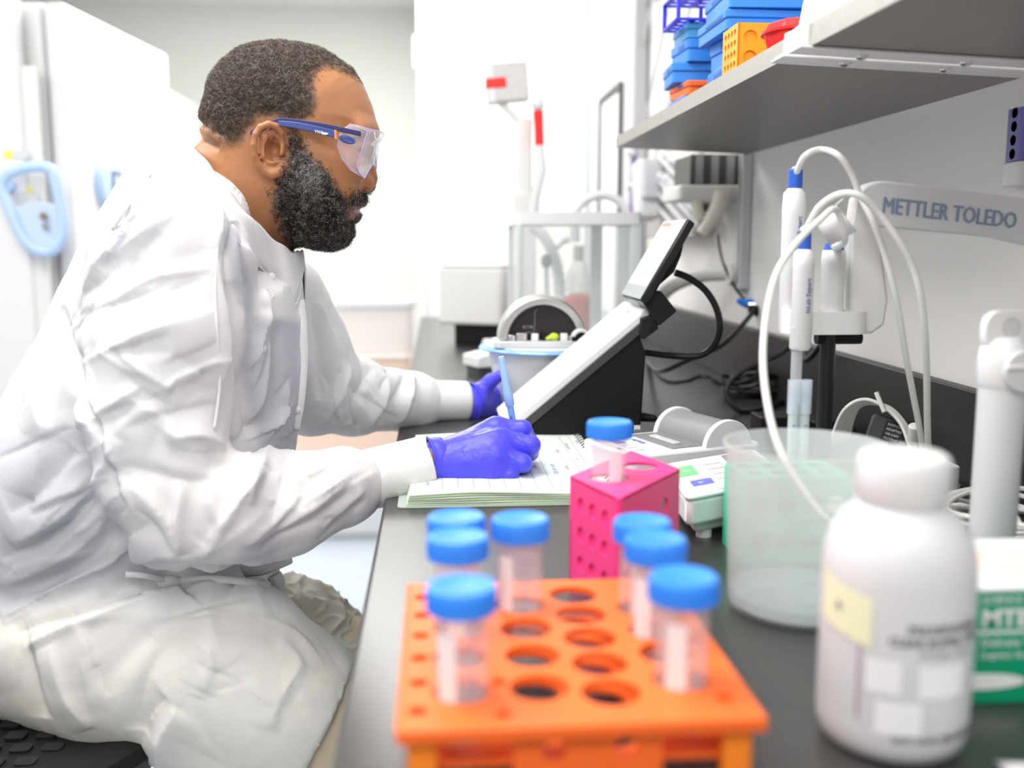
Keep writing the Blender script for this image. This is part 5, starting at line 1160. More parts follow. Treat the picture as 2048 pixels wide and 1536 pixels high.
def mcrease(V, N, bv, pts, amp, wd, mirror=True, taper=True):
    H = [hit(bv, *p) for p in pts]; H = [q for q in H if q is not None]
    if len(H) < 2: return 0
    Vm = V.copy()
    if mirror: Vm[:, 1] = YS - np.abs(V[:, 1] - YS)
    d, t = segdist(Vm, H); k = np.sin(np.clip(t, .0, 1) * PI) ** .5 if taper else 1
    return (amp * k * np.exp(-(d / wd) ** 2))[:, None] * N
D = 0
for pts, a, wd in (([(722, 419), (708, 421), (694, 427)], -.0016, .0022), ([(718, 374), (712, 385), (704, 396)], -.0016, .004), ([(716, 358), (713, 368), (718, 377)], -.0016, .003),
                   ([(727, 405), (712, 408), (697, 416)], .0012, .003), ([(719, 432), (708, 435), (697, 434)], .0014, .0035), ([(735, 296), (722, 301), (708, 296)], -.0014, .0016), ([(730, 310), (716, 318), (702, 312)], -.0010, .003),
                   ([(404, 251), (430, 258), (450, 268)], -.005, .005), ([(410, 282), (425, 290), (440, 297)], -.003, .005), ([(404, 240), (425, 245), (445, 255)], .0025, .006), ([(404, 265), (420, 272), (438, 282)], .0025, .006), ([(480, 250), (500, 240), (540, 238), (580, 236)], .0012, .006), ([(710, 215), (730, 225), (742, 230)], -.0005, .004)):
    D = D + mcrease(V, N, bv, pts, a, wd)
V = V + D
# ---- masks in the near-side view (mirrored for the far side)
def near(V): Vm = V.copy(); Vm[:, 1] = YS - np.abs(V[:, 1] - YS); return Vm
def mask(V, P):
    x, y = project(near(V)); return -poly2(x, y, P)            # px inside positive
HAIR = [(395, 60), (760, 60), (760, 178), (741, 190), (736, 186), (728, 172), (712, 163), (692, 155), (668, 144), (648, 143), (637, 152), (632, 175), (636, 200), (638, 214), (628, 236), (600, 246), (596, 275), (580, 290), (574, 262), (552, 238), (520, 240), (498, 262), (487, 283), (462, 292), (430, 272), (404, 255), (385, 240)]
BEARD = [(583, 275), (598, 276), (606, 300), (622, 322), (648, 345), (668, 372), (686, 398), (700, 396), (722, 389), (742, 390), (742, 402), (712, 404), (694, 412), (686, 424), (690, 446), (706, 447), (722, 440), (716, 449), (712, 470), (705, 500), (660, 520), (590, 495), (574, 468), (556, 420), (546, 392), (566, 358), (579, 325)]
STUB = [(583, 265), (600, 262), (640, 315), (690, 372), (720, 378), (742, 384), (742, 450), (712, 500), (620, 520), (520, 480), (525, 420), (548, 372), (578, 330)]
NAPE = [(404, 240), (498, 262), (487, 300), (440, 310), (405, 290)]
mh, mb_, ms_, mn_ = mask(V, HAIR), mask(V, BEARD), mask(V, STUB), mask(V, NAPE)
nz1 = perlin(V * 160, 3); nz2 = perlin(V * 420, 4); nz3 = perlin(V * 45, 9)
kb = sst(-4, 16, mb_ + nz1 * 5); N = vnormals(V, Q)
V = V + (N * (kb * (.0030 + .0022 * nz1 + .0015 * nz2) * sst(0, 30, mb_ + 8))[:, None])
kh = sst(-3, 12, mh + nz1 * 6)
V = V + N * (kh * (.0030 + .0020 * nz1 + .0012 * nz2) * sst(0, 40, mh))[:, None]
V = V + N * ((1 - kh) * (1 - kb) * (nz2 * .00012))[:, None]
skin = np.array([.385, .168, .072]); hairc = np.array([.085, .055, .038]); beardc = np.array([.018, .014, .012])
col = skin[None, :] * (1 + .10 * nz3 + .08 * nz1)[:, None]
px, py = project(near(V))
redd = np.exp(-(((px - 735) / 22) ** 2 + ((py - 365) / 18) ** 2)) * .35 + np.exp(-(((px - 530) / 30) ** 2 + ((py - 300) / 45) ** 2)) * .25
col = col * (1 - redd[:, None] * np.array([-.05, .25, .30]))
lip = sst(-1.5, 3, -poly2(px, py, [(735, 407), (712, 409), (690, 424), (700, 437), (722, 438), (726, 425), (735, 410)]))
col = col * (1 - lip[:, None]) + np.array([.34, .13, .10]) * lip[:, None]
ks = sst(0, 34, ms_) * .62 * (.7 + .6 * nz2); kn = sst(0, 14, mn_) * .40
lash = np.exp(-(segdist(near(V), [q for q in (hit(bv, 736, 297), hit(bv, 722, 302), hit(bv, 709, 297)) if q is not None])[0] / .0015) ** 2) * .8
brow = np.clip(-poly2(px, py, [(742, 262), (722, 252), (700, 254), (702, 260), (722, 262), (740, 270)]) / 3, 0, 1) * .7
k = np.clip(np.maximum.reduce([ks, kn, lash, brow]), 0, 1)[:, None]; col = col * (1 - k) + beardc * 1.5 * k
fade = sst(-2, 60, mh)[:, None]
k = np.clip(kh * (.72 + .28 * sst(0, 50, mh)), 0, 1)[:, None]; col = col * (1 - k) + hairc * k
col = col * (1 - kb[:, None] * .95) + beardc * kb[:, None] * .95
SK = bpy.data.materials.new('skin'); SK.use_nodes = True; nt = SK.node_tree; b = nt.nodes['Principled BSDF']
vc = nt.nodes.new('ShaderNodeVertexColor'); vc.layer_name = 'Col'; nt.links.new(vc.outputs['Color'], b.inputs['Base Color'])
b.inputs['Roughness'].default_value = .42; b.inputs['Specular IOR Level'].default_value = .45
b.inputs['Subsurface Weight'].default_value = .12; b.inputs['Subsurface Radius'].default_value = (.006, .003, .0015); b.inputs['Subsurface Scale'].default_value = 1.0
n_ = nt.nodes.new('ShaderNodeTexNoise'); n_.inputs['Scale'].default_value = 900; tc = nt.nodes.new('ShaderNodeTexCoord'); nt.links.new(tc.outputs['Object'], n_.inputs['Vector'])
bp = nt.nodes.new('ShaderNodeBump'); bp.inputs['Strength'].default_value = .25; bp.inputs['Distance'].default_value = .0006; nt.links.new(n_.outputs['Fac'], bp.inputs['Height']); nt.links.new(bp.outputs['Normal'], b.inputs['Normal'])
headV, headQ, headN = V, Q, vnormals(V, Q)
# body under the clothes: chest, arms to the wrists, thighs and shins, joined to the neck
def W(px, py, Y): v = at(px, py, Y); return (v.x, v.y, v.z)
wr_r = W(868, 930, 1.212); wr_l = W(944, 806, 1.70)
sh_r, el_r = W(350, 520, 1.15), W(345, 1040, 1.09); sh_l, el_l = W(540, 620, 1.47), W(645, 795, 1.53)
hip_r, kn_r = W(90, 1300, 1.20), W(700, 1500, 1.15); hip_l, kn_l = W(200, 1300, 1.42), W(800, 1370, 1.42)
h = .006; lo = (-.86, .98, .10); hi = (.16, 1.80, 1.36); G = grid(lo, hi, h)
Fb = cone(G, W(470, 430, YS), W(345, 640, YS), .060, .10)
Fb = smin(Fb, cone(G, W(345, 640, YS), W(90, 1200, YS), .10, .12), .05)
Fb = smin(Fb, chain(G, [W(350, 540, 1.16), W(325, 830, 1.11), W(375, 1030, 1.09), W(580, 1003, 1.13), W(748, 957, 1.185), W(875, 926, 1.213)], [.055, .045, .042, .035, .026, .0268], .02), .03); Fb = smin(Fb, chain(G, [W(540, 630, 1.46), W(632, 765, 1.52), W(780, 800, 1.635), W(848, 801, 1.676), W(950, 804, 1.704)], [.052, .042, .030, .026, .0268], .02), .03)
an_r, an_l = (kn_r[0] + .02, 1.16, .16), (kn_l[0] + .0, 1.42, .16)
Fb = smin(Fb, chain(G, [hip_r, kn_r, an_r], [.068, .055, .038], .02), .03); Fb = smin(Fb, chain(G, [hip_l, kn_l, an_l], [.085, .055, .038], .02), .03)
Vb, Qb = surface_nets(Fb, lo, h); Vb = smooth(Vb, Qb, 2)
Vall = np.concatenate([headV, Vb]); Qall = np.concatenate([headQ, Qb + len(headV)])
person = mesh_from('person', Vall, Qall, SK)
tag(person, 'man in a white lab coat, safety glasses and blue gloves bent over the bench writing', 'person')
ca = person.data.color_attributes.new('Col', 'FLOAT_COLOR', 'POINT')
cc = np.ones((len(Vall), 4), np.float32); cc[:len(headV), :3] = np.clip(col, .004, 1); cc[len(headV):, :3] = skin; ca.data.foreach_set('color', cc.ravel())

# ---- hair and beard: curled strands
def strands(name, V, N, Q, wfun, count, L, R, thick, mats, seed, seg=6, par=person, lift=.6, lab=None):
    r = np.random.default_rng(seed); fc = V[Q].mean(1); fn = N[Q].mean(1); ar = np.linalg.norm(np.cross(V[Q[:, 2]] - V[Q[:, 0]], V[Q[:, 3]] - V[Q[:, 1]]), axis=1)
    p = ar * np.clip(wfun(fc), 0, 1); p /= p.sum(); ix = r.choice(len(Q), count, p=p)
    w4 = r.dirichlet([1, 1, 1, 1], count); base = (V[Q[ix]] * w4[..., None]).sum(1); nn = fn[ix]; nn /= np.linalg.norm(nn, axis=1)[:, None]
    tdir = r.normal(size=(count, 3)); tdir -= nn * (tdir * nn).sum(1)[:, None]; tdir /= np.linalg.norm(tdir, axis=1)[:, None]; bdir = np.cross(nn, tdir)
    ph = r.uniform(0, 2 * PI, count); tr = r.uniform(.7, 1.9, count) * 2 * PI; Ls = L * r.uniform(.5, 1.15, count) * np.clip(wfun(base), .35, 1); Rs = R * r.uniform(.5, 1.3, count)
    s = np.linspace(0, 1, seg)
    ang = ph[:, None] + tr[:, None] * s[None]
    cx, cy = np.cos(ang) - np.cos(ph)[:, None], np.sin(ang) - np.sin(ph)[:, None]
    hgt = Ls[:, None] * s[None] * lift * (1 - .25 * s[None])
    P = base[:, None, :] - nn[:, None, :] * .0006 + nn[:, None, :] * hgt[..., None] + tdir[:, None, :] * (Rs[:, None] * cx + Ls[:, None] * (1 - lift) * s[None])[..., None] + bdir[:, None, :] * (Rs[:, None] * cy)[..., None]
    T = np.gradient(P, axis=1); T /= np.linalg.norm(T, axis=2)[..., None] + 1e-9
    u = np.cross(T, r.normal(size=(count, 1, 3))); u /= np.linalg.norm(u, axis=2)[..., None] + 1e-9; v_ = np.cross(T, u)
    th = thick * (1 - .6 * s)[None, :, None] * r.uniform(.7, 1.3, count)[:, None, None]
    ring = np.stack([P + u * th, P + (-.5 * u + .866 * v_) * th, P + (-.5 * u - .866 * v_) * th], 2)     # count, seg, 3, 3
    VV = ring.reshape(-1, 3); b0 = (np.arange(count)[:, None, None] * seg + np.arange(seg - 1)[None, :, None]) * 3 + np.arange(3)[None, None, :]
    b1 = (np.arange(count)[:, None, None] * seg + np.arange(seg - 1)[None, :, None]) * 3 + ((np.arange(3) + 1) % 3)[None, None, :]
    QQ = np.stack([b0, b1, b1 + 3, b0 + 3], -1).reshape(-1, 4)
    o = mesh_from(name, VV, QQ, [m_ for m_, _ in mats], par)
    mi = r.choice(len(mats), count, p=[q for _, q in mats]); o.data.polygons.foreach_set('material_index', np.repeat(mi, (seg - 1) * 3).astype(np.int32))
    o['kind'] = 'stuff'
    if lab: o['label'] = lab
    return o
HB = mat('hair_black_brown', (.05, .037, .030), .45, spec=.5); HD = mat('hair_dark_brown', (.15, .105, .08), .45); HG = mat('hair_grey', (.42, .38, .35), .4); HK = mat('beard_black', (.012, .010, .010), .4)
hw = lambda P: sst(-6, 22, mask(P, HAIR)) * (1 - .75 * (1 - sst(0, 42, mask(P, HAIR))))
strands('hair', headV, headN, headQ, hw, 30000, .0125, .0017, .00019, [(HB, .34), (HD, .52), (HG, .14)], 11, seg=7, lift=.62, lab='short tightly curled dark hair with a few grey strands')
bw = lambda P: sst(-14, 16, mask(P, BEARD) + 3)
strands('beard', headV, headN, headQ, bw, 12000, .0125, .0024, .00022, [(HK, .72), (HD, .10), (HG, .18)], 12, seg=8, lift=.62, lab='full black beard flecked with grey')
gb = lambda P: bw(P) * np.exp(-((project(near(P))[0] - 618) / 38) ** 2 - ((project(near(P))[1] - 360) / 55) ** 2)
strands('beard', headV, headN, headQ, gb, 1500, .013, .0026, .00020, [(mat('hair_silver', (.62, .58, .55), .35), 1.0)], 13, seg=9, lift=.55, lab='silver curls in the upper beard')
sw = lambda P: sst(0, 20, mask(P, STUB)) * .4 + sst(0, 10, mask(P, NAPE)) * .4
strands('stubble', headV, headN, headQ, sw, 9000, .0032, .0003, .00014, [(HK, .85), (HG, .15)], 14, seg=3, lift=.6)

# ------------------------------------------------------------------ safety glasses
t = thing('safety_glasses', P3(620, 255, .088), 'clear wraparound safety glasses with navy blue arms worn by the man', 'safety glasses')
NB = mat('navy_glasses_arm', (.045, .075, .27), .35); NBD = mat('navy_dark_underside', (.03, .03, .13), .35); LEN = mat('clear_lens', (.90, .86, .95), .04, alpha=.20, spec=.9); EDG = mat('lilac_lens_edge', (.58, .46, .80), .15, alpha=.75)
for s in (-1, 1):
    def S3(x, y, o): return Vector(P3(x, y, o, s))
    def bar(pts, th, hh):                                    # vertical ribbon-like bar: th thickness along y, hh half height
        mb = MB(); P_ = spline(pts, 6); v = []; n = len(P_)
        for i, p in enumerate(P_):
            q = hh[0] + (hh[1] - hh[0]) * i / (n - 1)
            v += [p + Vector((0, -th, q)), p + Vector((0, th, q)), p + Vector((0, th, -q)), p + Vector((0, -th, -q))]
        f = [(0, 3, 2, 1), tuple((n - 1) * 4 + k for k in range(4))]
        for i in range(n - 1):
            for k in range(4): f.append((i * 4 + k, i * 4 + (k + 1) % 4, (i + 1) * 4 + (k + 1) % 4, (i + 1) * 4 + k))
        return mb.add(v, f)
    a_ = ob('temple_arm', bar([S3(556, 247, .0915), S3(572, 248, .0925), S3(600, 252, .0925), S3(640, 261, .0915), S3(672, 269, .090)], .0014, (.0028, .0046)), NB, t, bevel=.0008)
    ob('arm_top_rail', bar([S3(502, 264, .088), S3(522, 256, .089), S3(546, 244, .0895), S3(560, 240, .0895), S3(580, 241, .0892), S3(640, 250, .0885), S3(700, 263, .086), S3(722, 268, .082)], .0016, (.0016, .0030)), NBD, a_, bevel=.0006)
    ob('ear_tip', bar([S3(500, 267, .086), S3(520, 262, .087), S3(540, 250, .0885)], .0012, (.0018, .0022)), NB, a_, bevel=.0006)
    ob('orange_ring', bar([S3(669, 269, .0905), S3(674, 270, .0905)], .0020, (.0050, .0052)), mat('orange_ring_plastic', (1.0, .28, .06), .4), a_, bevel=.0004)
    pts = [S3(677 + 17 * (1 + math.cos(q)) * 1.0, 275 + 4.2 * (1 + math.cos(q)) + 8.5 * math.sin(q), .0925 if 1 else 0) for q in [2 * PI * k / 22 for k in range(22)]]
    mb = MB(); n = 22; mb.add([p - Vector((0, .0013, 0)) for p in pts] + [p + Vector((0, .0013, 0)) for p in pts], [tuple(range(n)), tuple(range(2 * n - 1, n - 1, -1))] + [(i, n + i, n + (i + 1) % n, (i + 1) % n) for i in range(n)])
    ob('hinge_pad', mb, NB, a_, bevel=.0005)
    pts = [S3(694.5 + 12 * math.cos(q), 280 + 2.6 * math.cos(q) + 4.6 * math.sin(q), .0940) for q in [2 * PI * k / 22 for k in range(22)]]
    ob('pad_groove', MB().tube(pts, .0003, 5, closed=True), NBD, a_)
    if s < 0:
        A_ = S3(629, 265, .0935); B_ = S3(661, 272, .0930); text('VWR', .0046, frame(A_ + Vector((0, -.0006, 0)), B_ - A_, (0, 0, 1)), WHITE, a_, bold=.0001)
        lg = S3(650, 267.5, .0943); ob('arm_emblem', MB().sphere(lg, .0034, 14, 6, (1.1, .1, .42)), WHITE, a_)
    # side shield
    sp = [S3(735, 262, .072), S3(713, 338, .072), S3(729, 356, .066), S3(702, 341, .078), S3(684, 318, .084), S3(675, 292, .0875), S3(679, 270, .0875), S3(690, 256, .084), S3(700, 248, .080)]
    ob('side_shield', MB().add(sp, [tuple(range(9))]), LEN, t, solid=.0012)
    ob('shield_edge', MB().tube([sp[0]] + sp[8:3:-1] + [sp[3], sp[2]], .00055, 6), EDG, t)
rows = []
nU, nV = 16, 8
for j in range(nV + 1):
    v = j / nV; e0 = Vector(P3(735 - 22 * min(v / .8, 1) + 16 * max(0, (v - .8) / .2), 262 + 76 * min(v / .8, 1) + 18 * max(0, (v - .8) / .2), .072))
    cx = at(766 - 15 * v, 268 + 60 * v, YS)
    for i in range(nU + 1):
        u = -1 + 2 * i / nU; k = abs(u) ** 2.6
        nose = max(0, 1 - abs(u) / .22) * max(0, v - .62) * .03
        rows.append((cx.x * (1 - k) + e0.x * k, YS + u * (YS - e0.y), cx.z * (1 - k) + e0.z * k + nose))
f = [(j * (nU + 1) + i, j * (nU + 1) + i + 1, (j + 1) * (nU + 1) + i + 1, (j + 1) * (nU + 1) + i) for j in range(nV) for i in range(nU)]
ln = ob('front_lens', MB().add(rows, f), mat('clear_front_lens', (.93, .93, .96), .03, alpha=.30, spec=1.0), t, ang=180, solid=.0014)
bd = [rows[i] for i in range(nU + 1)] + [rows[j * (nU + 1) + nU] for j in range(1, nV + 1)] + [rows[nV * (nU + 1) + i] for i in range(nU - 1, -1, -1)] + [rows[j * (nU + 1)] for j in range(nV - 1, 0, -1)]
ob('lens_edge', MB().tube(bd, .0009, 7, closed=True), EDG, ln)
ob('brow_shield', MB().add([P3(735, 262, .072), P3(700, 248, .080), P3(738, 255, .03), P3(748, 256, 0), P3(738, 255, .03, 1), P3(700, 248, .080, 1), P3(735, 262, .072, 1)] + [rows[i] for i in range(nU, -1, -1)][3:-3:3], [(0, 1, 2, 3, 4, 5, 6) + tuple(range(7, 7 + len([rows[i] for i in range(nU, -1, -1)][3:-3:3])))]), LEN, t, solid=.001)
ob('inner_insert', MB().tube([P3(748, 262, .03), P3(752, 280, .045), P3(746, 312, .045), P3(738, 335, .035), P3(742, 318, .02), P3(752, 290, .014), P3(748, 262, .03)], .0009, 6), LGREY, t)
# ------------------------------------------------------------------ lab coat
def fabric(name, c1, c2, rough=.75, scale=700, bump=.25, sss=.15, vcol=False):
    m = bpy.data.materials.new(name); m.use_nodes = True; nt = m.node_tree; b = nt.nodes['Principled BSDF']; L_ = nt.links
    tc = nt.nodes.new('ShaderNodeTexCoord'); vo = nt.nodes.new('ShaderNodeTexVoronoi'); vo.inputs['Scale'].default_value = scale; L_.new(tc.outputs['Object'], vo.inputs['Vector'])
    no = nt.nodes.new('ShaderNodeTexNoise'); no.inputs['Scale'].default_value = 60; no.inputs['Detail'].default_value = 6; L_.new(tc.outputs['Object'], no.inputs['Vector'])
    mx = nt.nodes.new('ShaderNodeMix'); mx.data_type = 'RGBA'; mx.inputs[6].default_value = (*c1, 1); mx.inputs[7].default_value = (*c2, 1)
    L_.new(no.outputs['Fac'], mx.inputs[0]); out = mx.outputs[2]
    if vcol:
        vc = nt.nodes.new('ShaderNodeVertexColor'); vc.layer_name = 'Col'; m2 = nt.nodes.new('ShaderNodeMix'); m2.data_type = 'RGBA'; m2.blend_type = 'MULTIPLY'; m2.inputs[0].default_value = 1
        L_.new(out, m2.inputs[6]); L_.new(vc.outputs['Color'], m2.inputs[7]); out = m2.outputs[2]
    L_.new(out, b.inputs['Base Color']); b.inputs['Roughness'].default_value = rough; b.inputs['Specular IOR Level'].default_value = .25
    b.inputs['Subsurface Weight'].default_value = sss; b.inputs['Subsurface Radius'].default_value = (.012, .012, .013)
    a = nt.nodes.new('ShaderNodeMath'); a.operation = 'ADD'; L_.new(vo.outputs['Distance'], a.inputs[0]); L_.new(no.outputs['Fac'], a.inputs[1])
    bp = nt.nodes.new('ShaderNodeBump'); bp.inputs['Strength'].default_value = bump; bp.inputs['Distance'].default_value = .0006; L_.new(a.outputs[0], bp.inputs['Height']); L_.new(bp.outputs['Normal'], b.inputs['Normal'])
    return m
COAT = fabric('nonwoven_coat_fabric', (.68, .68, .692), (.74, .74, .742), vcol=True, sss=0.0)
COATC = fabric('double_coat_fabric', (.75, .75, .755), (.77, .77, .77), sss=0); KNIT = fabric('white_rib_knit', (.72, .72, .72), (.76, .76, .75), scale=900, bump=.5)
KHAKI = fabric('khaki_cotton', (.62, .52, .38), (.68, .58, .44), scale=1200)
TOR = [(322, 296), (296, 305), (270, 335), (243, 374), (201, 452), (152, 535), (105, 635), (55, 730), (5, 825), (-60, 940), (-130, 1080), (-180, 1230), (-150, 1330), (-60, 1395), (60, 1420), (240, 1460), (470, 1440), (540, 1300), (552, 1200), (558, 1120), (566, 1040), (580, 950), (596, 880), (606, 800), (612, 700), (608, 600), (603, 550), (580, 548), (520, 505), (470, 455), (420, 400), (375, 345)]
h = .0052; lo = (-.90, .94, .56); hi = (.01, 1.76, 1.345); G = grid(lo, hi, h)
T3 = [pz(*p) for p in TOR]
Z2 = G[2][0, 0, :][None, :] + 0 * G[0][:, 0, :]
Wm = (.195 - .03 * sst(pz(0, 900)[1], pz(0, 1150)[1], Z2))[:, None, :]
Fc = inflate(G, T3, .16, Wm, YS)
Fc = smin(Fc, cone(G, W(415, 455, 1.225), W(350, 520, 1.155), .050, .085), .04)                     # near shoulder
Fc = smin(Fc, cone(G, W(480, 530, 1.37), W(545, 610, 1.47), .050, .078), .04)
arm_r = [W(350, 520, 1.155), W(330, 680, 1.125), W(318, 830, 1.105), W(332, 960, 1.09), W(368, 1040, 1.085), W(460, 1022, 1.10), W(580, 1003, 1.13), W(690, 968, 1.17), W(748, 957, 1.185)]
Fc = smin(Fc, cone(G, W(350, 345, 1.27), W(400, 425, 1.225), .034, .052), .03); Fc = smin(Fc, cone(G, W(350, 345, 1.33), W(470, 520, 1.37), .034, .05), .03)
Fa = chain(G, arm_r, [.088, .085, .074, .064, .059, .065, .059, .045, .031], .018)
Fc = smin(Fc, Fa, .016)
arm_l = [W(545, 610, 1.47), W(590, 690, 1.49), W(632, 775, 1.52), W(700, 792, 1.57), W(780, 800, 1.635), W(838, 801, 1.672), W(858, 801, 1.683)]
Fc = smin(Fc, chain(G, arm_l, [.078, .076, .070, .061, .050, .046, .033], .02), .02)
# skirt over the near thigh, ends in a slanting hem
th_r = [W(60, 1285, 1.20), W(250, 1312, 1.17), W(430, 1335, 1.15), W(560, 1430, 1.14), W(690, 1560, 1.14)]
Ft = chain(G, th_r, [.092, .104, .108, .098, .088], .04)
hA, hB = pz(702, 1352, 1.14), pz(590, 1540, 1.14); hn = np.array([(hB[1] - hA[1]), -(hB[0] - hA[0])]); hn /= np.linalg.norm(hn)
pl_ = (G[0] - hA[0]) * hn[0] + (G[2] - hA[1]) * hn[1]
if (pz(800, 1500, 1.14)[0] - hA[0]) * hn[0] + (pz(800, 1500, 1.14)[1] - hA[1]) * hn[1] < 0: pl_ = -pl_
Ft = np.maximum(Ft, pl_); Fc = smin(Fc, Ft, .02)
th_l = [W(300, 1250, 1.42), W(480, 1260, 1.42), W(600, 1290, 1.42), W(720, 1390, 1.42), W(800, 1480, 1.42)]
Fc = smin(Fc, chain(G, th_l, [.09, .088, .085, .090, .09], .03), .015)
sx_, sz_ = 0, 0
Fc = np.maximum(Fc, .663 - G[2] + 0 * G[0]) if 0 else Fc
V, Q = surface_nets(Fc, lo, h); V = smooth(V, Q, 3, .5)
bv = bvh_of(V, Q)
def subdivide(V, Q):
    n = len(V); E = np.concatenate([np.sort(Q[:, [k, (k + 1) % 4]], 1) for k in range(4)]); u, inv = np.unique(E[:, 0].astype(np.int64) * n + E[:, 1], return_inverse=True)
    e0, e1 = u // n, u % n; M_ = (V[e0] + V[e1]) / 2; Fm = V[Q].mean(1); m = len(Q); inv = inv.reshape(4, m) + n; fc = n + len(u) + np.arange(m)
    V2 = np.concatenate([V, M_, Fm]); Q2 = np.concatenate([np.stack([Q[:, k], inv[k], fc, inv[k - 1]], 1) for k in range(4)]); return V2, Q2
V, Q = subdivide(V, Q); V = smooth(V, Q, 2, .5); N = vnormals(V, Q)
def worley(P, seed=0):
    r = np.random.default_rng(seed); T = r.random((64, 64, 64, 3)).astype(np.float32); i = np.floor(P).astype(int); f1 = np.full(len(P), 9.); f2 = np.full(len(P), 9.)
    for dx in (-1, 0, 1):
        for dy in (-1, 0, 1):
            for dz in (-1, 0, 1):
                c = i + [dx, dy, dz]; d = np.linalg.norm(c + T[c[:, 0] & 63, c[:, 1] & 63, c[:, 2] & 63] - P, axis=1); lt = d < f1
                f2 = np.where(lt, f1, np.minimum(f2, d)); f1 = np.where(lt, d, f1)
    return f1, f2
px, py = project(V)
armd = np.minimum(segdist(V, arm_r)[0], 9); armdl = segdist(V, arm_l)[0]; thd = np.minimum(segdist(V, th_r)[0], segdist(V, th_l)[0])
# broad soft buckling
def ridged(P, s): return (1 - np.abs(perlin(P, s)) * 2.2)
wp = V + .035 * np.stack([perlin(V * 7 + k, 40 + k) for k in (0, 5, 11)], 1)
def sharp(P, sd): return np.abs(perlin(P, sd))
f1, f2 = worley(wp * np.array([15, 15, 12]) + 50, 3); cr1 = np.clip(f2 - f1, 0, .5)
f1, f2 = worley(wp * np.array([30, 30, 24]) + 50, 4); cr2 = np.clip(f2 - f1, 0, .5)
mk = sst(-.15, .35, perlin(V * 6, 71)); mk2 = sst(-.1, .3, perlin(V * 10, 72))
disp = .016 * (sharp(wp * np.array([7, 7, 7]), 21) - .22) + .0040 * (cr1 - .25) * (.25 + .75 * mk) + .0030 * mk2 * (sharp(wp * np.array([22, 22, 16]), 22) - .2) + .0010 * mk * (cr2 - .2)
top_ = sst(600, 330, py) * (armd > .12); disp = disp * (1 - .6 * top_)
farleg = (segdist(V, th_l)[0] < .12) & (px > 520) & (py > 1090); R4 = ridged(wp * np.array([22, 16, 22]), 31); R5 = ridged(wp * np.array([42, 30, 42]), 32)
disp = disp + farleg * (.007 * np.clip(R4, 0, 1) ** 2.5 + .004 * np.clip(R5, 0, 1) ** 3 - .003)
V = V + N * disp[:, None]
def hash_(pts): return int(sum(x * 3 + y for x, y in pts))
def crease(pts, amp, wd, prof='ridge', tol=.05):
    """a fold along a line on the cloth: ridge, groove, or step (one side lifted)"""
    global V
    H = []
    for p in pts:
        q = hit(bv, *p)
        if q is not None: H.append(q)
    if len(H) < 2: return
    H = spline(H, 3); HA = np.array([tuple(q) for q in H]); m_ = np.where(((V > HA.min(0) - wd * 4) & (V < HA.max(0) + wd * 4)).all(1))[0]
    if not len(m_): return
    dd, tt = segdist(V[m_], H); kk = dd < wd * 4; m_ = m_[kk]; d = {}; d_ = dd[kk]; tt = tt[kk]; k = np.sin(np.clip(tt, 0, 1) * PI) ** .6
    if prof == 'step':
        A = np.array([tuple(q) for q in H]); i = np.clip((tt * (len(A) - 1)).astype(int), 0, len(A) - 2); e = A[i + 1] - A[i]; w_ = V[m_] - A[i]; sd = (np.cross(e, w_) * N[m_]).sum(1); sd = d_ * np.sign(sd)
        g = np.exp(-np.clip(sd, 0, None) ** 2 / wd ** 2) * (sd > 0) + np.exp(-np.clip(-sd, 0, None) ** 2 / (wd * .35) ** 2) * (sd <= 0)
        V[m_] += N[m_] * (amp * k * g)[:, None]
    else:
        A = np.array([tuple(q) for q in H]); i = np.clip((tt * (len(A) - 1)).astype(int), 0, len(A) - 2); e = A[i + 1] - A[i]; w_ = V[m_] - A[i]; sd = (np.cross(e, w_) * N[m_]).sum(1); fl = 1 if abs(hash_(pts)) % 2 else -1
        ww = np.where(sd * fl > 0, wd * 1.25, wd * .45); V[m_] += N[m_] * (amp * 1.15 * k * np.exp(-(d_ / ww) ** 1.35))[:, None]
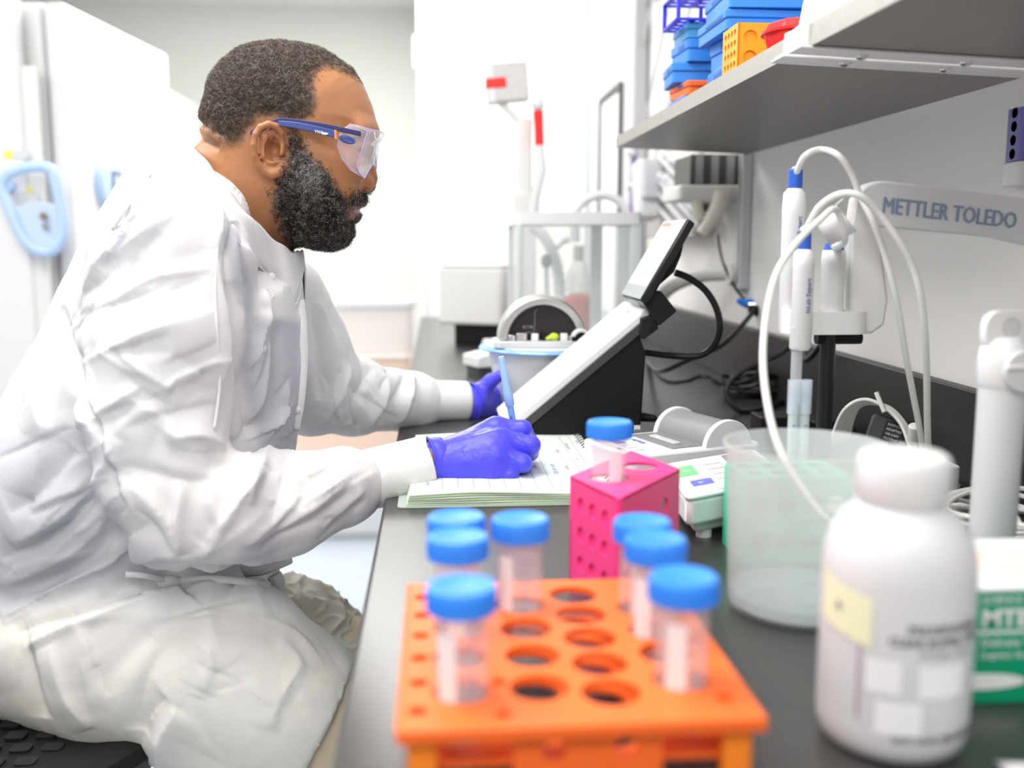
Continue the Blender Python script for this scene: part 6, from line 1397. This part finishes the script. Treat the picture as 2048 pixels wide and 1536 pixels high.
CR = [
 # sleeve head and shoulder
 ([(432, 372), (440, 470), (440, 580), (462, 690), (440, 830)], .006, .012, 'ridge'), ([(445, 400), (456, 520), (470, 640), (478, 740)], -.007, .010, 'ridge'),
 ([(180, 640), (230, 600), (310, 555), (420, 540)], .004, .010, 'step'), ([(150, 600), (240, 500), (330, 440), (420, 395)], .004, .016, 'ridge'),
 ([(200, 660), (300, 600), (400, 560)], -.004, .012, 'ridge'), ([(180, 720), (300, 660), (430, 620)], .005, .014, 'ridge'),
 ([(120, 610), (150, 720), (185, 830), (225, 950), (262, 1020)], -.012, .014, 'ridge'), ([(170, 700), (192, 830), (232, 950), (290, 1050)], .008, .012, 'ridge'),
 ([(225, 690), (275, 740), (330, 772), (345, 780)], .005, .009, 'ridge'), ([(240, 780), (300, 820), (360, 850)], .0035, .008, 'ridge'), ([(250, 740), (300, 790), (350, 810)], -.004, .009, 'ridge'),
 # elbow
 ([(250, 960), (300, 1000), (340, 1060), (352, 1130)], .009, .013, 'ridge'), ([(270, 1010), (320, 1060), (350, 1110)], -.006, .010, 'ridge'), ([(360, 960), (350, 1040), (358, 1110)], .008, .010, 'step'),
 ([(230, 930), (300, 940), (380, 960), (450, 950)], -.006, .012, 'ridge'), ([(340, 900), (420, 905), (520, 925), (560, 930)], -.006, .012, 'ridge'), ([(330, 880), (400, 872), (455, 900)], .007, .010, 'ridge'),
 # forearm
 ([(430, 940), (420, 1010), (445, 1060)], .006, .010, 'ridge'), ([(520, 920), (500, 980), (420, 1090)], .006, .010, 'ridge'), ([(500, 930), (470, 1000), (400, 1090)], -.006, .010, 'ridge'),
 ([(700, 960), (640, 1010), (560, 1060), (480, 1090)], .007, .011, 'ridge'), ([(700, 985), (620, 1045), (520, 1092)], -.006, .009, 'ridge'), ([(720, 920), (660, 930), (600, 960), (540, 1010)], .005, .010, 'ridge'),
 ([(730, 980), (700, 1010), (650, 1060)], .004, .007, 'ridge'), ([(690, 905), (640, 925), (590, 925)], -.005, .010, 'ridge'), ([(735, 1000), (690, 1040), (640, 1085)], -.004, .008, 'ridge'), ([(600, 940), (560, 990), (540, 1060)], -.004, .010, 'ridge'),
 # chest and front
 ([(470, 440), (500, 540), (510, 600), (515, 700)], -.012, .016, 'ridge'), ([(480, 470), (525, 580), (520, 690), (495, 740)], .010, .012, 'ridge'), ([(540, 620), (535, 720), (520, 800), (505, 850)], .010, .011, 'ridge'),
 ([(560, 640), (552, 740), (535, 830), (510, 930)], -.010, .012, 'ridge'), ([(580, 760), (560, 850), (520, 950), (500, 1010)], .009, .012, 'ridge'), ([(590, 800), (580, 900), (560, 1000)], -.008, .010, 'ridge'),
 ([(460, 560), (475, 700), (500, 850), (480, 900)], -.012, .014, 'ridge'), ([(600, 620), (606, 720), (600, 840)], .006, .007, 'ridge'),
 # back
 ([(330, 330), (280, 400), (220, 500), (150, 640)], .007, .014, 'ridge'), ([(410, 340), (340, 370), (270, 440), (200, 540)], -.009, .014, 'ridge'), ([(300, 330), (240, 410), (190, 500)], -.005, .012, 'ridge'),
 ([(110, 660), (140, 760), (190, 860), (240, 940)], .009, .014, 'ridge'), ([(60, 740), (90, 860), (60, 1000)], .008, .02, 'ridge'), ([(240, 880), (200, 960), (120, 1040), (20, 1090)], .009, .013, 'ridge'), ([(240, 930), (180, 1010), (90, 1080), (0, 1120)], -.010, .013, 'ridge'),
 ([(250, 980), (200, 1060), (120, 1120), (0, 1180)], .009, .012, 'ridge'), ([(150, 900), (90, 980), (20, 1030)], -.008, .014, 'ridge'), ([(300, 1050), (200, 1110), (90, 1170), (0, 1220)], -.012, .013, 'ridge'),
 ([(330, 1110), (230, 1120), (110, 1180), (0, 1240)], .012, .013, 'ridge'), ([(340, 1150), (250, 1165), (150, 1210), (20, 1260)], -.014, .012, 'ridge'),
 # waist gathers and skirt
 ([(560, 1150), (450, 1148), (330, 1160), (200, 1200), (60, 1260)], -.018, .013, 'ridge'), ([(530, 1180), (430, 1170), (320, 1190), (190, 1240), (30, 1300)], .010, .014, 'ridge'),
 ([(515, 1190), (420, 1205), (300, 1240)], -.006, .014, 'ridge'), ([(140, 1210), (200, 1180), (260, 1170)], .010, .012, 'ridge'),
 ([(370, 1240), (300, 1330), (270, 1420), (265, 1470)], -.008, .018, 'ridge'), ([(420, 1230), (420, 1330), (400, 1400)], .005, .016, 'ridge'), ([(560, 1280), (600, 1330), (560, 1400), (540, 1460)], .004, .014, 'ridge'),
 ([(350, 1420), (320, 1470), (315, 1530)], .009, .014, 'ridge'), ([(330, 1400), (290, 1450), (280, 1520)], -.008, .014, 'ridge'), ([(520, 1230), (590, 1260), (650, 1330)], .003, .010, 'ridge'), ([(40, 1230), (60, 1350), (90, 1440)], -.008, .02, 'ridge'), ([(100, 1290), (130, 1390), (180, 1460)], .006, .016, 'ridge'),
 # far sleeve
 ([(640, 600), (665, 660), (670, 740), (655, 820)], .009, .012, 'ridge'), ([(625, 610), (640, 700), (640, 800)], -.010, .012, 'ridge'), ([(700, 730), (680, 790), (640, 850)], .010, .013, 'ridge'), ([(745, 735), (720, 790), (700, 850)], -.009, .012, 'ridge'),
 ([(770, 745), (770, 800), (730, 855)], .009, .012, 'ridge'), ([(810, 745), (790, 800), (760, 850)], -.008, .010, 'ridge'), ([(825, 745), (820, 800), (800, 850)], .008, .010, 'ridge'), ([(690, 760), (740, 800), (800, 840)], -.005, .010, 'ridge'),
]
for pts, a, wd, pr in CR: crease(pts, a, wd, pr)
rr_ = random.Random(5)
def auto(n, box, ang, spread, ln, amp, wd):
    for _ in range(n):
        x, y = rr_.uniform(box[0], box[2]), rr_.uniform(box[1], box[3]); a = math.radians(rr_.gauss(ang, spread)); L_ = rr_.uniform(*ln); c_ = rr_.uniform(-.25, .25); P_ = []
        for k in range(5):
            u = (k / 4 - .5) * L_; P_.append((x + u * math.cos(a) - c_ * u * u / L_ * math.sin(a), y + u * math.sin(a) + c_ * u * u / L_ * math.cos(a)))
        crease(P_, amp * rr_.choice((-1, 1)) * rr_.uniform(.6, 1.4), wd * rr_.uniform(.7, 1.3))
auto(10, (210, 600, 430, 900), -22, 12, (120, 240), .0034, .008)
auto(6, (200, 640, 420, 960), 38, 20, (60, 130), .0024, .005)
auto(9, (390, 920, 720, 1090), -33, 12, (110, 220), .0036, .008)
auto(4, (420, 920, 720, 1080), 25, 20, (40, 90), .0022, .004)
auto(12, (20, 820, 250, 1200), -35, 14, (120, 260), .0042, .008)
auto(8, (150, 400, 330, 640), -55, 14, (100, 220), .0030, .008)
auto(10, (480, 620, 590, 1050), 98, 12, (80, 200), .0042, .007)
auto(7, (60, 1230, 560, 1460), 70, 14, (120, 230), .0026, .011)
auto(8, (300, 1210, 650, 1420), 30, 20, (60, 160), .0024, .006)
auto(12, (640, 640, 830, 850), 75, 25, (50, 110), .0040, .007)
V = smooth(V, Q, 1, .2)
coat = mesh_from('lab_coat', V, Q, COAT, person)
# warmer tint where the thin cloth lies over the khaki trousers, cooler over the navy undershirt, with shade under the collar painted in
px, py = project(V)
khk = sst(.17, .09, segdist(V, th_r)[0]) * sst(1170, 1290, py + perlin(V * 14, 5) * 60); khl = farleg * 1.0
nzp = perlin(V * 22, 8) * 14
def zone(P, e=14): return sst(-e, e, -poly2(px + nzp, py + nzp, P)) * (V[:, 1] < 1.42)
shirt_shade = np.maximum.reduce([zone([(300, 322), (420, 350), (440, 410), (330, 440), (215, 520), (180, 520), (230, 400)], 34), zone([(500, 630), (600, 640), (606, 780), (575, 980), (552, 1130), (470, 1130), (520, 900), (480, 760)]), zone([(60, 860), (190, 860), (260, 1000), (250, 1060), (60, 1130), (-200, 1180), (-200, 900)]) * .8, zone([(60, 1130), (310, 1080), (350, 1140), (120, 1200), (-200, 1290), (-200, 1190)]) * .9, zone([(0, 1300), (190, 1230), (330, 1240), (180, 1380), (-200, 1400)]) * .6,
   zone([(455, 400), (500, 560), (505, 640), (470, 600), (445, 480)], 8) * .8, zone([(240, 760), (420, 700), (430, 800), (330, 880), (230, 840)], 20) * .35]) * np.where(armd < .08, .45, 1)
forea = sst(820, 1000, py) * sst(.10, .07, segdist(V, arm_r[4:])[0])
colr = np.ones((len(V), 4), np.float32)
colr[:, :3] *= 1 - shirt_shade[:, None] * np.array([.30, .29, .235]) - khk[:, None] * (1 - khl[:, None]) * np.array([.0, .025, .10]) - khl[:, None] * np.array([.16, .19, .29]) - forea[:, None] * np.array([.03, .06, .06])
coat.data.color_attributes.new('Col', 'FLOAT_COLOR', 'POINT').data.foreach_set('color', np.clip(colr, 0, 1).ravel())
coatV, coatQ = V, Q
bvc = bvh_of(coatV, coatQ)
def lay(px_, py_, off=.002):                   # a point lying just above the coat surface
    q = hit(bvc, px_, py_)
    return (q - (q - CAM).normalized() * off) if q is not None else Vector(at(px_, py_, 1.2))
# collar: standing band from a neck loop to an outer loop
topl = [(322, 255, 0), (352, 272, .050), (395, 302, .078), (432, 348, .094), (475, 405, .100), (520, 452, .092), (566, 492, .062), (592, 508, .02)]
botp = [(291, 312), (322, 354), (396, 394), (436, 428), (488, 502), (530, 545), (588, 612), (606, 545)]; botl = []
for i_, (x, y) in enumerate(botp):
    q = hit(bvc, x, y); q = q if q is not None else Vector(P3(x, y, (.02, .08, .12, .14, .15, .14, .10, .03)[i_])); q = q + (q - CAM).normalized() * .005; botl.append((x, y, max(.01, min(YS - q.y, (.035, .10, .15, .18, .19, .18, .14, .045)[i_]))))
def loop(pts): return [Vector(P3(x, y, o)) for x, y, o in pts] + [Vector(P3(x, y, o, 1)) - Vector((0, 0, .012 if o > .02 else 0)) for x, y, o in pts[::-1]]
A_, B_ = [spline(l, 6) for l in (loop(topl), loop(botl))]
nR = 7; v = []; f = []; n = len(A_)
for i in range(n):
    for j in range(nR + 1):
        s = j / nR; p = A_[i].lerp(B_[i], s); p = p + Vector((0, 0, .012 * math.sin(PI * s) + .0015 * math.sin(i * .9 + j))) + Vector((0, math.copysign(.006 * math.sin(PI * s), p.y - YS), 0)); v.append(p)
for i in range(n - 1):
    for j in range(nR): a = i * (nR + 1) + j; f.append((a, a + 1, a + nR + 2, a + nR + 1))
ob('collar', MB().add(v, f), COATC, coat, ang=180, solid=.0016, origin=None)
ob('collar_seam', MB().tube([q + Vector((0, math.copysign(.001, q.y - YS), .001)) for q in B_], .0012, 6), COATC, coat)
# placket, snaps, seams
def ribbon(nm, pts, wd, m, off=.0025, th=.0012, par=coat):
    P_ = spline([lay(x, y, off) for x, y in pts], 6); v = []; f = []
    for i, p in enumerate(P_):
        tdir = (P_[min(i + 1, len(P_) - 1)] - P_[max(i - 1, 0)]).normalized(); sd = tdir.cross((p - CAM).normalized()).normalized()
        v += [p - sd * wd / 2, p, p + sd * wd / 2]
    for i in range(len(P_) - 1): a = i * 3; f += [(a, a + 1, a + 4, a + 3), (a + 1, a + 2, a + 5, a + 4)]
    return ob(nm, MB().add(v, f), m, par, ang=180, solid=th)
ribbon('sleeve_seam', [(436, 430), (434, 500), (430, 580), (434, 660), (440, 760), (428, 860)], .003, COATC, .0004, .0008)
ribbon('back_seam', [(300, 345), (262, 400), (225, 460)], .004, COATC, .001)
ribbon('placket', [(596, 600), (602, 660), (603, 720), (597, 800), (586, 860)], .016, COATC, .0002, .0010)
for x, y in ((543, 553), (594, 820)): 
    q = lay(x, y, .004); ob('snap', MB().sphere(q, .0048, 16, 8, (1, .5, 1)), COATC, coat)
q = lay(541, 586, .004); dd_ = (CAM - q).normalized(); ob('snap_ring', MB().tube([q + Vector((.0052 * math.cos(k * PI / 8), 0, .0058 * math.sin(k * PI / 8))) for k in range(16)], .0009, 6, closed=True), COATC, coat)
ribbon('waist_tie', [(345, 1168), (380, 1160), (430, 1158), (500, 1165), (540, 1170)], .008, COATC, .003, .0015)
kq = lay(340, 1166, .008); ob('tie_knot', MB().sphere(kq, .011, 14, 10, (1.3, .7, .8)), COATC, coat)
tl = [kq, kq + Vector((-.02, -.01, .012)), kq + Vector((-.045, -.012, .016))]; ob('tie_end', MB().tube(spline(tl, 4), .0035, 6), COATC, coat)
ribbon('hem_stitch', [(686, 1366), (668, 1446), (636, 1490)], .003, COATC, .001, .0006)
# rolled hem folds in the lap
for pts, r in (([(520, 1172), (545, 1180), (556, 1168), (548, 1150)], .009), ([(470, 1138), (520, 1135), (560, 1120), (578, 1112)], .010), ([(440, 1160), (480, 1172), (515, 1195), (512, 1212)], .007)):
    ob('lap_fold', MB().tube(spline([Vector(at(x, y, 1.20)) for x, y in pts], 6), r, 10), COATC, coat)
# knit cuffs
def cuff(pts, rs, nm='knit_cuff'):
    P_ = spline(pts, 8); n = len(P_); v = []; f = []; K = 72; prev = None
    for i, p in enumerate(P_):
        tdir = (P_[min(i + 1, n - 1)] - P_[max(i - 1, 0)]).normalized(); u = tdir.cross(Vector((0, 0, 1))).normalized(); w_ = u.cross(tdir)
        t_ = i / (n - 1) * (len(rs) - 1); j = min(int(t_), len(rs) - 2); r = rs[j] + (rs[j + 1] - rs[j]) * (t_ - j)
        for k in range(K): a = 2 * PI * k / K; rr = r + (.00045 if k % 2 else -.00045); v.append(p + u * (rr * math.cos(a)) + w_ * (rr * math.sin(a)))
    for i in range(n - 1):
        for k in range(K): f.append((i * K + k, i * K + (k + 1) % K, (i + 1) * K + (k + 1) % K, (i + 1) * K + k))
    return ob(nm, MB().add(v, f), KNIT, coat, ang=180, solid=.0022)
cuff([Vector(W(722, 960, 1.180)), Vector(W(760, 954, 1.188)), Vector(W(815, 939, 1.200)), Vector(W(852, 928, 1.208))], [.0335, .0355, .0345, .0335])
cuff([Vector(W(832, 801, 1.668)), Vector(W(870, 802, 1.680)), Vector(W(932, 803, 1.698))], [.036, .034, .0335])
# trousers
h = .006; lo = (-.80, .98, .10); hi = (.20, 1.60, .92); G = grid(lo, hi, h)
kr, kl = W(700, 1500, 1.15), W(800, 1370, 1.42)
Ft = chain(G, [W(60, 1290, 1.21), W(250, 1305, 1.18), W(430, 1342, 1.155), W(590, 1440, 1.145), kr, (kr[0] + .03, 1.16, .16)], [.070, .080, .088, .086, .078, .06], .02)
Ft = smin(Ft, chain(G, [W(250, 1280, 1.42), W(600, 1300, 1.42), kl, (kl[0], 1.42, .16)], [.08, .078, .075, .06], .03), .03)
V, Q = surface_nets(Ft, lo, h); V = smooth(V, Q, 2); N = vnormals(V, Q); V = V + N * (.003 * np.clip(1 - np.abs(perlin(V * 20, 44)) * 2, 0, 1) ** 2)[:, None]
mesh_from('trousers', V, Q, KHAKI, person)
for (x, y) in ((kr[0] + .06, 1.16), (kl[0] + .03, 1.42)):
    ob('shoe', MB().sphere((x, y, .075), .05, 20, 12, (2.4, .95, 1.0)), BLACK, person)
# undershirt collar seen in the neck opening
ob('shirt_collar', MB().tube(spline([Vector(P3(x, y + 9, o - .014)) for x, y, o in topl[2:]], 5), .004, 8), mat('navy_shirt', (.02, .03, .09), .7), person)

# ------------------------------------------------------------------ gloves
GLV = bpy.data.materials.new('nitrile_glove'); GLV.use_nodes = True; nt = GLV.node_tree; b = nt.nodes['Principled BSDF']
b.inputs['Base Color'].default_value = (.075, .068, .80, 1); b.inputs['Roughness'].default_value = .38; b.inputs['Specular IOR Level'].default_value = .4; b.inputs['Sheen Weight'].default_value = .15
def glove(name, lo, hi, build, wrinkles, lb, tint=None):
    h = .00125; G = grid(lo, hi, h); F_ = build(G); V, Q = surface_nets(F_, lo, h); V = smooth(V, Q, 3, .45); N = vnormals(V, Q)
    bv = bvh_of(V, Q)
    for pts, a, wd in wrinkles:
        H = [hit(bv, *p) for p in pts]; H = [q for q in H if q is not None]
        if len(H) < 2: continue
        d, t_ = segdist(V, H); V = V + N * (a * np.sin(t_ * PI) ** .5 * np.exp(-(d / wd) ** 2))[:, None]
    V = V + N * (.0005 * perlin(V * 90, 61) + .0003 * perlin(V * 220, 62))[:, None]
    o = mesh_from(name, V, Q, GLV, person); o['label'] = lb; return o
def hand_r(G):
    mcp = [W(992, 858, 1.235), W(1000, 884, 1.212), W(996, 915, 1.196), W(984, 944, 1.190)]
    pip = [W(1046, 858, 1.228), W(1062, 890, 1.206), W(1046, 926, 1.190), W(1020, 951, 1.188)]
    dip = [W(1058, 880, 1.262), W(1060, 905, 1.240), W(1046, 938, 1.222), W(1014, 962, 1.210)]
    tip = [W(1048, 902, 1.285), W(1040, 916, 1.262), W(1024, 946, 1.242), W(998, 962, 1.226)]
    wr = W(872, 926, 1.213)
    F_ = None
    for k in range(4):
        c = cone(G, wr, mcp[k], .0235 if k in (1, 2) else .021, (.0165, .0175, .0165, .0145)[k]); F_ = c if F_ is None else smin(F_, c, .012)
    F_ = smin(F_, cone(G, W(930, 925, 1.212), W(985, 905, 1.205), .030, .024), .012)
    F_ = smin(F_, cone(G, W(905, 945, 1.205), W(985, 952, 1.196), .0165, .0155), .01)     # heel of the hand
    for k in range(4):
        r = (.0108, .0112, .0105, .0100)[k]
        fg = smin(cone(G, mcp[k], pip[k], r * 1.28, r * 1.02), cone(G, pip[k], dip[k], r * 1.02, r * .95), .004)
        fg = smin(fg, cone(G, dip[k], tip[k], r * .95, r * .82), .004)
        F_ = smin(F_, fg, .0045 if k else .006)
    th = smin(cone(G, W(915, 915, 1.245), W(965, 880, 1.275), .019, .0145), cone(G, W(965, 880, 1.275), W(1012, 868, 1.290), .0135, .0115), .006)
    th = smin(th, cone(G, W(1012, 868, 1.290), W(1036, 890, 1.296), .0112, .0092), .004)
    return smin(F_, th, .008)
wl, wh = W(860, 985, 1.2), W(1090, 820, 1.2)
cuts = [([(868 + 9 * k, 868 + 2 * k - 6), (884 + 10 * k, 905), (890 + 9 * k, 950)], -.0006, .0009) for k in range(5)]
cuts += [([(1010, 880), (1018, 905), (1024, 925)], -.0012, .0016), ([(985, 940), (1002, 955), (1006, 968)], -.001, .0014), ([(960, 935), (975, 960)], -.0007, .001), ([(905, 935), (925, 900), (950, 880)], -.0006, .003), ([(930, 880), (990, 862), (1040, 862)], .0010, .004), ([(1030, 870), (1045, 885), (1056, 902)], -.0012, .0015), ([(1020, 915), (1035, 935), (1046, 948)], -.0012, .0015)]
gr = glove('glove', (wl[0] - .004, 1.15, wl[2] - .010), (wh[0] + .004, 1.315, wh[2] + .006), hand_r, cuts, 'blue nitrile glove on the writing hand')
def gl_cuff(c0, c1, r0, r1, par):
    P_ = [Vector(c0).lerp(Vector(c1), s) for s in (0, .12, .3, .5, .75, 1)]; rr = [r0 + .0016, r0 + .0006, r0, r0 + .0006, (r0 + r1) / 2, r1]; K = 48; v = []; f = []
    tdir = (P_[-1] - P_[0]).normalized(); u = tdir.cross(Vector((0, 0, 1))).normalized(); w_ = u.cross(tdir)
    for i, p in enumerate(P_):
        for k in range(K): a = 2 * PI * k / K; r = rr[i] + .0005 * math.sin(5 * a + i); v.append(p + u * (r * .92 * math.cos(a)) + w_ * (r * math.sin(a)) + tdir * .0012 * math.sin(3 * a))
    for i in range(len(P_) - 1):
        for k in range(K): f.append((i * K + k, i * K + (k + 1) % K, (i + 1) * K + (k + 1) % K, (i + 1) * K + k))
    ob('glove_cuff', MB().add(v, f), GLV, par, ang=180, solid=.0008)
    ob('rolled_bead', MB().tube(v[:K], .0011, 8, closed=True), GLV, par)
gl_cuff(W(862, 925, 1.210), W(890, 921, 1.213), .0300, .0285, gr)
def hand_l(G):
    wr = W(944, 806, 1.700); F_ = None
    mcp = [W(985, 790, 1.74), W(988, 806, 1.745), W(986, 822, 1.745), W(980, 834, 1.74)]
    tip1 = [W(1002, 776, 1.80), W(1004, 800, 1.81), W(1002, 820, 1.81), W(996, 834, 1.80)]; tip2 = [W(1012, 776, 1.845), W(1013, 800, 1.855), W(1012, 820, 1.855), W(1004, 834, 1.845)]
    for k in range(4):
        c = cone(G, wr, mcp[k], .0245, .016); F_ = c if F_ is None else smin(F_, c, .012)
    for k in range(4): F_ = smin(F_, smin(cone(G, mcp[k], tip1[k], .0115, .0098), cone(G, tip1[k], tip2[k], .0098, .0085), .004), .005)
    th = smin(cone(G, W(960, 785, 1.705), W(982, 762, 1.700), .017, .012), cone(G, W(982, 762, 1.700), W(999, 752, 1.692), .012, .0098), .005)
    return smin(F_, th, .010)
a, b_ = W(930, 850, 1.70), W(1030, 735, 1.75)
gl = glove('glove', (a[0] - .005, 1.66, a[2] - .004), (b_[0] + .015, 1.875, b_[2] + .008), hand_l, [([(950, 760), (965, 790), (975, 830)], -.0008, .0014), ([(955, 765), (985, 760)], -.001, .002)], 'blue nitrile glove on the far hand holding the bucket')
gl_cuff(W(942, 805, 1.698), W(958, 803, 1.707), .0325, .0270, gl)
